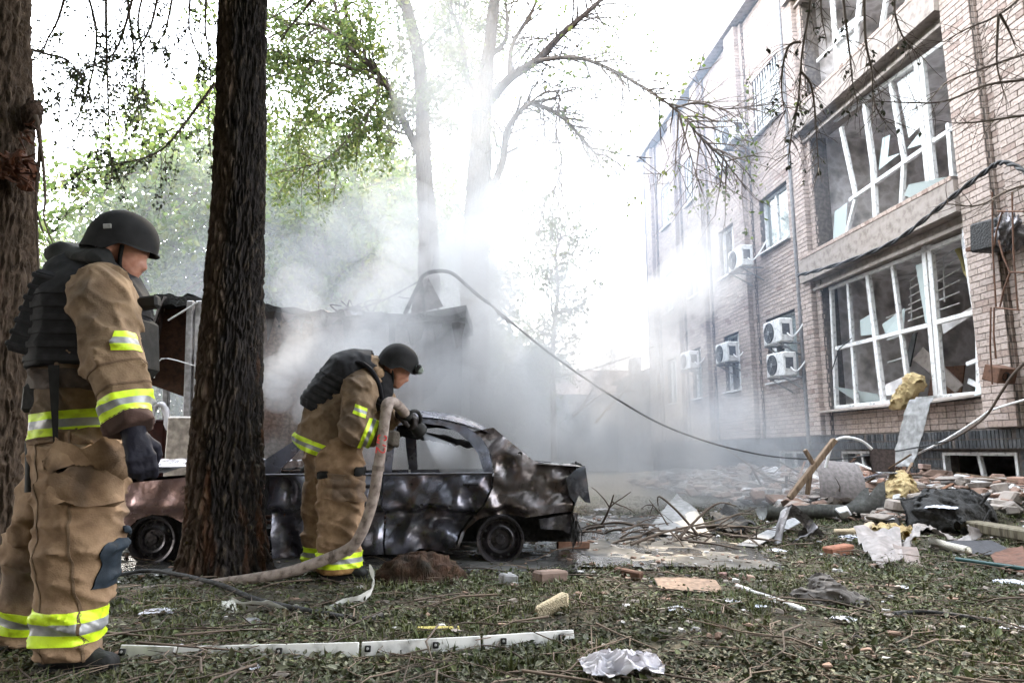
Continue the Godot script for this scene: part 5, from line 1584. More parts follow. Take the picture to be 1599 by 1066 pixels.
# ---------------------------------------------------------------- people
# A skin round tapered bones, joined by a smooth minimum and meshed as surface nets. A bone is [from, to, radius, radius] and, if flattened, [.., axis, factor].
func flesh(bones: Array, cell: float, k: float, amp := 0.0, freq := 6.0, seed_ := 1, cuts := [], stretch := Vector3.ONE) -> MB:
	var lo := Vector3.INF
	var hi := -Vector3.INF
	for b in bones:
		for e in [[b[0], b[2]], [b[1], b[3]]]:
			lo = lo.min(e[0] - Vector3.ONE * (e[1] + 0.03))
			hi = hi.max(e[0] + Vector3.ONE * (e[1] + 0.03))
	var nx := int((hi.x - lo.x) / cell) + 2
	var ny := int((hi.y - lo.y) / cell) + 2
	var nz := int((hi.z - lo.z) / cell) + 2
	var acc := PackedFloat32Array()
	acc.resize(nx * ny * nz)
	var reach := 3.2 / k
	for b in bones:
		var a: Vector3 = b[0]
		var ba: Vector3 = b[1] - a
		var bb := maxf(ba.length_squared(), 1e-9)
		var ra: float = b[2]
		var rb: float = b[3]
		var sq: bool = b.size() > 4
		var ax: Vector3 = b[4] if sq else Vector3.ZERO
		var fx: float = b[5] - 1.0 if sq else 0.0
		var m := maxf(ra, rb) * (1.0 if fx >= 0 else 1.0 / (1.0 + fx)) + reach
		var l := ((a.min(b[1]) - Vector3.ONE * m - lo) / cell).max(Vector3.ZERO)
		var h := ((a.max(b[1]) + Vector3.ONE * m - lo) / cell).min(Vector3(nx - 1, ny - 1, nz - 1))
		for z in range(int(l.z), int(h.z) + 1):
			for y in range(int(l.y), int(h.y) + 1):
				var row := (z * ny + y) * nx
				for x in range(int(l.x), int(h.x) + 1):
					var q := Vector3(lo.x + x * cell - a.x, lo.y + y * cell - a.y, lo.z + z * cell - a.z)
					var t := clampf(q.dot(ba) / bb, 0.0, 1.0)
					q -= ba * t
					if sq:
						q += ax * (ax.dot(q) * fx)
					var d := q.length() - ra - (rb - ra) * t
					if d < reach:
						acc[row + x] += exp(-k * d)
	var fn := noise(seed_, freq, 3)
	var rn := noise(seed_ + 1, freq * 0.62, 2, true)
	for i in acc.size():
		var e := acc[i]
		if e < 0.02:
			acc[i] = 0.1
			continue
		var d := -log(e) / k
		if absf(d) < 0.06 and (amp > 0.0 or cuts.size()):
			var p := lo + Vector3(i % nx, (i / nx) % ny, i / (nx * ny)) * cell
			if amp > 0.0:
				var s := p * stretch
				var rg := rn.get_noise_3dv(s + Vector3(0, s.x * 0.7 - s.z * 0.4, 0)) + 0.35
				d += amp * (0.3 * fn.get_noise_3dv(s) - 0.62 * maxf(rg, 0.0) * rg)
			for c in cuts:
				if c.size() < 3 or p.distance_to(c[2]) < c[3]:
					d = maxf(d, (p - c[0]).dot(c[1]))
		elif cuts.size() and d < 0.0:
			var p := lo + Vector3(i % nx, (i / nx) % ny, i / (nx * ny)) * cell
			for c in cuts:
				if c.size() < 3 or p.distance_to(c[2]) < c[3]:
					d = maxf(d, (p - c[0]).dot(c[1]))
		acc[i] = d
	var mb := MB.new()
	var id := {}
	var sx := 1
	var sy := nx
	var sz := nx * ny
	var off := [0, sx, sy, sx + sy, sz, sx + sz, sy + sz, sx + sy + sz]
	var edges := [[0, 1], [2, 3], [4, 5], [6, 7], [0, 2], [1, 3], [4, 6], [5, 7], [0, 4], [1, 5], [2, 6], [3, 7]]
	for z in nz - 1:
		for y in ny - 1:
			for x in nx - 1:
				var i := (z * ny + y) * nx + x
				var s := 0
				for o in off:
					if acc[i + o] < 0.0:
						s += 1
				if s == 0 or s == 8:
					continue
				var p := Vector3.ZERO
				var n := 0
				for e in edges:
					var a := acc[i + off[e[0]]]
					var b := acc[i + off[e[1]]]
					if (a < 0.0) != (b < 0.0):
						var t := a / (a - b)
						var ca := Vector3(e[0] & 1, (e[0] >> 1) & 1, e[0] >> 2)
						var cb := Vector3(e[1] & 1, (e[1] >> 1) & 1, e[1] >> 2)
						p += ca.lerp(cb, t)
						n += 1
				id[i] = mb.add(lo + (Vector3(x, y, z) + p / n) * cell, Vector3.ZERO)
	for i in id:
		for e in [[sx, sy, sz], [sy, sz, sx], [sz, sx, sy]]:
			var a := acc[i]
			var b := acc[i + e[0]]
			if (a < 0.0) == (b < 0.0):
				continue
			if not (id.has(i - e[1]) and id.has(i - e[2]) and id.has(i - e[1] - e[2])):
				continue
			var q := [id[i], id[i - e[1]], id[i - e[1] - e[2]], id[i - e[2]]]
			if a < 0.0:
				mb.ix.append_array([q[0], q[2], q[1], q[0], q[3], q[2]])
			else:
				mb.ix.append_array([q[0], q[1], q[2], q[0], q[2], q[3]])
	mb.smooth()
	if mb.v.size():  # turn the faces outwards if need be
		var top := 0
		for i in mb.v.size():
			if mb.v[i].y > mb.v[top].y:
				top = i
		if mb.n[top].y < 0:
			for t in range(0, mb.ix.size(), 3):
				var x := mb.ix[t + 1]
				mb.ix[t + 1] = mb.ix[t + 2]
				mb.ix[t + 2] = x
			mb.smooth()
	return mb


# The part of a surface inside some planes [point, outward normal], lifted off it by `off`, with edges.
func patch(src: MB, planes: Array, off: float) -> MB:
	var mb := MB.new()
	for t in range(0, src.ix.size(), 3):
		var poly := []
		for k in 3:
			poly.append([src.v[src.ix[t + k]], src.n[src.ix[t + k]], -1])
		var keep := true
		for pi in planes.size():
			var o: Vector3 = planes[pi][0]
			var nn: Vector3 = planes[pi][1]
			var out := []
			for k in poly.size():
				var a = poly[k]
				var b = poly[(k + 1) % poly.size()]
				var da := (a[0] - o as Vector3).dot(nn)
				var db := (b[0] - o as Vector3).dot(nn)
				if da <= 0:
					out.append(a)
				if (da < 0 and db > 0) or (da > 0 and db < 0):
					var f := da / (da - db)
					out.append([a[0].lerp(b[0], f), a[1].lerp(b[1], f).normalized(), pi])
			poly = out
			if poly.size() < 3:
				keep = false
				break
		if not keep:
			continue
		var base := mb.v.size()
		for q in poly:
			mb.add(q[0] + q[1] * off, q[1])
		for k in range(1, poly.size() - 1):
			mb.ix.append_array([base, base + k, base + k + 1])
		for k in poly.size():
			var a = poly[k]
			var b = poly[(k + 1) % poly.size()]
			if a[2] >= 0 and b[2] >= 0:
				var wn: Vector3 = planes[a[2]][1]
				mb.oquad(a[0] - a[1] * 0.01, b[0] - b[1] * 0.01, b[0] + b[1] * off, a[0] + a[1] * off, (a[0] + b[0]) * 0.5 - wn)
	return mb


func band(called: String, src: MB, a: Vector3, axis: Vector3, w: float, more: Array, parent: Node3D, off := 0.004):  # yellow, silver, yellow
	axis = axis.normalized()
	for k in 3:
		var t0 = w * (-0.5 + [0.0, 0.33, 0.67][k])
		var t1 = w * (-0.5 + [0.33, 0.67, 1.0][k])
		var m := patch(src, [[a + axis * t0, -axis], [a + axis * t1, axis]] + more, off if k != 1 else off * 0.85)
		if m.v.size():
			part(called if k != 1 else called.replace("yellow", "silver"), m, M.band_silver if k == 1 else M.band_yellow, parent)


func tint(mb: MB, base: Color, dirt: Color, freq: float, seed_: int, bias := 0.0) -> MB:
	var nz := noise(seed_, freq, 4)
	for i in mb.v.size():
		var t := smoothstep(0.0 - bias, 0.5 - bias, nz.get_noise_3dv(mb.v[i]))
		mb.c[i] = base.lerp(dirt, t)
	return mb


func head(c: Vector3, f: Vector3, up: Vector3, parent: Node3D, seed_: int) -> Array:  # returns [bones of head and neck, place()]
	var r := f.cross(up).normalized()
	up = r.cross(f).normalized()
	var at := func(x: float, y: float, z: float) -> Vector3: return c + f * x + up * y + r * z
	var b := [[at.call(-0.025, 0.03, 0), at.call(0.025, 0.035, 0), 0.088, 0.084], [at.call(0.04, -0.02, 0), at.call(0.052, -0.065, 0), 0.06, 0.046],
		[at.call(0.02, -0.08, 0), at.call(0.068, -0.1, 0), 0.042, 0.028], [at.call(0.082, -0.104, -0.01), at.call(0.082, -0.104, 0.01), 0.016, 0.016],
		[at.call(0.1, 0.004, 0), at.call(0.12, -0.034, 0), 0.007, 0.012], [at.call(0.108, -0.04, -0.011), at.call(0.108, -0.04, 0.011), 0.009, 0.009],
		[at.call(0.088, 0.02, -0.034), at.call(0.088, 0.02, 0.034), 0.012, 0.012], [at.call(0.098, -0.064, -0.016), at.call(0.098, -0.064, 0.016), 0.0075, 0.0075],
		[at.call(0.094, -0.077, -0.014), at.call(0.094, -0.077, 0.014), 0.0085, 0.0085]]
	for s in [-1.0, 1.0]:
		b.append([at.call(0.07, -0.03, 0.036 * s), at.call(0.05, -0.05, 0.048 * s), 0.02, 0.02])
		b.append([at.call(-0.004, 0.005, 0.086 * s), at.call(-0.016, -0.005, 0.092 * s), 0.01, 0.008])
		b.append([at.call(-0.016, -0.005, 0.092 * s), at.call(-0.004, -0.042, 0.083 * s), 0.009, 0.009])
	return [b, at]


func helmet(c: Vector3, f: Vector3, up: Vector3) -> MB:
	var r := f.cross(up).normalized()
	up = r.cross(f).normalized()
	var mb := MB.new()
	for inner in [0.0, 1.0]:
		var st := mb.v.size()
		var ib := mb.ix.size()
		mb.grid(48, 26, func(u, v):
			var a: float = TAU * u
			var ca := cos(a)
			var rim := -0.012 - 0.05 * smoothstep(0.35, -0.1, ca) - 0.012 * smoothstep(-0.3, -1.0, ca) + 0.012 * smoothstep(0.75, 1.0, ca)
			var g: float = minf(v / 0.86, 1.0)
			var ph := g * PI * 0.5
			var k = 1.0 - 0.05 * inner
			var rad := pow(sin(ph), 0.86)
			var y: float = 0.148 * k * cos(ph)
			if v > 0.86:
				var t: float = (v - 0.86) / 0.14
				rad = 1.0 + 0.035 * t * t + 0.05 * t * t * smoothstep(0.6, 1.0, ca)
				y = rim * t
			return c + f * (ca * rad * (0.152 if ca > 0 else 0.148) * k) + r * (sin(a) * rad * 0.128 * k) + up * y, true)
		if (mb.n[st + 60] .dot(up) < 0) != (inner > 0.5):
			for t in range(ib, mb.ix.size(), 3):
				var x := mb.ix[t + 1]
				mb.ix[t + 1] = mb.ix[t + 2]
				mb.ix[t + 2] = x
			for i in range(st, mb.n.size()):
				mb.n[i] = -mb.n[i]
	return mb


# Gloved hand: wrist, direction of the palm, normal of the palm's inner side, curl of the fingers; thumb on the side `th`.
func glove(w: Vector3, d: Vector3, pn: Vector3, curl: float, th: float, sc := 1.0) -> MB:
	d = d.normalized()
	pn = (pn - d * pn.dot(d)).normalized()
	var s := d.cross(pn) * th
	var b := [[w - d * 0.03, w + d * 0.02, 0.042 * sc, 0.036 * sc, pn, 1.25]]
	for k in 4:
		var o := (k - 1.5) * 0.021 * sc
		b.append([w + d * 0.02 + s * o * 0.6, w + d * 0.088 * sc + s * o, 0.02 * sc, 0.0145 * sc])
		var p := w + d * 0.09 * sc + s * o * 1.05
		var l: float = [0.036, 0.033, 0.037, 0.03][k] * sc
		if k == 3:
			l *= 0.95
		var a := 0.0
		for j in 3:
			a += curl * [0.8, 1.0, 0.8][j] + k * 0.04
			var q = p + (d * cos(a) + pn * sin(a)) * l * [1.15, 0.85, 0.65][j]
			b.append([p, q, (0.0125 - 0.001 * j) * sc, (0.0118 - 0.0012 * j) * sc])
			p = q
	var t0 := w + d * 0.025 * sc - s * 0.03 * sc + pn * 0.008
	var t1 := t0 + (d * 0.55 - s * 0.6 + pn * 0.45).normalized() * 0.045 * sc
	var t2 := t1 + (d * 0.8 - s * 0.05 + pn * 0.6).normalized() * 0.032 * sc
	var t3 := t2 + (d * 0.7 + s * 0.3 + pn * 0.6).normalized() * 0.026 * sc
	b.append_array([[t0, t1, 0.02 * sc, 0.0155 * sc], [t1, t2, 0.0145 * sc, 0.0135 * sc], [t2, t3, 0.0135 * sc, 0.0115 * sc]])
	return flesh(b, 0.0045, 190.0, 0.0015, 40.0, 3)


func boot(heel: Vector3, f: Vector3) -> Array:  # boot upper and sole
	var up := Vector3.UP
	var r := f.cross(up)
	var b := [[heel + up * 0.07, heel + up * 0.24, 0.058, 0.062], [heel + up * 0.06, heel + f * 0.1 + up * 0.07, 0.055, 0.05, up, 1.1], [heel + f * 0.09 + up * 0.06, heel + f * 0.2 + up * 0.045, 0.052, 0.05, up, 1.35]]
	var u := flesh(b, 0.008, 70.0, 0.004, 14.0, 8, [[heel + up * 0.022, -up]])
	var s := MB.new()
	var ring := []
	for k in 24:
		var a := TAU * k / 24
		ring.append(heel + f * (0.09 + 0.165 * cos(a)) + r * (0.062 * sin(a) * (1.0 - 0.15 * cos(a + 0.6))))
	for k in 24:
		var p: Vector3 = ring[k]
		var q: Vector3 = ring[(k + 1) % 24]
		var c := heel + f * 0.09
		s.oquad(p, q, q + up * 0.032, p + up * 0.032, c)
		s.otri(p + up * 0.032, q + up * 0.032, c + up * 0.032, c)
		s.otri(p, q, c, c + up * 0.1)
	return [u, s]


const TAN := Color(0.3, 0.198, 0.12)
const TAN_DARK := Color(0.15, 0.105, 0.073)


func build_standing_firefighter():
	var o := thing("person", "firefighter in tan turnout suit, black vest and helmet standing on the left, arm down, watching", "person", Vector3(-1.795, -0.001, -2.95))
	var F := Vector3.RIGHT
	# body under the clothes: one surface
	var hc: Vector3 = Vector3(-1.754, 1.745, -2.95)
	var hf := Vector3(0.93, -0.3, -0.16).normalized()
	var hd := head(hc, hf, Vector3(0.3, 0.95, 0).normalized(), o, 1)
	var bones: Array = hd[0]
	bones.append_array([[hc + Vector3(-0.03, -0.06, 0), Vector3(-1.814, 1.56, -2.95), 0.06, 0.075], [Vector3(-1.775, 1.499, -2.87), Vector3(-1.9, 1.539, -3.05), 0.1, 0.1], [Vector3(-1.835, 1.43, -2.95), Vector3(-1.833, 0.901, -2.95), 0.13, 0.13],
		[Vector3(-1.707, 1.492, -2.78), Vector3(-1.61, 1.218, -2.74), 0.06, 0.05], [Vector3(-1.61, 1.218, -2.74), Vector3(-1.49, 0.959, -2.7), 0.045, 0.032], [Vector3(-1.946, 1.57, -3.12), Vector3(-1.901, 1.259, -3.17), 0.06, 0.05], [Vector3(-1.901, 1.259, -3.17), Vector3(-1.778, 1.02, -3.15), 0.045, 0.03],
		[Vector3(-1.771, 0.834, -2.86), Vector3(-1.765, 0.464, -2.86), 0.09, 0.06], [Vector3(-1.765, 0.464, -2.86), Vector3(-1.768, 0.082, -2.87), 0.055, 0.04], [Vector3(-1.933, 0.832, -3.04), Vector3(-2.074, 0.441, -3.12), 0.09, 0.06], [Vector3(-2.074, 0.441, -3.12), Vector3(-2.156, 0.051, -3.18), 0.055, 0.04]])
	var body := flesh(bones, 0.0075, 110.0, 0.0015, 25.0, 5)
	part("body", body, M.skin, o)
	var ey := MB.new()
	ey.col = Color(0.05, 0.03, 0.02)
	for s in [-1.0, 1.0]:
		var p: Vector3 = hd[1].call(0.088, 0.0, 0.032 * s)
		ey.tube([p - hf.cross(Vector3.UP) * 0.012, p, p + hf.cross(Vector3.UP) * 0.012], [0.004, 0.009, 0.004], 8)
	part("eye", ey, M.leather, o)
	# trousers
	var ra: Vector3 = Vector3(-1.761, 0.078, -2.86)
	var la: Vector3 = Vector3(-2.163, 0.065, -3.18)
	var tr := [[Vector3(-1.839, 0.901, -2.95), Vector3(-1.831, 0.82, -2.95), 0.17, 0.175], [Vector3(-1.773, 0.821, -2.87), Vector3(-1.757, 0.489, -2.86), 0.16, 0.14], [Vector3(-1.757, 0.489, -2.86), ra, 0.138, 0.105], [Vector3(-1.949, 0.818, -3.05), Vector3(-2.079, 0.441, -3.12), 0.15, 0.125], [Vector3(-2.079, 0.441, -3.12), la, 0.122, 0.105]]
	var rd: Vector3 = (ra - Vector3(-1.757, 0.489, -2.86)).normalized()
	var ld: Vector3 = (la - Vector3(-2.079, 0.441, -3.12)).normalized()
	var pants := flesh(tr, 0.0105, 60.0, 0.03, 5.5, 21, [[ra + rd * 0.015, rd, ra, 0.3], [la + ld * 0.01, ld, la, 0.24], [Vector3(-1.845, 0.96, -2.95), Vector3.UP]], Vector3(0.9, 1.9, 0.9))
	tint(pants, TAN, TAN_DARK, 1.6, 5, -0.12)
	var pn := part("trousers", pants, M.cloth, o)
	band("yellow_cuff_band", pants, Vector3(-1.77, 0.188, -2.86), rd, 0.125, [[Vector3(-1.945, 0.337, -3.02), Vector3(-0.25, 0, -1)]], pn)
	band("yellow_cuff_band", pants, Vector3(-2.148, 0.155, -3.16), ld, 0.105, [[Vector3(-1.945, 0.337, -3.02), Vector3(0.25, 0, 1)]], pn)
	for q in pn.get_children():
		q.position = Vector3.ZERO
	for x in [[Vector3(-1.702, 0.472, -2.8), 0.008, 0.004], [Vector3(-1.837, 0.472, -2.8), 0.006, 0.003]]:
		var seam := patch(pants, [[x[0] + Vector3(x[1], 0, 0), Vector3(1, 0.12, 0)], [x[0], Vector3(-1, -0.12, 0)], [Vector3(-1.77, 0.769, -2.87), Vector3(0, 0, -1)]], x[2])
		seam.c.fill(TAN * 0.6)
		part("seam", seam, M.cloth, pn)
	# cargo pocket, its flap and the dark knee pad
	var pk := patch(pants, [[Vector3(-1.771, 0.771, -2.8), Vector3(-1, 0.05, 0)], [Vector3(-1.638, 0.645, -2.8), Vector3(-0.12, -1, 0)], [Vector3(-1.659, 0.868, -2.8), Vector3(0, 1, 0)], [Vector3(-1.752, 0.77, -2.84), Vector3(0, 0, -1)]], 0.04)
	tint(pk, TAN * 0.86, TAN_DARK, 4.0, 6)
	part("cargo_pocket", pk, M.cloth, o)
	pk = patch(pants, [[Vector3(-1.776, 0.873, -2.8), Vector3(-1, 0.1, 0)], [Vector3(-1.641, 0.817, -2.8), Vector3(0.12, -1, 0)], [Vector3(-1.661, 0.888, -2.8), Vector3(0, 1, 0)], [Vector3(-1.752, 0.77, -2.84), Vector3(0, 0, -1)]], 0.055)
	tint(pk, TAN, TAN_DARK, 4.0, 7)
	part("pocket_flap", pk, M.cloth, o)
	pk = patch(pants, [[Vector3(-1.614, 0.472, -2.8), Vector3(-0.97, 0.22, 0)], [Vector3(-1.621, 0.608, -2.8), Vector3(0, 1, 0)], [Vector3(-1.595, 0.327, -2.8), Vector3(0, -1, 0)], [Vector3(-1.819, 0.444, -3), Vector3(0, 0, -1)]], 0.008)
	for i in pk.c.size():
		pk.c[i] = Color(0.03, 0.04, 0.055)
	part("knee_pad", pk, M.nylon, o)
	# jacket
	var el: Vector3 = Vector3(-1.61, 1.218, -2.74)
	var wr: Vector3 = Vector3(-1.492, 0.952, -2.7)
	var jb := [[Vector3(-1.828, 0.901, -2.95), Vector3(-1.841, 1.148, -2.95), 0.192, 0.18], [Vector3(-1.841, 1.148, -2.95), Vector3(-1.85, 1.43, -2.95), 0.18, 0.185], [Vector3(-1.85, 1.43, -2.95), Vector3(-1.812, 1.633, -2.95), 0.17, 0.085],
		[Vector3(-1.934, 1.574, -3.1), Vector3(-1.901, 1.259, -3.17), 0.11, 0.1], [Vector3(-1.901, 1.259, -3.17), Vector3(-1.777, 1.005, -3.15), 0.1, 0.075], [Vector3(-1.734, 1.529, -2.82), Vector3(-1.919, 1.6, -3.08), 0.1, 0.1]]
	var sb := [[Vector3(-1.801, 1.566, -2.88), Vector3(-1.719, 1.5, -2.8), 0.085, 0.105], [Vector3(-1.719, 1.5, -2.8), el, 0.106, 0.1], [el, wr, 0.1, 0.074]]
	var wd: Vector3 = (wr - el).normalized()
	var hem: Vector3 = Vector3(-1.832, 0.892, -2.95)
	var jk := flesh(jb, 0.0105, 55.0, 0.028, 5.5, 31, [[wr + wd * 0.005, wd, wr, 0.13], [Vector3(-1.776, 0.999, -3.15), Vector3(0.35, -1, 0).normalized(), Vector3(-1.776, 0.999, -3.15), 0.13], [hem, Vector3(0.1, -1, 0).normalized(), hem + Vector3(0, -0.05, 0), 0.28]], Vector3(1, 1.6, 1))
	var sv := flesh(sb, 0.0095, 60.0, 0.027, 6.5, 36, [[wr + wd * 0.005, wd, wr, 0.13]], Vector3(1, 1.4, 1))
	for q in [jk, sv]:
		tint(q, Color(0.27, 0.185, 0.115), Color(0.13, 0.095, 0.066), 1.6, 9, -0.05)
	var jn := part("jacket", jk, M.cloth, o)
	var sn := part("sleeve", sv, M.cloth, o)
	for c in [Vector3(-1.606, 1.166, -2.74), Vector3(-1.557, 1.094, -2.72)]:
		var seam := patch(sv, [[c + wd * 0.004, wd], [c - wd * 0.004, -wd]], 0.003)
		seam.c.fill(TAN * 0.55)
		part("seam", seam, M.cloth, sn)
	var stitch := patch(jk, [[Vector3(-1.829, 0.911, -2.95), Vector3(0.1, -1, 0).normalized()], [Vector3(-1.829, 0.917, -2.95), Vector3(-0.1, 1, 0).normalized()]], 0.003)
	stitch.c.fill(TAN * 0.55)
	part("hem_stitch", stitch, M.cloth, jn)
	var aside := [Vector3(-1.681, 1.136, -2.83), Vector3(0, 0, -1)]
	band("yellow_hem_band", jk, Vector3(-1.835, 0.971, -2.95), Vector3(0.1, -1, 0), 0.1, [], jn)
	band("yellow_sleeve_band", sv, Vector3(-1.52, 1.032, -2.7), wd, 0.085, [], sn)
	band("yellow_arm_patch", sv, Vector3(-1.592, 1.288, -2.72), Vector3(0.1, -1, 0), 0.078, [[Vector3(-1.57, 1.285, -2.7), Vector3(-1, 0, 0)], [Vector3(-1.594, 1.292, -2.74), Vector3(0, 0, -1)]], sn)
	var cf := patch(sv, [[wr - wd * 0.045, -wd]], 0.004)
	for i in cf.c.size():
		cf.c[i] = Color(0.09, 0.05, 0.04)
	part("cuff", cf, M.cloth, sn)
	for q in jn.get_children():
		q.position = Vector3.ZERO
	# vest, with collar, back pouch, straps and belt
	var vb := [[Vector3(-1.838, 1.232, -2.95), Vector3(-1.847, 1.459, -2.95), 0.236, 0.23, Vector3(0, 0, 1), 1.03], [Vector3(-1.938, 1.604, -2.95), Vector3(-1.804, 1.604, -2.95), 0.13, 0.12], [Vector3(-1.821, 1.633, -2.95), Vector3(-1.78, 1.686, -2.95), 0.105, 0.09]]
	var vest := flesh(vb, 0.01, 60.0, 0.01, 7.0, 41, [[Vector3(-1.836, 1.209, -2.95), Vector3(0.05, -1, 0).normalized()], [Vector3(-1.717, 1.473, -2.755), Vector3(0.1, 0, 1).normalized()], [Vector3(-1.747, 1.698, -2.95), Vector3(1, 0.9, 0).normalized(), hc, 0.14]])
	vest.c.fill(Color(0.02, 0.021, 0.024))
	var vn := part("vest", vest, M.nylon, o)
	for k in 6:
		var y: float = lerpf(Vector3(-1.866, 1.517, -2.95).y, Vector3(-1.839, 1.237, -2.95).y, k / 5.0)
		var row := patch(vest, [[Vector3(0, y + 0.012, 0), Vector3.UP], [Vector3(0, y - 0.012, 0), Vector3.DOWN]], 0.006)
		row.c.fill(Color(0.03, 0.031, 0.034))
		part("webbing", row, M.nylon, vn)
	var pb := MB.new()
	pb.col = Color(0.022, 0.023, 0.026)
	var tl := Basis(Vector3.BACK, -0.26)
	pb.bbox(Transform3D(tl, Vector3(-1.973, 1.43, -2.95)), Vector3(0.15, 0.36, 0.36), 0.014)
	part("back_pouch", pb, M.nylon, o)
	for k in 7:
		var we := MB.new()
		we.col = Color(0.03, 0.031, 0.034)
		we.bbox(Transform3D(tl, Vector3(-1.973, 1.43, -2.95) + tl * Vector3(-0.002, -0.15 + 0.05 * k, 0)), Vector3(0.156, 0.026, 0.366), 0.012)
		part("webbing", we, M.nylon, o)
	var col := flesh([[Vector3(-2.025, 1.733, -2.95), Vector3(-1.777, 1.689, -2.82), 0.05, 0.05, Vector3(0.3, 0.6, 0.75).normalized(), 2.4], [Vector3(-2.025, 1.733, -2.95), Vector3(-1.97, 1.766, -3.08), 0.05, 0.05], [Vector3(-1.965, 1.707, -2.95), Vector3(-1.763, 1.649, -2.85), 0.06, 0.05]], 0.008, 70.0, 0.006, 10.0, 44)
	col.c.fill(Color(0.02, 0.021, 0.023))
	part("collar", col, M.nylon, o)
	var st := MB.new()
	st.col = Color(0.016, 0.016, 0.018)
	var sp: Array = spline([Vector3(-1.827, 1.549, -2.8), Vector3(-1.797, 1.616, -2.82), Vector3(-1.756, 1.638, -2.84), Vector3(-1.717, 1.627, -2.86), Vector3(-1.71, 1.597, -2.9)], 5)
	st.tube(sp, [0.03], 8, true, 0.35)
	part("shoulder_strap", st, M.nylon, o)
	st = MB.new()
	st.col = Color(0.014, 0.014, 0.015)
	st.hexa([Vector3(-1.811, 0.897, -2.72), Vector3(-1.791, 0.892, -2.72), Vector3(-1.801, 0.893, -2.735), Vector3(-1.821, 0.898, -2.735), Vector3(-1.865, 1.203, -2.72), Vector3(-1.818, 1.203, -2.72), Vector3(-1.828, 1.204, -2.735), Vector3(-1.875, 1.204, -2.735)])
	part("hanging_strap", st, M.nylon, o)
	var be := patch(jk, [[Vector3(-1.862, 1.189, -2.95), Vector3(0, 1, 0)], [Vector3(-1.855, 1.114, -2.95), Vector3(0, -1, 0)], [Vector3(-1.69, 0.349, -2.95), Vector3(0, -1, 0)]], 0.014)
	for i in be.c.size():
		be.c[i] = Color(0.07, 0.045, 0.035)
	part("belt", be, M.matte, o)
	var pt := MB.new()
	pt.col = Color(0.02, 0.02, 0.022)
	pt.bbox(Transform3D(Basis(Vector3.BACK, 0.1), Vector3(-1.642, 1.316, -2.95)), Vector3(0.09, 0.26, 0.26), 0.03)
	part("front_pouch", pt, M.nylon, o)
	pt = MB.new()
	pt.col = Color(0.015, 0.015, 0.016)
	pt.bbox(Transform3D(Basis(Vector3.BACK, 0.15), Vector3(-1.565, 1.493, -2.88)), Vector3(0.085, 0.055, 0.05), 0.01)
	part("radio_mic", pt, M.rubber, o)
	# gloves, helmet, boots, axe
	var gv := glove(wr + wd * 0.03, (wd + Vector3(0.15, -0.3, 0)).normalized(), Vector3(-0.55, -0.1, -0.75), 0.55, -1.0, 1.12)
	gv.c.fill(Color(0.014, 0.015, 0.02))
	part("glove", gv, M.leather, o)
	gv = glove(Vector3(-1.768, 0.979, -3.15), Vector3(0.3, -1, 0), Vector3(-0.5, -0.1, 0.75), 0.55, 1.0, 1.1)
	gv.c.fill(Color(0.014, 0.015, 0.02))
	part("glove", gv, M.leather, o)
	var hm := helmet(hc + Vector3(0.005, 0.035, 0), hf, Vector3(0.25, 0.97, 0).normalized())
	var hn := part("helmet", hm, M.helmet, o)
	var bg := MB.new()
	bg.col = Color(0.35, 0.35, 0.34)
	bg.bbox(Transform3D(Basis(Vector3.UP, 0.25) * Basis(Vector3.BACK, 0.15), Vector3(-1.744, 1.818, -2.822)), Vector3(0.032, 0.022, 0.006), 0.002)
	part("emblem", bg, M.matte, hn).position = Vector3.ZERO
	var cs := MB.new()
	cs.col = Color(0.012, 0.012, 0.013)
	cs.tube(spline([hd[1].call(0.04, 0.02, 0.095), hd[1].call(0.045, -0.04, 0.075), hd[1].call(0.06, -0.1, 0.045), hd[1].call(0.07, -0.125, 0)], 4), [0.009], 6)
	part("chin_strap", cs, M.nylon, o)
	for q in [[ra + Vector3(-0.03, -ra.y + 0.0, 0.0), Vector3(0.98, 0, 0.12)], [la + Vector3(-0.03, -la.y, 0), Vector3(0.98, 0, -0.1)]]:
		var bt := boot(q[0], q[1].normalized())
		bt[0].c.fill(Color(0.014, 0.014, 0.015))
		bt[1].col = Color(0.02, 0.02, 0.02)
		var bo := part("boot", bt[0], M.leather, o)
		part("sole", bt[1], M.rubber, bo).position = Vector3.ZERO
	var ax := thing("hand_tool", "red and black tool handle hanging at the standing firefighter's belt", "tool", Vector3(-1.985, 0.873, -2.85))
	var hb := MB.new()
	hb.tube([Vector3(-1.994, 0.904, -2.85), Vector3(-1.975, 0.782, -2.85), Vector3(-1.97, 0.697, -2.85)], [0.018, 0.022, 0.02], 10)
	part("grip", hb, M.rubber, ax)
	hb = MB.new()
	hb.col = Color(0.3, 0.02, 0.015)
	hb.tube([Vector3(-1.992, 1.031, -2.85), Vector3(-1.993, 0.894, -2.85)], [0.014], 10)
	part("shaft", hb, M.paint, ax)
	hb = MB.new()
	hb.col = Color(0.02, 0.02, 0.022)
	hb.bbox(Transform3D(Basis.IDENTITY, Vector3(-1.984, 1.079, -2.85)), Vector3(0.09, 0.12, 0.08), 0.015)
	part("holster", hb, M.leather, ax)


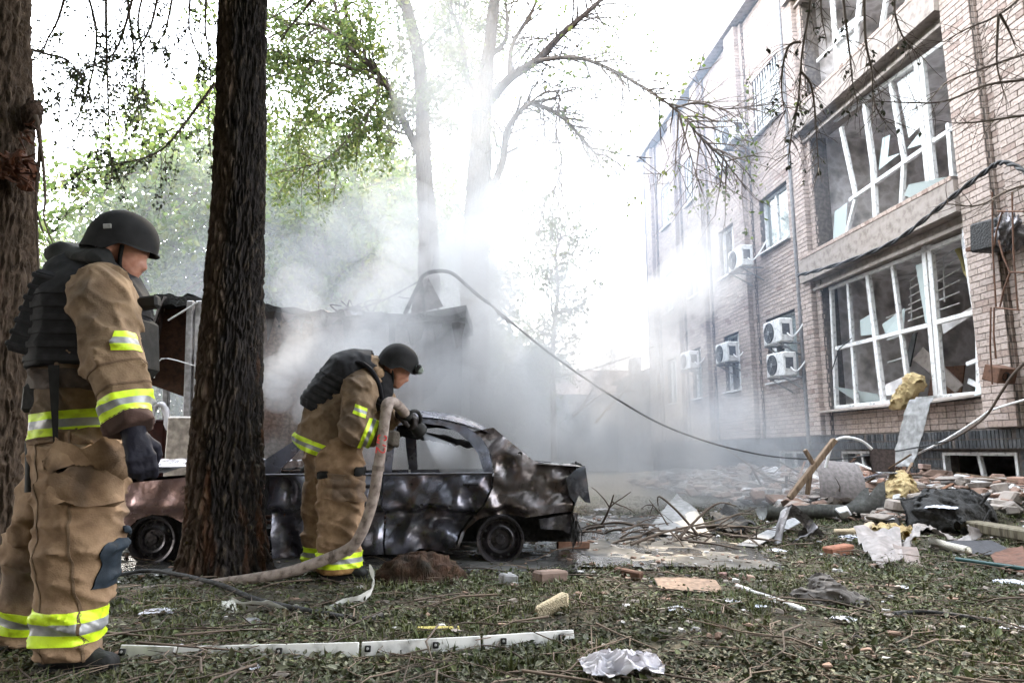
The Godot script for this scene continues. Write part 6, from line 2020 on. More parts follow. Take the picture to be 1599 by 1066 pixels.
func build_hose_firefighter():
	var o := thing("person", "firefighter bending over the burnt car, aiming a hose nozzle through its window", "person", Vector3(-1.246, 0.015, -4.95))
	var hc: Vector3 = Vector3(-0.858, 1.468, -4.98)
	var hf := Vector3(0.86, -0.5, -0.1).normalized()
	var hu := Vector3(0.5, 0.86, 0).normalized()
	var hd := head(hc, hf, hu, o, 2)
	var bones: Array = hd[0]
	bones.append_array([[hc + Vector3(-0.06, -0.03, 0), Vector3(-1.051, 1.392, -4.97), 0.058, 0.075], [Vector3(-1.047, 1.333, -4.85), Vector3(-1.101, 1.357, -5.1), 0.09, 0.09], [Vector3(-1.119, 1.321, -4.97), Vector3(-1.299, 0.928, -4.97), 0.13, 0.14],
		[Vector3(-1.067, 1.301, -4.8), Vector3(-1.066, 1.029, -4.72), 0.06, 0.048], [Vector3(-1.066, 1.029, -4.72), Vector3(-0.914, 0.973, -4.74), 0.045, 0.03], [Vector3(-1.018, 1.345, -5.12), Vector3(-0.975, 1.123, -5.18), 0.055, 0.045], [Vector3(-0.975, 1.123, -5.18), Vector3(-0.846, 1.142, -5.1), 0.042, 0.03],
		[Vector3(-1.215, 0.86, -4.87), Vector3(-1.193, 0.489, -4.84), 0.09, 0.06], [Vector3(-1.193, 0.489, -4.84), Vector3(-1.19, 0.081, -4.86), 0.055, 0.04], [Vector3(-1.363, 0.86, -5.05), Vector3(-1.388, 0.469, -5.1), 0.09, 0.06], [Vector3(-1.388, 0.469, -5.1), Vector3(-1.379, 0.056, -5.1), 0.055, 0.04]])
	part("body", flesh(bones, 0.0085, 110.0, 0.0015, 25.0, 6), M.skin, o)
	var ey := MB.new()
	ey.col = Color(0.05, 0.03, 0.02)
	for s in [-1.0, 1.0]:
		var p: Vector3 = hd[1].call(0.088, 0.0, 0.032 * s)
		ey.tube([p - Vector3(0, 0, 0.012), p, p + Vector3(0, 0, 0.012)], [0.004, 0.009, 0.004], 8)
	part("eye", ey, M.leather, o)
	var ra: Vector3 = Vector3(-1.183, 0.061, -4.85)
	var la: Vector3 = Vector3(-1.383, 0.047, -5.1)
	var pants := flesh([[Vector3(-1.289, 0.928, -4.97), Vector3(-1.281, 0.846, -4.97), 0.17, 0.17], [Vector3(-1.21, 0.838, -4.87), Vector3(-1.189, 0.489, -4.84), 0.15, 0.138], [Vector3(-1.189, 0.489, -4.84), ra, 0.135, 0.132], [Vector3(-1.362, 0.837, -5.05), Vector3(-1.392, 0.469, -5.1), 0.14, 0.12], [Vector3(-1.392, 0.469, -5.1), la, 0.118, 0.11]], 0.0115, 58.0, 0.03, 5.5, 22,
		[[ra + Vector3(0, -0.01, 0), Vector3.DOWN, ra, 0.24], [la + Vector3(0, -0.01, 0), Vector3.DOWN, la, 0.16]], Vector3(0.9, 1.9, 0.9))
	tint(pants, TAN * 1.05, TAN_DARK, 1.6, 15, -0.15)
	var pn := part("trousers", pants, M.cloth, o)
	band("yellow_cuff_band", pants, Vector3(-1.19, 0.137, -4.85), Vector3.DOWN, 0.1, [], pn)
	var vc0: Vector3 = Vector3(-1.19, 1.354, -4.97)
	var vc1: Vector3 = Vector3(-1.336, 1.158, -4.97)
	var hem := patch(pants, [[Vector3(-1.188, 0.087, -4.85), Vector3.UP]], 0.004)
	hem.c.fill(Color(0.3, 0.17, 0.06))
	part("worn_hem", hem, M.cloth, pn)
	for q in pn.get_children():
		q.position = Vector3.ZERO
	var pk := patch(pants, [[Vector3(-1.278, 0.666, -4.75), Vector3(-1, 0, 0)], [Vector3(-1.172, 0.534, -4.75), Vector3(-0.1, -1, 0)], [Vector3(-1.179, 0.709, -4.75), Vector3(0.12, 1, 0)], [Vector3(-1.198, 0.663, -4.83), Vector3(0, 0, -1)]], 0.022)
	tint(pk, TAN, TAN_DARK, 4.0, 6)
	part("cargo_pocket", pk, M.cloth, o)
	pk = patch(pants, [[Vector3(-1.312, 0.726, -4.75), Vector3(-1, 0, 0)], [Vector3(-1.266, 0.679, -4.75), Vector3(0, -1, 0)], [Vector3(-1.281, 0.73, -4.75), Vector3(0, 1, 0)], [Vector3(-1.249, 0.709, -4.75), Vector3(1, 0, 0)], [Vector3(-1.198, 0.663, -4.83), Vector3(0, 0, -1)]], 0.026)
	pk.c.fill(Color(0.012, 0.012, 0.012))
	part("pocket_tab", pk, M.nylon, o)
	pk = patch(pants, [[Vector3(-1.083, 0.709, -4.75), Vector3(-1, 0, 0)], [Vector3(-1.092, 0.7, -4.75), Vector3(0, -1, 0)], [Vector3(-1.093, 0.743, -4.75), Vector3(0, 1, 0)], [Vector3(-1.198, 0.663, -4.83), Vector3(0, 0, -1)]], 0.024)
	pk.c.fill(Color(0.012, 0.012, 0.012))
	part("pocket_tab", pk, M.nylon, o)
	# jacket
	var el: Vector3 = Vector3(-1.066, 1.02, -4.7)
	var wr: Vector3 = Vector3(-0.914, 0.964, -4.74)
	var ax: Vector3 = (Vector3(-1.325, 0.892, -4.97) - Vector3(-1.066, 1.415, -4.97)).normalized()
	var hm0: Vector3 = Vector3(-1.343, 0.883, -4.97)
	var wd: Vector3 = (wr - el).normalized()
	var jb := [[Vector3(-1.322, 0.928, -4.97), Vector3(-1.26, 1.112, -4.97), 0.232, 0.215], [Vector3(-1.26, 1.112, -4.97), Vector3(-1.12, 1.345, -4.97), 0.21, 0.19], [Vector3(-1.12, 1.345, -4.97), Vector3(-1.011, 1.467, -4.97), 0.17, 0.085],
		[Vector3(-1.028, 1.34, -5.12), Vector3(-0.974, 1.113, -5.18), 0.11, 0.09], [Vector3(-0.974, 1.113, -5.18), Vector3(-0.855, 1.138, -5.1), 0.085, 0.07], [Vector3(-1.061, 1.331, -4.83), Vector3(-1.101, 1.357, -5.1), 0.1, 0.1]]
	var sv := flesh([[Vector3(-1.105, 1.352, -4.86), Vector3(-1.064, 1.282, -4.79), 0.09, 0.11], [Vector3(-1.064, 1.282, -4.79), el, 0.112, 0.1], [el, wr, 0.096, 0.068]], 0.01, 60.0, 0.026, 6.5, 37, [[wr, wd, wr, 0.1]], Vector3(1, 1.3, 1))
	var jk := flesh(jb, 0.0115, 52.0, 0.026, 5.5, 32, [[hm0 + ax * 0.06, ax, hm0, 0.42], [wr, wd, wr, 0.1], [Vector3(-0.855, 1.138, -5.1), Vector3(1, 0.1, 0.2).normalized(), Vector3(-0.855, 1.138, -5.1), 0.11]], Vector3(1, 1.3, 1))
	for q in [jk, sv]:
		tint(q, Color(0.25, 0.175, 0.11), Color(0.125, 0.09, 0.064), 1.6, 19, 0.0)
	var jn := part("jacket", jk, M.cloth, o)
	var sn := part("sleeve", sv, M.cloth, o)
	band("yellow_hem_band", jk, hm0 + ax * 0.005, ax + Vector3(0.12, 0, 0), 0.085, [], jn)
	band("yellow_sleeve_band", sv, wr - wd * 0.075, wd, 0.075, [[el, -wd], [Vector3(-0.971, 1.083, -4.74), Vector3.UP]], sn)
	band("yellow_arm_patch", sv, Vector3(-1.035, 1.134, -4.72), Vector3(-0.35, -0.9, 0), 0.065, [[Vector3(-1.07, 1.133, -4.7), Vector3(-1, 0.2, 0)], [Vector3(-0.986, 1.133, -4.7), Vector3(1, 0, 0)], [Vector3(-1.026, 1.147, -4.78), Vector3(0, 0, -1)]], sn)
	for q in jn.get_children():
		q.position = Vector3.ZERO
	var vest := flesh([[Vector3(-1.178, 1.401, -4.97), Vector3(-1.328, 1.186, -4.97), 0.2, 0.205, Vector3(0, 0, 1), 0.92], [Vector3(-0.981, 1.382, -4.97), Vector3(-0.967, 1.251, -4.97), 0.11, 0.09], [Vector3(-1.067, 1.439, -4.97), Vector3(-0.99, 1.392, -4.97), 0.15, 0.12]], 0.011, 55.0, 0.01, 7.0, 42, [[Vector3(-1.367, 1.121, -4.97), ax], [Vector3(-1.069, 1.304, -4.79), Vector3(0.25, -0.25, 1).normalized()], [Vector3(-1.017, 1.5, -4.97), Vector3(0.5, 0.85, 0).normalized(), hc, 0.2]])
	vest.c.fill(Color(0.02, 0.021, 0.024))
	var vn := part("vest", vest, M.nylon, o)
	for k in 6:
		var c := vc0.lerp(vc1, k / 5.0)
		var row := patch(vest, [[c + ax * 0.013, ax], [c - ax * 0.013, -ax]], 0.007)
		row.c.fill(Color(0.034, 0.035, 0.038))
		part("webbing", row, M.nylon, vn)
	var col := flesh([[Vector3(-1.05, 1.514, -4.9), Vector3(-0.96, 1.417, -4.86), 0.045, 0.04, Vector3(0.6, 0.3, 0.7).normalized(), 1.6], [Vector3(-1.05, 1.514, -4.9), Vector3(-1.074, 1.526, -5.06), 0.045, 0.045], [Vector3(-0.96, 1.417, -4.86), Vector3(-0.916, 1.38, -4.95), 0.03, 0.025]], 0.008, 70.0, 0.004, 10.0, 45)
	col.c.fill(TAN * 0.9)
	part("collar", col, M.cloth, o)
	var st := MB.new()
	st.col = Color(0.014, 0.014, 0.016)
	st.tube(spline([Vector3(-1.159, 1.458, -4.82), Vector3(-1.078, 1.483, -4.8), Vector3(-0.99, 1.426, -4.78), Vector3(-0.937, 1.328, -4.8), Vector3(-0.923, 1.232, -4.84)], 5), [0.032], 8, true, 0.4)
	part("shoulder_strap", st, M.nylon, o)
	st = MB.new()
	st.col = Color(0.6, 0.6, 0.58)
	st.tube(spline([Vector3(-0.968, 1.146, -4.76), Vector3(-0.97, 1.079, -4.76), Vector3(-0.955, 1.022, -4.76)], 4), [0.006], 5)
	st.tube(spline([Vector3(-1.004, 1.163, -4.76), Vector3(-0.993, 1.101, -4.76), Vector3(-1, 1.048, -4.76)], 4), [0.006], 5)
	part("drawcord", st, M.nylon, o)
	# hands: the right one on the hose, the left one on the nozzle
	var gv := glove(wr + Vector3(-0.01, 0, 0.01), Vector3(0.9, -0.12, -0.2), Vector3(0.1, -0.1, -1), 0.85, 1.0, 1.15)
	gv.c.fill(Color(0.05, 0.042, 0.035))
	part("glove", gv, M.leather, o)
	gv = glove(Vector3(-0.85, 1.138, -5.1), Vector3(0.95, -0.12, 0.2), Vector3(0.1, -1, 0), 0.8, 1.0, 1.2)
	gv.c.fill(Color(0.03, 0.027, 0.024))
	part("glove", gv, M.leather, o)
	var hl := helmet(hc + hu * 0.035, hf, hu)
	part("helmet", hl, M.helmet, o)
	var gg := MB.new()
	gg.col = Color(0.3, 0.36, 0.32)
	var gx := hf.cross(hu).normalized()
	gg.bbox(Transform3D(Basis(hf, hu, gx), hc + hf * 0.158 + hu * 0.075), Vector3(0.06, 0.062, 0.15), 0.02)
	var gn_ := part("goggles", gg, M.tile, o)
	gg = MB.new()
	gg.col = Color(0.02, 0.02, 0.02)
	gg.bbox(Transform3D(Basis(hf, hu, gx), hc + hf * 0.152 + hu * 0.075), Vector3(0.035, 0.07, 0.16), 0.012)
	part("goggle_frame", gg, M.rubber, gn_).position = Vector3.ZERO
	var cs := MB.new()
	cs.col = Color(0.012, 0.012, 0.013)
	cs.tube(spline([hd[1].call(-0.06, 0.02, 0.1), hd[1].call(0.0, -0.03, 0.085), hd[1].call(0.04, -0.09, 0.05), hd[1].call(0.06, -0.128, 0)], 4), [0.009], 6)
	part("chin_strap", cs, M.nylon, o)
	for q in [[ra + Vector3(-0.04, -ra.y, 0.0), Vector3(0.97, 0, 0.15)], [la + Vector3(-0.04, -la.y, 0), Vector3(0.98, 0, -0.1)]]:
		var bt := boot(q[0], q[1].normalized())
		bt[0].c.fill(Color(0.014, 0.014, 0.015))
		var bo := part("boot", bt[0], M.leather, o)
		part("sole", bt[1], M.rubber, bo).position = Vector3.ZERO


# ---------------------------------------------------------------- hose, cables
func build_hose():
	var h := thing("fire_hose", "worn grey-brown fire hose lying past the trunk and rising kinked to the firefighter's hands", "hose", Vector3(-1.087, 0.198, -4.72))
	var low := MB.new()
	low.tube(spline([Vector3(-2.769, -0.065, -4.55), Vector3(-2.446, -0.03, -4.55), Vector3(-2.064, -0.001, -4.6), Vector3(-1.706, 0.042, -4.63), Vector3(-1.468, 0.081, -4.66), Vector3(-1.266, 0.146, -4.68), Vector3(-1.125, 0.201, -4.7), Vector3(-1.063, 0.238, -4.7)], 8), [0.038, 0.041, 0.047], 18, true, 0.82)
	part("lower_length", low, M.hose, h)
	var up := MB.new()
	up.tube(spline([Vector3(-1.1, 0.201, -4.7), Vector3(-1.036, 0.268, -4.69), Vector3(-0.978, 0.384, -4.68), Vector3(-0.93, 0.543, -4.67), Vector3(-0.904, 0.712, -4.66), Vector3(-0.881, 0.881, -4.65), Vector3(-0.867, 1.053, -4.66), Vector3(-0.856, 1.158, -4.68)], 8), [0.043, 0.045, 0.044, 0.042], 18, true, 0.85)
	part("rising_length", up, M.hose, h)
	var bend := MB.new()
	bend.tube(spline([Vector3(-0.86, 1.141, -4.68), Vector3(-0.855, 1.192, -4.72), Vector3(-0.834, 1.202, -4.8), Vector3(-0.808, 1.174, -4.92), Vector3(-0.776, 1.124, -5.02)], 7), [0.043, 0.041], 16, true, 0.85)
	part("bend", bend, M.hose, h)
	for p in [[Vector3(-1.21, 0.161, -4.69), Vector3(-1.169, 0.182, -4.69)], [Vector3(-0.9, 0.733, -4.66), Vector3(-0.897, 0.767, -4.66)]]:
		var cl := MB.new()
		cl.col = Color(0.6, 0.58, 0.55)
		cl.tube([p[0], p[1]], [0.047], 18, true, 0.86)
		part("seam", cl, M.hose, h)
	var tm := TextMesh.new()
	var sf := SystemFont.new()
	sf.font_names = PackedStringArray(["Droid Sans"])
	tm.font = sf
	tm.text = "8/2"
	tm.font_size = 48
	tm.pixel_size = 0.0019
	tm.depth = 0.004
	var d: Vector3 = (Vector3(-0.867, 1.053, -4.66) - Vector3(-0.881, 0.881, -4.65)).normalized()
	var lab := part("marking", tm, mat("red_paint", Color(0.55, 0.03, 0.03), 0.7), h)
	var zz := (Vector3(0, 0.86, 0) - Vector3(-0.882, 0.907, -4.65)).normalized()
	zz = (zz - d * zz.dot(d)).normalized()
	lab.transform = Transform3D(Basis(-d, zz.cross(-d), zz), Vector3(-0.882, 0.907, -4.65) + zz * 0.038 - h.position)
	var n := thing("hose_nozzle", "black hose nozzle with bail handle, spraying water into the rear window", "nozzle", Vector3(-0.73, 1.071, -5.1))
	var a: Vector3 = Vector3(-0.776, 1.124, -5.02)
	var b: Vector3 = Vector3(-0.699, 1.018, -5.2)
	var ax := (b - a).normalized()
	var nb := MB.new()
	nb.col = Color(0.02, 0.02, 0.021)
	nb.disc(a, ax, [Vector2(0, -0.02), Vector2(0.042, -0.02), Vector2(0.045, 0.02), Vector2(0.034, 0.03), Vector2(0.034, 0.1), Vector2(0.05, 0.12), Vector2(0.052, a.distance_to(b) - 0.03), Vector2(0.058, a.distance_to(b) - 0.01), Vector2(0.058, a.distance_to(b) + 0.01), Vector2(0.04, a.distance_to(b) + 0.012), Vector2(0.03, a.distance_to(b) - 0.02), Vector2(0, a.distance_to(b) - 0.02)], 20)
	part("barrel", nb, M.rubber, n)
	nb = MB.new()
	nb.col = Color(0.03, 0.03, 0.03)
	nb.tube(spline([Vector3(-0.759, 1.113, -5), Vector3(-0.731, 1.151, -5), Vector3(-0.695, 1.148, -5.04), Vector3(-0.676, 1.108, -5.08), Vector3(-0.687, 1.071, -5.1)], 5), [0.014], 8)
	part("bail_handle", nb, M.rubber, n)
	var w := FogVolume.new()
	w.name = "water_spray"
	w.shape = RenderingServer.FOG_VOLUME_SHAPE_CONE
	var fm := FogMaterial.new()
	fm.density = 2.6
	fm.albedo = Color(0.97, 0.98, 1.0)
	fm.resource_name = "spray"
	w.material = fm
	var e: Vector3 = Vector3(-0.351, 0.661, -5.9)
	var dd := (b - e).normalized()
	w.size = Vector3(0.5, b.distance_to(e), 0.4)
	w.transform = Transform3D(turned(dd), (b + e) * 0.5 + ax * 0.01)
	add_child(w)
	w.set_meta("kind", "stuff")
	w.set_meta("label", "fan of water spray entering the car window")


func build_cables():
	var c := MB.new()
	c.tube(spline([Vector3(-1.239, 3.104, -8.9), Vector3(-1.198, 3.183, -8.9), Vector3(-1.096, 3.237, -8.9), Vector3(-0.925, 3.254, -8.9), Vector3(-0.786, 3.21, -8.9), Vector3(-0.639, 3.086, -8.9), Vector3(-0.466, 2.928, -8.9), Vector3(-0.294, 2.797, -8.9)], 6), [0.03, 0.03, 0.022], 8)
	single("thick_cable", "thick black cable arching up off the kiosk roof", "cable", c, M.cable)
	c = MB.new()
	var pts := spline([Vector3(-0.294, 2.797, -8.9), Vector3(0.004, 2.564, -9), Vector3(0.436, 2.223, -9.1), Vector3(0.872, 1.922, -9.2), Vector3(1.415, 1.591, -9.4), Vector3(2.063, 1.249, -9.6), Vector3(2.734, 1.013, -9.8), Vector3(3.339, 0.869, -10), Vector3(4.006, 0.775, -10.3), Vector3(4.766, 0.747, -10.3), Vector3(5.386, 0.823, -10.2), Vector3(5.939, 0.933, -10), Vector3(6.064, 1.001, -9.6)], 6)
	c.tube(pts, [0.015, 0.011], 6)
	for k in 3:
		c.tube([pts[2 + k] , pts[3 + k] + Vector3(0, -0.03, 0), pts[4 + k]], [0.012, 0.024, 0.012], 6)
	single("sagging_cable", "long thin black cable sagging from the kiosk to the brick building's plinth", "cable", c, M.cable)
	c = MB.new()
	c.tube(spline([Vector3(-2.277, 2.687, -9), Vector3(-2.064, 2.757, -9), Vector3(-1.723, 2.881, -9), Vector3(-1.382, 3.067, -9), Vector3(-1.245, 3.147, -9)], 4), [0.012], 5)
	single("guy_wire", "thin wire slanting up to the bent roof sheet of the kiosk", "cable", c, M.cable)
	for k in 2:
		c = MB.new()
		var q := []
		var sp := spline([Vector2(4.953, 4.655), Vector2(4.148, 4.554), Vector2(2.807, 4.439), Vector2(1.712, 4.429), Vector2(0.912, 4.569), Vector2(0.206, 4.721), Vector2(-0.357, 4.825), Vector2(-0.593, 4.818), Vector2(-0.851, 4.627), Vector2(-1.043, 4.336), Vector2(-1.071, 4.106)], 8)
		for i in sp.size():
			q.append(BT * (fl(sp[i], -0.5) + Vector3(0, 0.022 * cos(i * 0.8 + PI * k), 0.022 * sin(i * 0.8 + PI * k))))
		c.tube(q, [0.022], 7)
		single("twisted_cable", ["black strand of the twisted cable looping across the spandrel, lying above", "black strand of the twisted cable looping across the spandrel, lying below"][k], "cable", c, M.cable, "twisted cable strands on the facade")
	c = MB.new()
	var w := []
	for p in spline([Vector2(2.123, 0.626), Vector2(1.439, 0.85), Vector2(0.827, 1.05), Vector2(0.195, 1.308), Vector2(-0.073, 1.428), Vector2(-0.695, 1.539)], 4):
		w.append(BT * fl(p, -0.62))
	c.tube(w, [0.016], 6)
	c.col = Color.WHITE
	single("white_conduit", "thin white conduit slanting down across the plinth to the metal strip", "conduit", c, M.frame_white)
	c = MB.new()
	w = []
	for p in spline([Vector2(0.742, 0.954), Vector2(0.342, 1.086), Vector2(-0.158, 1.317), Vector2(-0.471, 1.615), Vector2(-0.709, 1.844), Vector2(-0.979, 2.018)], 5):
		w.append(BT * fl(p, -0.82))
	c.tube(w, [0.012, 0.021], 7)
	single("brown_branch", "brown broken branch leaning from the rubble against the near brick pier", "branch", c, M.twig)
	c = MB.new()
	c.tube(spline([Vector3(4.164, 0.65, -9.2), Vector3(4.23, 0.86, -9.2), Vector3(4.318, 1.003, -9.2), Vector3(4.466, 1.046, -9.2), Vector3(4.659, 1.003, -9.2), Vector3(4.795, 0.894, -9.2)], 5), [0.02], 7)
	single("bent_white_pipe", "white pipe bent into an arch beside the wooden beam", "pipe", c, M.frame_white)
	c = MB.new()
	c.tube(spline([Vector3(-1.355, 2.137, -14.5), Vector3(0.826, 2.411, -14.5), Vector3(2.201, 2.755, -14.5), Vector3(3.062, 3.102, -14.5)], 5), [0.02], 5)
	single("far_wire", "pale far wire running to the far corner of the brick building", "cable", c, M.cable)


# ---------------------------------------------------------------- debris
func bent(pts: Array, across_: Vector3, thick := 0.006, amp := 0.015, seed_ := 1, n := 5) -> MB:  # a strip bent along a line
	var sp := spline(pts, n)
	var nz := noise(seed_, 5.0, 3)
	var mb := MB.new()
	for s in [1.0, -1.0]:
		var st := mb.v.size()
		mb.grid(sp.size() - 1, 6, func(u, v):
			var i := roundi(u * (sp.size() - 1))
			var p: Vector3 = sp[i] + across_ * (v - 0.5)
			var d: Vector3 = (sp[mini(i + 1, sp.size() - 1)] - sp[maxi(i - 1, 0)]).normalized()
			return p + d.cross(across_).normalized() * (thick * 0.5 * s + amp * nz.get_noise_3dv(p * 1.5)))
		if s < 0:
			for t in range(0, mb.ix.size(), 3):
				if mb.ix[t] >= st:
					var x := mb.ix[t + 1]
					mb.ix[t + 1] = mb.ix[t + 2]
					mb.ix[t + 2] = x
			for i in range(st, mb.n.size()):
				mb.n[i] = -mb.n[i]
	return mb


func crumple(c: Vector3, size: Vector2, h: float, seed_: int, yaw := 0.0, n := 16) -> MB:  # crumpled paper or cloth lying on the ground
	var nz := noise(seed_, 1.3, 4, true)
	var mb := MB.new()
	var b := Basis(Vector3.UP, yaw)
	mb.grid(n, n, func(u, v):
		var p := Vector2(u - 0.5, v - 0.5)
		var w := nz.get_noise_2d(p.x * 1.6 + seed_, p.y * 1.6)
		var w2 := nz.get_noise_2d(p.x * 1.3, p.y * 1.3 + 40 + seed_)
		return c + b * Vector3((p.x + 0.12 * w2) * size.x, h * (0.5 + 0.6 * w) * (1.0 - 0.6 * p.length_squared() * 2), (p.y + 0.12 * w) * size.y))
	if mb.n[mb.n.size() / 2].y < 0:
		for i in mb.n.size():
			mb.n[i] = -mb.n[i]
		for t in range(0, mb.ix.size(), 3):
			var x := mb.ix[t + 1]
			mb.ix[t + 1] = mb.ix[t + 2]
			mb.ix[t + 2] = x
	return mb


func on(p: Vector3, up := 0.0) -> Vector3:
	return Vector3(p.x, gy(p.x, p.z) + up, p.z)


func rough_box(c: Vector3, s: Vector3, rot: Basis, seed_: int, amp := 0.15) -> MB:  # a chipped brick or lump
	var mb := MB.new()
	var nz := noise(seed_, 2.0, 2)
	mb.bbox(Transform3D(Basis.IDENTITY, Vector3.ZERO), s, minf(s.x, minf(s.y, s.z)) * 0.12)
	for i in mb.v.size():
		var p := mb.v[i]
		mb.v[i] = c + rot * (p * (1.0 + amp * nz.get_noise_3dv(p.sign() * 3.0 + Vector3(seed_, 0, 0))))
		mb.n[i] = rot * mb.n[i]
	return mb


func build_debris():
	rng.seed = 301
	# long white batten with black fixings
	var s := thing("white_batten", "long white slotted batten with small black square fixings lying in the leaves", "batten", Vector3(-0.755, -0.01, -3.28))
	var pts := [Vector3(-1.645, 0.03, -3.034), Vector3(-1.403, 0.03, -3.007), Vector3(-0.648, 0.035, -3.053), Vector3(-0.138, 0.04, -3.132), Vector3(0.276, 0.045, -3.216)]
	for i in 4:
		var mb := MB.new()
		var a: Vector3 = pts[i] + (pts[i + 1] - pts[i]).normalized() * (0.012 if i > 0 else 0.0)
		mb.bar(a, pts[i + 1], 0.058, 0.02, Vector3(0, 0.35, 1))
		part("length", mb, M.frame_white, s)
	for u in [193, 316, 436, 575, 680, 786, 876]:
		var f := 0
		var t: float = (u - 187.0) / 709.0
		var mb := MB.new()
		mb.col = Color(0.015, 0.015, 0.02)
		var c: Vector3 = _along(pts, u)
		mb.bbox(Transform3D(Basis(Vector3.RIGHT, -0.35), c + Vector3(0, 0.006, 0.016)), Vector3(0.026, 0.026, 0.012), 0.003)
		var fx := part("fixing", mb, M.rubber, s)
		mb = MB.new()
		mb.disc(c + Vector3(0, 0.008, 0.023), Vector3(0, 0.34, 0.94), [Vector2(0, 0.001), Vector2(0.005, 0.001), Vector2(0.006, -0.002)], 10)
		mb.c.fill(Color(0.6, 0.6, 0.6))
		part("screw", mb, M.paint, fx)
	# plastic and tape in front
	var pl := MB.new()
	var shell := thing("silver_shell", "two-lobed scuffed silver plastic shell in the leaves before the white batten", "plastic shell", Vector3(-1.162, 0, -3.295))
	var lobe := flesh([[Vector3(-1.318, -0.03, -3.62), Vector3(-1.294, -0.046, -3.6), 0.062, 0.07], [Vector3(-1.195, -0.045, -3.62), Vector3(-1.201, -0.052, -3.6), 0.04, 0.05], [Vector3(-1.306, -0.052, -3.55), Vector3(-1.164, -0.052, -3.55), 0.035, 0.03]], 0.007, 60.0, 0.008, 12.0, 7)
	lobe.c.fill(Color(0.4, 0.4, 0.41))
	part("lobe", lobe, M.band_silver, shell)
	single("plastic_bag", "small crumpled translucent white plastic bag near the silver shell", "bag", _paint(blob(Vector3(-1.568, -0.017, -3.95), Vector3(0.06, 0.055, 0.05), 9, 0.7, 3.0), Color(0.6, 0.6, 0.57)), M.paper)
	for q in [[[Vector3(-1.559, 0.034, -3.98), Vector3(-1.489, 0.013, -3.95), Vector3(-1.411, 0.023, -3.95), Vector3(-1.323, 0.023, -3.95), Vector3(-1.234, -0.01, -3.9)], "white plastic tape strip lying next to the plastic bag"], [[Vector3(-1.237, -0.023, -3.9), Vector3(-1.176, 0.017, -3.9), Vector3(-1.113, -0.018, -3.88), Vector3(-1.064, -0.022, -3.88)], "short folded white tape strip right of the plastic bag"], [[Vector3(-1.049, -0.023, -3.9), Vector3(-0.964, 0.012, -4), Vector3(-0.869, 0.036, -4.05), Vector3(-0.822, 0.061, -4.1), Vector3(-0.81, 0.114, -4.2), Vector3(-0.859, 0.163, -4.3)], "long curling white tape strip running up towards the tree stump"]]:
		single("white_tape", q[1], "tape", _paint(bent(q[0], Vector3(0.01, 0.055, 0.03), 0.003, 0.02, 4, 7), Color(0.62, 0.62, 0.6)), M.paper, "white tape strips in the leaves")
	var st := MB.new()
	st = blob(on(Vector3(-0.629, 0, -4.842), -0.02), Vector3(0.3, 0.2, 0.17), 15, 0.35, 2.6, 26)
	for i in st.c.size():
		st.c[i] = Color(0.08, 0.045, 0.03).lerp(Color(0.03, 0.025, 0.02), clampf(gn.get_noise_3dv(st.v[i] * 12.0) + 0.4, 0, 1))
	single("tree_stump", "low rotten brown stump on the ground before the car's rear door", "stump", st, M.bark)
	var bb := MB.new()
	bb.tube(spline([on(Vector3(-2.67, 0, -4.683), 0.05), on(Vector3(-2.459, 0, -4.842), 0.06), on(Vector3(-1.859, 0, -4.414), 0.05), on(Vector3(-1.45, 0, -4.058), 0.04), on(Vector3(-1.135, 0, -3.857), 0.03), on(Vector3(-0.773, 0, -3.623), 0.02), on(Vector3(-0.669, 0, -3.688), 0.02)], 6), [0.012, 0.02, 0.024, 0.022, 0.02], 8)
	single("black_branch", "long charred black branch lying in front of the trunk and hose", "branch", bb, M.char)
	# chunks
	for q in [[Vector3(0.243, 0, -4.618), Vector3(0.2, 0.1, 0.12), 0.5, Color(0.17, 0.12, 0.1), "broken dark brick lying left of the puddle"], [Vector3(2.833, 0, -6.13), Vector3(0.25, 0.09, 0.12), 0.3, Color(0.29, 0.125, 0.075), "orange brick in the leaves beside the crumpled pink sheet"], [Vector3(4.135, 0, -10.253), Vector3(0.28, 0.09, 0.13), 0.1, Color(0.36, 0.15, 0.09), "red brick on top of the grey trough by the wooden beam"], [Vector3(4.663, 0, -10.04), Vector3(0.28, 0.1, 0.13), -0.1, Color(0.34, 0.15, 0.1), "red brick in the middle of the grey trough"], [Vector3(1.369, 0, -2.989), Vector3(0.085, 0.03, 0.05), 0.2, Color(0.2, 0.12, 0.11), "flat dull-red brick chip at the lower right in leaves"], [Vector3(0.243, 0, 4.946), Vector3.ZERO, 0, Color.BLACK, ""], [Vector3(-0.027, 0, -4.683), Vector3(0.11, 0.08, 0.08), 0.4, Color(0.26, 0.26, 0.27), "grey concrete chunk before the car's rear wheel"], [Vector3(1.574, 0, -4.727), Vector3(0.07, 0.05, 0.06), 0.2, Color(0.3, 0.21, 0.17), "small pale brick piece right of the cardboard"], [Vector3(1.46, 0, -4.938), Vector3(0.06, 0.05, 0.05), 0.8, Color(0.22, 0.13, 0.12), "small red stone at the puddle's right edge"]]:
		if q[1] != Vector3.ZERO:
			single("brick_chunk", q[4], "brick", _paint(rough_box(on(q[0], q[1].y * 0.4), q[1], Basis(Vector3.UP, q[2]) * Basis(Vector3.BACK, rnd(-0.2, 0.2)), rng.randi() % 99), q[3]), M.brick)
	var yc := rough_box(on(Vector3(0.205, 0, -3.799), 0.045), Vector3(0.19, 0.07, 0.08), Basis(Vector3.UP, 0.2) * Basis(Vector3.BACK, 0.35), 5, 0.35)
	single("foam_chunk", "pale yellow foam chunk below the broken dark brick", "foam", _paint(yc, Color(0.62, 0.52, 0.36)), M.insulation)
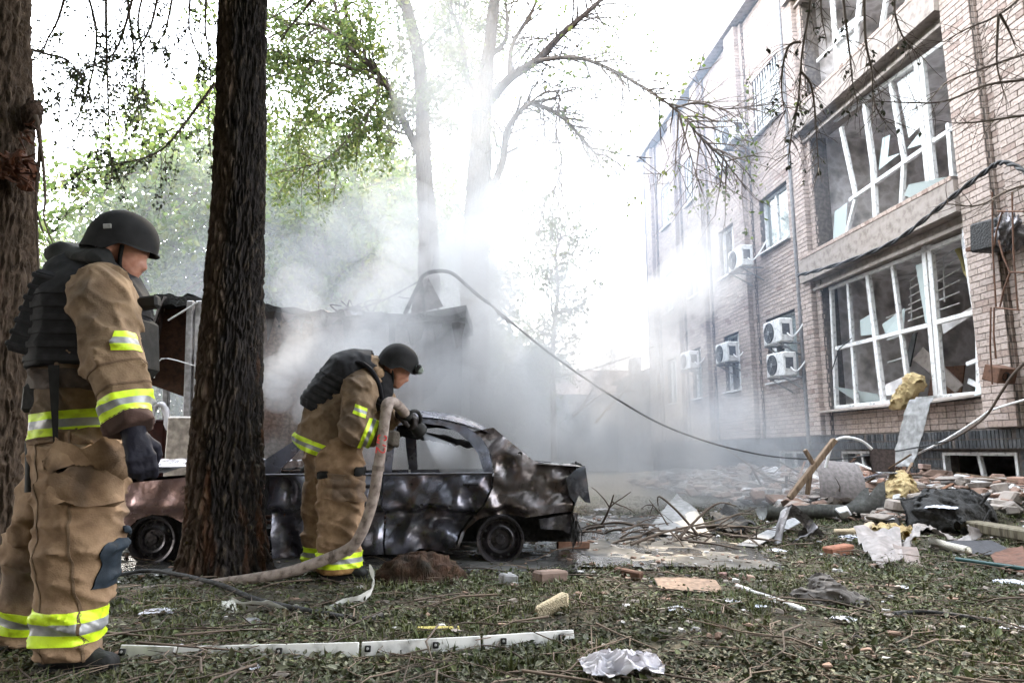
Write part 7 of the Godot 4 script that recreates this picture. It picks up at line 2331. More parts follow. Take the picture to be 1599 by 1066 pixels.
	single("foam_strip", "thin yellow foam strip just above the white batten", "foam", _paint(rough_box(on(Vector3(-0.347, 0, -3.382), 0.02), Vector3(0.2, 0.03, 0.04), Basis(Vector3.UP, 0.05), 8, 0.3), Color(0.6, 0.52, 0.16)), M.insulation)
	single("cardboard", "flat tan cardboard sheet lying in the leaves below the puddle", "cardboard", _paint(sheet([on(Vector3(0.885, 0, -4.282), 0.03), on(Vector3(0.919, 0, -4.597), 0.05), on(Vector3(1.285, 0, -4.494), 0.05), on(Vector3(1.27, 0, -4.264), 0.02)], 0.006, 0, 6, 0.015, 3), Color(0.34, 0.225, 0.16)), M.matte)
	var bw := MB.new()
	bw.bar(on(Vector3(0.719, 0, -4.914), 0.04), on(Vector3(0.865, 0, -4.75), 0.03), 0.06, 0.06)
	single("burnt_offcut", "short burnt wood offcut at the puddle's lower edge", "wood", bw, M.rust)
	bw = MB.new()
	bw.bar(on(Vector3(0.391, 0, -6.13), 0.06), on(Vector3(0.677, 0, -6.207), 0.05), 0.05, 0.06)
	single("rusty_bar", "short rusty bar on the ground behind the car's tail", "bar", bw, M.rust)
	# right-hand side
	var lump := flesh([[on(Vector3(1.653, 0, -4.058), 0.02), on(Vector3(1.98, 0, -4.058), 0.0), 0.06, 0.04], [on(Vector3(1.839, 0, -4.228), 0.05), on(Vector3(1.835, 0, -4.058), 0.05), 0.07, 0.06]], 0.01, 40.0, 0.025, 9.0, 12, [], Vector3(0.6, 2.5, 2.5))
	single("grey_bundle", "dusty grey wrinkled bundle half buried in leaves at the lower right", "bundle", _paint(lump, Color(0.14, 0.125, 0.115)), M.matte)
	var lg := MB.new()
	lg.tube(spline([on(Vector3(1.995, 0, -3.757), 0.03), on(Vector3(2.146, 0, -3.757), 0.04), on(Vector3(2.277, 0, -3.649), 0.035), on(Vector3(2.392, 0, -3.535), 0.03), on(Vector3(2.392, 0, -3.439), 0.02)], 5), [0.014, 0.024, 0.022, 0.016], 9)
	single("charred_stick", "thick blackened stick lying in leaves at the lower right", "stick", lg, M.char)
	var wp := MB.new()
	wp.tube([on(Vector3(1.383, 0, -4.376), 0.03), on(Vector3(1.46, 0, -4.074), 0.03), on(Vector3(1.529, 0, -3.757), 0.03)], [0.016], 9)
	single("white_pipe", "white plastic pipe half hidden in leaves below the metal frame", "pipe", wp, M.frame_white)
	wp = MB.new()
	wp.col = Color(0.02, 0.1, 0.1)
	wp.tube([on(Vector3(3.347, 0, -5.336), 0.05), on(Vector3(3.584, 0, -4.914), 0.05)], [0.015], 9)
	single("teal_pole", "thin dark teal pole lying at the right edge", "pole", wp, M.paint)
	# crumpled pinkish sheet with its raised strip
	var cs := thing("crumpled_sheet", "crumpled pinkish-white metal sheet with a strip standing up, right of centre in the leaves", "metal sheet", Vector3(2.973, 0, -5.576))
	part("pan", _paint(sheet([on(Vector3(3.217, 0, -6.626), 0.13), on(Vector3(3.656, 0, -6.626), 0.12), on(Vector3(3.014, 0, -5.453), 0.06), on(Vector3(2.725, 0, -5.279), 0.0)], 0.006, 0, 8, 0.1, 21), Color(0.38, 0.335, 0.32)), M.paint, cs)
	part("folded_corner", _paint(sheet([on(Vector3(3.183, 0, -5.909), 0.08), on(Vector3(3.37, 0, -5.909), 0.07), on(Vector3(3.021, 0, -5.169), 0.02), on(Vector3(2.947, 0, -5.394), 0.0)], 0.006, 0, 6, 0.06, 22), Color(0.3, 0.235, 0.205)), M.paint, cs)
	part("raised_strip", _paint(bent([Vector3(3.3, -0.034, -6), Vector3(3.365, 0.081, -6), Vector3(3.457, 0.17, -6.05), Vector3(3.563, 0.208, -6.15), Vector3(3.698, 0.186, -6.2), Vector3(3.832, 0.121, -6.2), Vector3(3.939, 0.066, -6.2), Vector3(4.012, 0.116, -6.15), Vector3(4.001, 0.219, -6.1)], Vector3(0.06, 0.02, -0.2), 0.006, 0.05, 23, 6), Color(0.36, 0.32, 0.3)), M.paint, cs)
	# grey frame with a big hole, and a flat bar
	var fr := thing("torn_metal_frame", "torn grey metal panel with a large hole propped on the leaves", "metal panel", Vector3(2.803, 0, -6.858))
	for q in [[Vector3(2.475, 0.003, -6.6), Vector3(2.582, 0.227, -6.7), Vector3(2.678, 0.338, -6.8)], [Vector3(2.678, 0.338, -6.8), Vector3(2.752, 0.27, -6.75), Vector3(2.835, 0.179, -6.7), Vector3(2.825, 0.131, -6.6)], [Vector3(2.825, 0.131, -6.6), Vector3(2.689, 0.085, -6.5), Vector3(2.558, 0.052, -6.4)]]:
		part("frame_strip", _paint(bent(q, Vector3(0.06, 0.05, 0.08), 0.006, 0.02, 25), Color(0.3, 0.29, 0.28)), M.burnt, fr)
	part("frame_sheet", _paint(sheet([Vector3(2.807, 0.177, -6.72), Vector3(2.944, 0.145, -6.8), on(Vector3(3.226, 0, -7.211), 0.02), on(Vector3(2.833, 0, -7.005), 0.05)], 0.006, 0, 6, 0.04, 26), Color(0.3, 0.29, 0.285)), M.burnt, fr)
	var fb := MB.new()
	fb.bar(on(Vector3(2.081, 0, -6.287), 0.03), on(Vector3(3.191, 0, -7.786), 0.12), 0.16, 0.01, Vector3.UP)
	single("grey_bar", "flat pale grey metal bar left of the torn metal panel", "bar", _paint(fb, Color(0.34, 0.34, 0.35)), M.matte)
	# trough, tub, beam
	var tr := MB.new()
	tr.grid(24, 10, func(u, v):
		var a: float = PI * (1.1 * v)
		var p: Vector3 = Vector3(3.179, 0, -8.93).lerp(Vector3(4.534, 0, -8.69), u)
		var e := smoothstep(0.8, 1.0, u)
		return on(p, 0.02) + Vector3(0, (0.2 + 0.25 * e) * (1.0 - sin(a)) * 0.75 + 0.02 * gn.get_noise_2d(u * 20, v * 5), -0.2 * cos(a) + 0.04 * sin(u * 7)))
	single("bent_trough", "long grey-green curved metal trough lying before the rubble heap", "metal trough", _paint(tr, Color(0.2, 0.205, 0.2)), M.matte)
	tr = MB.new()
	tr.grid(16, 14, func(u, v):
		var a: float = v * 1.9
		var p: Vector3 = Vector3(4.123, 0.26, -9.6).lerp(Vector3(4.639, 0.256, -9.4), u)
		return p + Vector3(0.06 * a, 0.5 * sin(minf(a, 1.57)) * (1.0 - 0.1 * u), 0.25 - 0.45 * (1.0 - cos(a))) + Vector3(0, 0.02 * gn.get_noise_2d(u * 9, v * 9), 0))
	single("curved_panel", "grey curved panel standing like a tub behind the wooden beam", "panel", _paint(tr, Color(0.24, 0.215, 0.21)), M.matte)
	var wb := thing("wooden_beam", "rough wooden beam leaning up out of the rubble with a short brace", "beam", Vector3(4.473, 0, -11.205))
	var mb := MB.new()
	mb.bar(Vector3(3.575, 0.266, -9), Vector3(4.217, 1.017, -9), 0.09, 0.07)
	part("beam", mb, M.wood, wb)
	mb = MB.new()
	mb.bar(Vector3(3.815, 0.885, -9), Vector3(3.933, 0.671, -9), 0.055, 0.05)
	part("brace", mb, M.wood, wb)
	mb = MB.new()
	mb.bar(Vector3(3.936, 0.61, -9.15), Vector3(3.894, 0.302, -9.2), 0.06, 0.05)
	part("stub", mb, M.wood, wb)
	# charred heap
	var ch := thing("charred_machine", "black charred lump of machinery with a flat round plate in front of the basement window", "scrap", Vector3(4.867, 0, -7.977))
	var cb := flesh([[Vector3(4.42, 0.267, -7.3), Vector3(4.704, 0.235, -7.3), 0.17, 0.2], [Vector3(4.704, 0.235, -7.3), Vector3(4.862, 0.157, -7.3), 0.16, 0.1], [Vector3(4.204, 0.167, -7.2), Vector3(4.466, 0.138, -7.1), 0.1, 0.13]], 0.018, 28.0, 0.13, 6.0, 33)
	part("burnt_core", cb, M.char, ch)
	part("flat_plate", sheet([Vector3(4.057, 0.378, -7.3), Vector3(4.254, 0.345, -7.3), Vector3(4.356, 0.243, -7.2), Vector3(3.998, 0.113, -7.1)], 0.03, 0, 8, 0.05, 35), M.char, ch)
	for k in 7:
		mb = MB.new()
		var a: Vector3 = Vector3(4.475, 0.243, -7.2) + Vector3(rnd(-0.3, 0.3), rnd(-0.1, 0.15), rnd(-0.1, 0.15))
		mb.tube([a, a + rdir() * 0.15, a + rdir() * 0.22], [0.018, 0.008], 5)
		part("twisted_rod", mb, M.char, ch)
	# boards on the right
	mb = MB.new()
	mb.bar(on(Vector3(4.588, 0, -7.211), 0.12), on(Vector3(4.599, 0, -5.909), 0.12), 0.2, 0.1)
	single("grey_board", "thick weathered board lying at the right edge behind the black slab", "board", _paint(mb, Color(0.75, 0.95, 1.2)), M.wood)
	single("black_slab", "flat dark slate slab before the weathered board", "slab", _paint(rough_box(on(Vector3(3.931, 0, -5.909), 0.06), Vector3(0.42, 0.03, 0.3), Basis(Vector3.UP, 0.1) * Basis(Vector3.RIGHT, 0.25), 6), Color(0.05, 0.05, 0.055)), M.matte)
	single("rusty_plate", "rusty brown plate half under leaves at the right edge", "plate", _paint(sheet([on(Vector3(3.726, 0, -5.514), 0.06), on(Vector3(4.102, 0, -5.672), 0.12), on(Vector3(3.539, 0, -4.842), 0.04), on(Vector3(3.496, 0, -5.089), 0.02)], 0.01, 0, 6, 0.03, 27), Color(0.9, 0.8, 0.8)), M.rust)
	mb = MB.new()
	mb.tube([on(Vector3(3.69, 0, -6.207), 0.08), on(Vector3(3.709, 0, -5.981), 0.07), on(Vector3(3.727, 0, -5.771), 0.06)], [0.035], 10)
	single("white_foam_tube", "white foam pipe sleeve lying beside the crumpled pinkish sheet", "foam", _paint(mb, Color(0.62, 0.58, 0.5)), M.insulation)
	mb = MB.new()
	mb.tube(spline([on(Vector3(3.311, 0, -7.211), 0.05), on(Vector3(3.488, 0, -7.106), 0.06), on(Vector3(3.858, 0, -7.545), 0.06)], 4), [0.03, 0.04], 9)
	single("cream_sleeve", "cream foam sleeve left of the yellow insulation scrap", "foam", _paint(mb, Color(0.6, 0.48, 0.33)), M.insulation)
	# yellow insulation
	for q in [[[[BT * fl(Vector2(2.008, 2.011), -0.2), BT * fl(Vector2(2.205, 1.698), -0.35), 0.15, 0.1], [BT * fl(Vector2(2.205, 1.698), -0.35), BT * fl(Vector2(2.306, 1.638), -0.4), 0.08, 0.04]], "tuft of yellow insulation spilling over the lower window sill", 41], [[[Vector3(5.396, 0.511, -9.6), Vector3(5.241, 0.296, -9.3), 0.07, 0.14], [Vector3(5.335, 0.424, -9.6), Vector3(5.105, 0.265, -9.4), 0.1, 0.09]], "yellow insulation heap hanging in the rubble below the window", 42], [[[on(Vector3(3.678, 0, -7.005), 0.05), on(Vector3(3.731, 0, -6.717), 0.05), 0.06, 0.08]], "yellow-brown insulation scrap behind the crumpled pinkish sheet", 43]]:
		var ins := flesh(q[0], 0.014, 35.0, 0.06, 8.0, q[2])
		tint(ins, Color(0.5, 0.385, 0.2), Color(0.34, 0.23, 0.11), 6.0, 4)
		single("yellow_insulation", q[1], "insulation", ins, M.insulation, "yellow insulation scraps")
	# perforated metal strip hanging from the sill
	var hs := []
	for p in [Vector2(1.331, 1.695), Vector2(1.413, 1.466), Vector2(1.505, 1.113), Vector2(1.59, 0.809), Vector2(1.638, 0.626)]:
		hs.append(BT * fl(p, -0.6 - 0.06 * hs.size()))
	single("hanging_strip", "pale perforated metal strip hanging from the lower window sill", "metal strip", _paint(bent(hs, BT.basis * Vector3(-0.48, 0.0, 0.05), 0.008, 0.03, 44, 6), Color(0.34, 0.335, 0.33)), M.paint)
	single("dark_shutter", "dark board standing against the plinth between two basement windows", "board", _paint(sheet([Vector3(5.124, 0.905, -9.9), Vector3(5.48, 0.878, -9.9), Vector3(5.443, 0.563, -9.9), Vector3(5.143, 0.581, -9.9)], 0.05, 0, 5, 0.02, 45), Color(0.12, 0.09, 0.08)), M.matte)
	mb = MB.new()
	mb.bar(on(Vector3(5.437, 0, -11.205), 0.15), Vector3(5.17, 0.575, -9.5), 0.2, 0.02, Vector3.UP)
	single("zinc_strip", "pale zinc strip lying on the rubble towards the dark board", "metal strip", _paint(mb, Color(0.45, 0.47, 0.5)), M.burnt)
	# twig heap and sheet beyond the puddle
	var sh := sheet([on(Vector3(1.307, 0, -7.005), 0.05), on(Vector3(2.105, 0, -8.93), 0.32), on(Vector3(2.057, 0, -7.786), 0.22), on(Vector3(1.974, 0, -7.005), 0.03)], 0.012, 0, 6, 0.03, 46)
	single("white_door", "white flat board poking out of the twig heap beyond the puddle", "panel", _paint(sh, Color(0.3, 0.3, 0.3)), M.paint)
	single("plastic_scrap", "black bent plastic panel right of the twig heap", "panel", sheet([Vector3(2.141, 0.209, -7.6), Vector3(2.398, 0.269, -7.7), Vector3(2.506, 0.077, -7.2), Vector3(2.099, 0.065, -7.2)], 0.02, 0, 8, 0.12, 47), M.char)
	var tw := MB.new()
	var tips := []
	for k in 46:
		var p: Vector3 = on(Vector3(1.609, 0, -6.81).lerp(Vector3(1.641, 0, -7.211), rng.randf()) + Vector3(rnd(-0.75, 0.85), 0, rnd(-0.35, 0.3)), rnd(0.0, 0.12))
		grow(tw, p, Vector3(rnd(-1, 1), rnd(-0.1, 0.22), rnd(-0.5, 0.5)).normalized(), rnd(0.25, 0.6), rnd(0.006, 0.018), 1, tips, 0.4, 3)
	for q in [[Vector3(1.689, 0.114, -6.4), Vector3(1.546, 0.303, -6.5), Vector3(1.373, 0.448, -6.5), Vector3(1.358, 0.361, -6.5)], [Vector3(1.043, 0.055, -6.2), Vector3(1.378, 0.153, -6.3), Vector3(1.811, 0.227, -6.4), Vector3(2.14, 0.303, -6.5)], [Vector3(1.49, 0.098, -6.3), Vector3(1.756, 0.312, -6.4), Vector3(1.907, 0.397, -6.4), Vector3(2.052, 0.369, -6.4)], [Vector3(1.575, 0.07, -6.3), Vector3(1.802, 0.055, -6.2), Vector3(2.073, 0.004, -6.1)]]:
		tw.tube(spline(q, 5), [0.014, 0.005], 6)
	var hp := part("twig_heap", tw, M.twig)
	tag(hp, "tangled heap of broken dark twigs beyond the puddle", "twigs")
	tw = MB.new()
	for k in 90:
		var p := BT * Vector3(rnd(-0.2, 6.0), 0, rnd(-3.0, -0.6))
		grow(tw, on(p, rnd(0.05, 0.25)), Vector3(rnd(-1, 1), rnd(-0.15, 0.3), rnd(-0.7, 0.7)).normalized(), rnd(0.25, 0.7), rnd(0.005, 0.014), 1, tips, 0.5, 2)
	hp = part("broken_branches", tw, M.twig)
	tag(hp, "thin broken branches strewn over the rubble along the brick building", "twigs")
	for k in 60:
		var p := BT * Vector3(rnd(-0.3, 6.5), 0, rnd(-2.8, -0.5))
		var a := on(p, rnd(0.05, 0.2))
		var mb2 := MB.new()
		mb2.bar(a, a + Vector3(rnd(-1, 1), rnd(-0.1, 0.3), rnd(-0.6, 0.6)).normalized() * rnd(0.2, 0.7), rnd(0.02, 0.07), rnd(0.008, 0.02))
		var v := rnd(0.4, 1.3)
		single("splintered_wood", "%s among the bricks along the building's foot" % ["short dark splinter of wood", "short pale splinter of wood", "short reddish splinter of wood"][k % 3], "splinter", _paint(mb2, [Color(0.35, 0.33, 0.32), Color(1.4, 1.4, 1.4), Color(0.9, 0.6, 0.45)][k % 3] * v), M.wood, "splinters in the rubble")
	# papers
	for q in [[Vector3(0.873, 0, -3.757), 0.1, "crumpled blue-white paper below the cardboard"], [Vector3(1.203, 0, -3.932), 0.08, "small torn white paper just right of the crumpled one"], [Vector3(2.294, 0, -6.13), 0.11, "blue-white paper sheet below the grey metal bar"], [Vector3(3.246, 0, -4.618), 0.14, "white paper sheet at the right edge by the teal pole"], [Vector3(3.958, 0, -10.253), 0.2, "pale blue paper left of the torn metal panel"], [Vector3(3.313, 0, -6.858), 0.16, "white paper under the cream foam sleeve"], [Vector3(1.661, 0, -3.584), 0.08, "white scrap with a yellow edge in leaves at lower right"], [Vector3(2.437, 0, -4.414), 0.07, "pale curled scrap above the blackened stick"], [Vector3(2.433, 0, -3.463), 0.1, "white rolled paper at the right edge"], [Vector3(-1.88, 0, -3.799), 0.12, "grey-white flat scrap beside the standing firefighter's boot"], [Vector3(6.327, 0, -10.253), 0.2, "pale blue cloth on the black machinery"], [Vector3(-1.027, 0, -2.881), 0.05, "small pinkish-white chip in the leaves at the bottom"], [Vector3(7.722, 0, -13.576), 0.15, "white scrap beside the insulation heap"], [Vector3(3.186, 0, -7.374), 0.1, "white wad beside the torn metal panel"], [Vector3(1.288, 0, -10.04), 0.22, "white plastic sheet in the smoke's edge"], [Vector3(1.557, 0, -4.026), 0.06, "tiny white scrap on the white pipe"], [Vector3(1.334, 0, -3.827), 0.05, "tiny white scrap left of the white pipe's end"]]:
		var p: Vector3 = on(q[0], 0.015)
		if q[2].contains("machinery"):
			p = Vector3(4.303, 0.292, -7)
		single("paper_scrap", q[2], "paper", _paint(crumple(p, Vector2(q[1] * 1.3, q[1]), q[1] * 0.2, rng.randi() % 900, rnd(0, 3)), Color(0.46, 0.48, 0.56)), M.paper, "paper scraps in the leaves")
	var cw := crumple(on(Vector3(0.404, 0, -2.774), 0.03), Vector2(0.3, 0.2), 0.1, 5, 0.1, 30)
	single("crumpled_cloth", "crumpled white cloth at the bottom edge, right of centre", "cloth", _paint(cw, Color(0.5, 0.49, 0.54)), M.paper)
	rubble()


func _paint(mb: MB, c: Color) -> MB:
	mb.c.fill(c)
	return mb


func _along(pts: Array, u: float) -> Vector3:
	var us := [187.0, 272.0, 560.0, 750.0, 896.0]
	for i in 4:
		if u <= us[i + 1]:
			return pts[i].lerp(pts[i + 1], (u - us[i]) / (us[i + 1] - us[i]))
	return pts[4]


func rubble():
	rng.seed = 305
	# fallen bricks along the wall, one by one, then small fragments
	var shapes := []
	for k in 5:
		shapes.append(_paint(rough_box(Vector3.ZERO, Vector3(0.25, 0.085, 0.12) if k < 3 else Vector3(0.13, 0.085, 0.12), Basis.IDENTITY, 60 + k, 0.14), [Color(0.38, 0.24, 0.19), Color(0.33, 0.2, 0.15), Color(0.4, 0.29, 0.24), Color(0.31, 0.16, 0.11), Color(0.28, 0.2, 0.17)][k]).mesh())
	for k in 110:
		var s := rnd(-0.5, 6.0)
		var o := pow(rng.randf(), 1.4) * 2.2
		var p := BT * Vector3(s, 0, -0.2 - o)
		var y := gy(p.x, p.z) + rnd(0.0, 0.2) * (1.0 - o / 2.2)
		if k < 26:
			p = BT * Vector3(rnd(1.7, 3.1), 0, rnd(-0.7, -0.25))
			y = gy(p.x, p.z) + 0.04 + 0.095 * (k % 4)
		var ob := part("fallen_brick", shapes[k % 5], M.brick)
		tag(ob, "%s lying loose in the rubble along the building's foot" % ["whole dusty pink brick", "whole dull brown brick", "whole pale beige brick", "half orange-red brick", "half grey-brown brick"][k % 5], "brick", "fallen bricks along the building's foot")
		ob.transform = Transform3D(Basis(Vector3.UP, rnd(0, TAU) if k >= 26 else rnd(-0.25, 0.25) + 1.47) * Basis(Vector3.RIGHT, rnd(-0.4, 0.4) if k >= 26 else rnd(-0.08, 0.08)), Vector3(p.x, y + 0.04, p.z))
	var chip := rough_box(Vector3.ZERO, Vector3.ONE, Basis.IDENTITY, 70, 0.5).mesh()
	var pl := []
	var cl := []
	for k in 9000:
		var p: Vector3
		if k < 6200:
			p = BT * Vector3(rnd(-1.5, 9.0), 0, -0.15 - pow(rng.randf(), 1.5) * 3.2)
		else:
			var z := -lerpf(2.6, 10.5, pow(rng.randf(), 0.8))
			p = Vector3(rnd(-0.8, 0.8) * -z, 0, z)
			if p.x < 0.5 and rng.randf() < 0.7:
				continue
		var q := rng.randf()
		var c := Color(0.27, 0.18, 0.14) if q < 0.35 else (Color(0.3, 0.265, 0.24) if q < 0.75 else (Color(0.6, 0.6, 0.62) if q < 0.9 else Color(0.08, 0.07, 0.065)))
		var s := rnd(0.008, 0.03) if k >= 6200 else rnd(0.06, 0.2) * pow(rng.randf(), 2.0) + 0.012
		pl.append(Transform3D(Basis(rdir(), rnd(0, TAU)).scaled(Vector3(s * rnd(0.8, 1.8), s * rnd(0.3, 0.9), s)), on(p, s * 0.3 + (rnd(0, 0.12) if k < 6200 else 0.02))))
		cl.append(c * rnd(0.7, 1.1))
	many("rubble_fragments", chip, M.brick, pl, cl)
	# slats and laths among the rubble
	for k in 40:
		var p := BT * Vector3(rnd(0.2, 6.5), 0, rnd(-2.4, -0.4))
		var a := on(p, 0.08)
		var d := Vector3(rnd(-1, 1), rnd(-0.05, 0.25), rnd(-0.6, 0.6)).normalized() * rnd(0.5, 1.3)
		var mb := MB.new()
		mb.bar(a, a + d, rnd(0.03, 0.1), 0.014)
		single("loose_lath", "%s lying across the rubble at the building's foot" % ["loose raw wooden lath", "loose white painted strip", "loose dark brown lath"][k % 3], "lath", _paint(mb, [Color(0.8, 0.75, 0.7), Color(1.2, 1.2, 1.25), Color(0.7, 0.5, 0.4)][k % 3]), [M.wood, M.frame_white, M.wood][k % 3], "laths in the rubble")


func build_litter():
	rng.seed = 401
	var pl := []
	var cl := []
	var pal := [Color(0.075, 0.105, 0.035), Color(0.055, 0.08, 0.03), Color(0.1, 0.13, 0.042), Color(0.16, 0.17, 0.11), Color(0.2, 0.21, 0.15), Color(0.08, 0.058, 0.03), Color(0.045, 0.05, 0.025), Color(0.12, 0.135, 0.065)]
	for k in 250000:
		var z := -lerpf(2.3, 13.5, pow(rng.randf(), 1.55))
		var x := rnd(-0.83, 0.83) * -z
		var d := in_drive(x, z)
		if d > 0.05 and rng.randf() < 0.96:
			continue
		if x > 7.1 - 0.1 * (-z - 9.6):
			continue
		if gn.get_noise_2d(x * 2.6, z * 2.6) < -0.1 and rng.randf() < 0.75:
			continue
		var s := rnd(0.014, 0.038) * (1.5 if rng.randf() < 0.1 else 1.0)
		var n := (Vector3.UP + rdir() * rnd(0.1, 1.3)).normalized()
		var b := Basis(n.cross(Vector3.RIGHT).normalized(), n.cross(n.cross(Vector3.RIGHT)).normalized(), n)
		pl.append(Transform3D(b.rotated(n, rnd(0, TAU)).scaled(Vector3.ONE * s), on(Vector3(x, 0, z), rnd(0.0, 0.035))))
		var pale := 0.3 if z > -3.1 else 0.0
		var c: Color = pal[rng.randi() % pal.size()] if rng.randf() > pale else pal[3 + rng.randi() % 2]
		cl.append(c.lerp(Color(0.13, 0.1, 0.05), 0.3 * rng.randf()) * rnd(0.4, 0.95) * (1.0 + 0.5 * gn.get_noise_2d(x * 1.3 + 50.0, z * 1.3)))
	many("leaf_litter", leaf_mesh, M.leaf, pl, cl)
	var gm := MB.new()
	for k in 9:
		var a := TAU * k / 9.0 + 0.3 * (k % 3)
		var d := Vector3(cos(a), 0, sin(a))
		var b := d * (0.1 + 0.05 * (k % 4))
		var w := d.cross(Vector3.UP) * 0.045
		var hh := 0.6 + 0.13 * (k % 4)
		gm.quad(b - w, b + w, b + d * 0.18 + Vector3(0, hh * 0.6, 0) + w * 0.7, b + d * 0.18 + Vector3(0, hh * 0.6, 0) - w * 0.7)
		gm.tri(b + d * 0.18 + Vector3(0, hh * 0.6, 0) - w * 0.7, b + d * 0.18 + Vector3(0, hh * 0.6, 0) + w * 0.7, b + d * 0.5 + Vector3(0, hh, 0))
	pl = []
	cl = []
	for k in 16000:
		var z := -lerpf(2.3, 9.5, pow(rng.randf(), 1.4))
		var x := rnd(-0.83, 0.83) * -z
		if in_drive(x, z) > 0.02 or gn.get_noise_2d(x * 1.7 + 20.0, z * 1.7) < 0.02:
			continue
		var s := rnd(0.025, 0.075)
		pl.append(Transform3D(Basis(Vector3.UP, rnd(0, TAU)).rotated(rdir(), 0.25).scaled(Vector3(s, s * rnd(0.7, 1.3), s)), on(Vector3(x, 0, z))))
		cl.append(Color(0.085, 0.11, 0.035).lerp(Color(0.16, 0.145, 0.07), rng.randf() * 0.7) * rnd(0.6, 1.1))
	many("grass", gm.mesh(), M.leaf, pl, cl)
	var tw := MB.new()
	tw.tube([Vector3(-0.5, 0, 0), Vector3(-0.2, 0.03, 0.05), Vector3(0.1, 0.02, -0.03), Vector3(0.5, 0.0, 0.06)], [0.009, 0.004], 4)
	tw.tube([Vector3(-0.1, 0.03, 0.03), Vector3(0.05, 0.06, 0.2)], [0.007, 0.004], 3)
	tw.tube([Vector3(0.15, 0.02, -0.03), Vector3(0.35, 0.08, -0.16)], [0.006, 0.003], 3)
	pl = []
	cl = []
	for k in 3600:
		var z := -lerpf(2.3, 11.0, pow(rng.randf(), 1.4))
		var x := rnd(-0.83, 0.83) * -z
		if in_drive(x, z) > 0.05 and rng.randf() < 0.85:
			continue
		var s := rnd(0.07, 0.32) if rng.randf() < 0.93 else rnd(0.4, 0.7)
		pl.append(Transform3D((Basis(Vector3.UP, rnd(0, TAU)) * Basis(Vector3.BACK, rnd(-0.2, 0.2))).scaled(Vector3(s, s, s)), on(Vector3(x, 0, z), rnd(0.01, 0.05))))
		var v := rnd(0.6, 2.2)
		cl.append(Color(v, v, v))
	many("twig_litter", tw.mesh(), M.twig, pl, cl)


# ---------------------------------------------------------------- smoke
func puff(parent: Node3D, c: Vector3, s: Vector3, density: float, col := Color(0.97, 0.975, 0.985), turn := 0.0, shells := 3):
	var b := Basis(Vector3.BACK, turn) * Basis(Vector3.UP, rnd(-0.5, 0.5))
	for k in shells:
		var f := FogVolume.new()
		f.name = "smoke_puff"
		f.shape = RenderingServer.FOG_VOLUME_SHAPE_ELLIPSOID
		f.size = s * (1.0 - k * 0.8 / shells)
		f.transform = Transform3D(b, c + Vector3(rnd(-0.1, 0.1) * s.x, rnd(-0.1, 0.1) * s.y, 0) * (0.6 if k else 0.0))
		var m := FogMaterial.new()
		m.resource_name = "smoke"
		m.density = density / shells
		m.albedo = col
		f.material = m
		parent.add_child(f, true)
		f.set_meta("kind", "stuff")


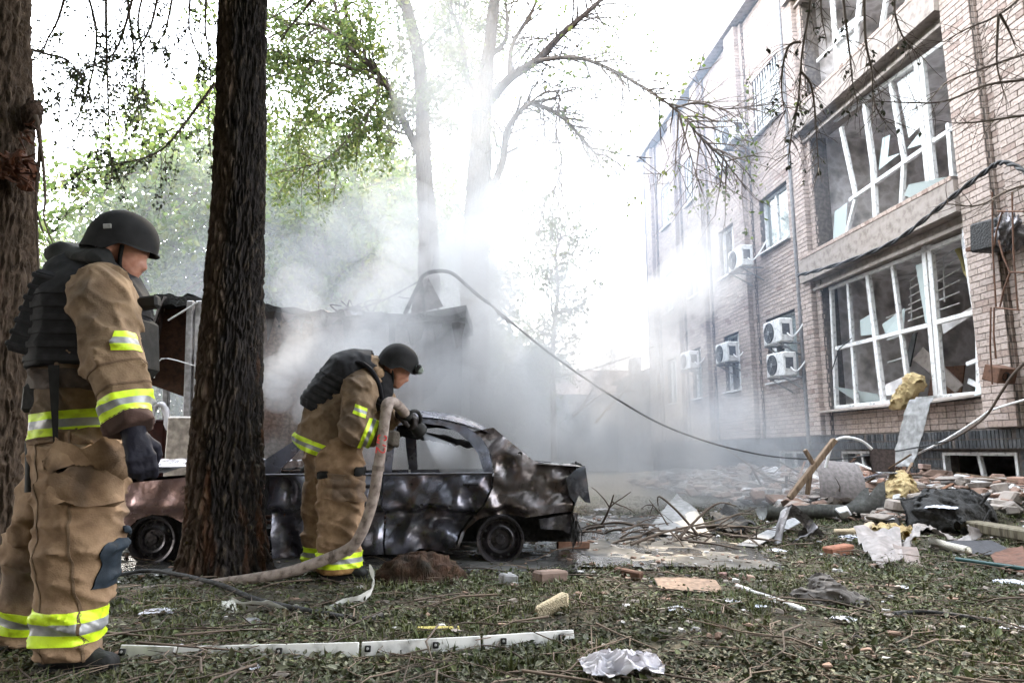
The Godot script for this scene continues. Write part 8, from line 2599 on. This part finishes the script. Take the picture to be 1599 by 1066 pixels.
func build_smoke():
	rng.seed = 501
	var o := Node3D.new()
	o.name = "smoke"
	add_child(o)
	o.set_meta("kind", "stuff")
	o.set_meta("label", "pale smoke rolling from behind the car and kiosk towards the building")
	# wide thin veils
	puff(o, Vector3(2.6, 5.0, -18.5), Vector3(8.0, 20.0, 15.0), 0.1, Color(0.55, 0.61, 0.69))
	puff(o, Vector3(0.3, 3.5, -13.0), Vector3(5.4, 12.0, 6.0), 0.05, Color(0.75, 0.77, 0.8))
	puff(o, Vector3(-0.4, 5.5, -11.3), Vector3(2.8, 12.0, 2.6), 0.22, Color(0.98, 0.98, 0.97), 0.25)
	puff(o, Vector3(1.4, 7.0, -12.0), Vector3(2.0, 13.0, 2.6), 0.06, Color(0.98, 0.98, 0.97), -0.5)
	puff(o, Vector3(-7, 3.5, -19.0), Vector3(16.0, 14.0, 5.0), 0.1)
	# low bank behind the car, drifting right
	for k in 36:
		var t := pow(rng.randf(), 1.2)
		var c := Vector3(lerpf(-1.5, 4.6, t) + rnd(-0.6, 0.6), 0.2 + rnd(0.0, 1.9) * (1.0 - 0.45 * t), lerpf(-7.6, -11.5, t) + rnd(-0.6, 0.6))
		var r := rnd(0.7, 1.9)
		puff(o, c, Vector3(r * rnd(1.2, 2.2), r * rnd(0.7, 1.2), r * 1.2), rnd(0.1, 0.34) * (1.0 - 0.3 * t), Color(0.97, 0.975, 0.985), rnd(-0.7, 0.7))
	for k in 10:
		puff(o, Vector3(rnd(0.3, 2.2), rnd(0.5, 2.2), rnd(-10.2, -8.6)), Vector3(rnd(1.2, 2.4), rnd(0.9, 1.6), 1.5), rnd(0.26, 0.5), Color(0.985, 0.985, 0.99), rnd(-0.7, 0.7))
	# in front of the kiosk wall
	for k in 26:
		var c := Vector3(rnd(-3.5, -0.7), rnd(0.4, 2.6), rnd(-9.0, -7.9))
		var r := rnd(0.4, 1.1)
		puff(o, c, Vector3(r * rnd(0.8, 1.8), r * rnd(0.7, 1.5), r), rnd(0.08, 0.34), Color(0.96, 0.96, 0.97), rnd(-0.9, 0.9), 2)
	# rising wisps
	for k in 14:
		var h := rnd(1.5, 6.5)
		puff(o, Vector3(-0.9 + 0.22 * h + rnd(-0.9, 1.2), h, -9.9 + rnd(-0.7, 0.7)), Vector3(rnd(0.5, 1.1), rnd(1.2, 3.0), 0.9), rnd(0.1, 0.4), Color(0.97, 0.97, 0.97), rnd(-0.6, 0.2), 2)
	# curling streams
	for k in 19:
		var p := Vector3(lerpf(-3.2, 1.2, (k + 0.5) / 13.0), rnd(0.6, 1.6), rnd(-8.6, -7.4))
		if k > 12:
			p = Vector3(rnd(0.2, 2.6), rnd(0.2, 0.7), rnd(-10.5, -8.4))
		var d := Vector3(rnd(-0.2, 0.7), rnd(0.4, 1.0) if k < 13 else rnd(0.0, 0.3), rnd(-0.3, 0.2)).normalized()
		var r := rnd(0.14, 0.26)
		for i in (11 if k < 13 else 9):
			d = (d + rdir() * 0.55 + (Vector3(0.1, 0.12, -0.03) if k < 13 else Vector3(0.06, 0.1, -0.12))).normalized()
			p += d * r * 0.8
			r *= 1.12
			puff(o, p, Vector3(r * 1.7, r * rnd(1.0, 1.5), r * 1.3), (rnd(0.6, 1.2) if k < 13 else rnd(0.25, 0.5)) * 0.22 / r, Color(0.985, 0.985, 0.99), rnd(-1.5, 1.5), 1)
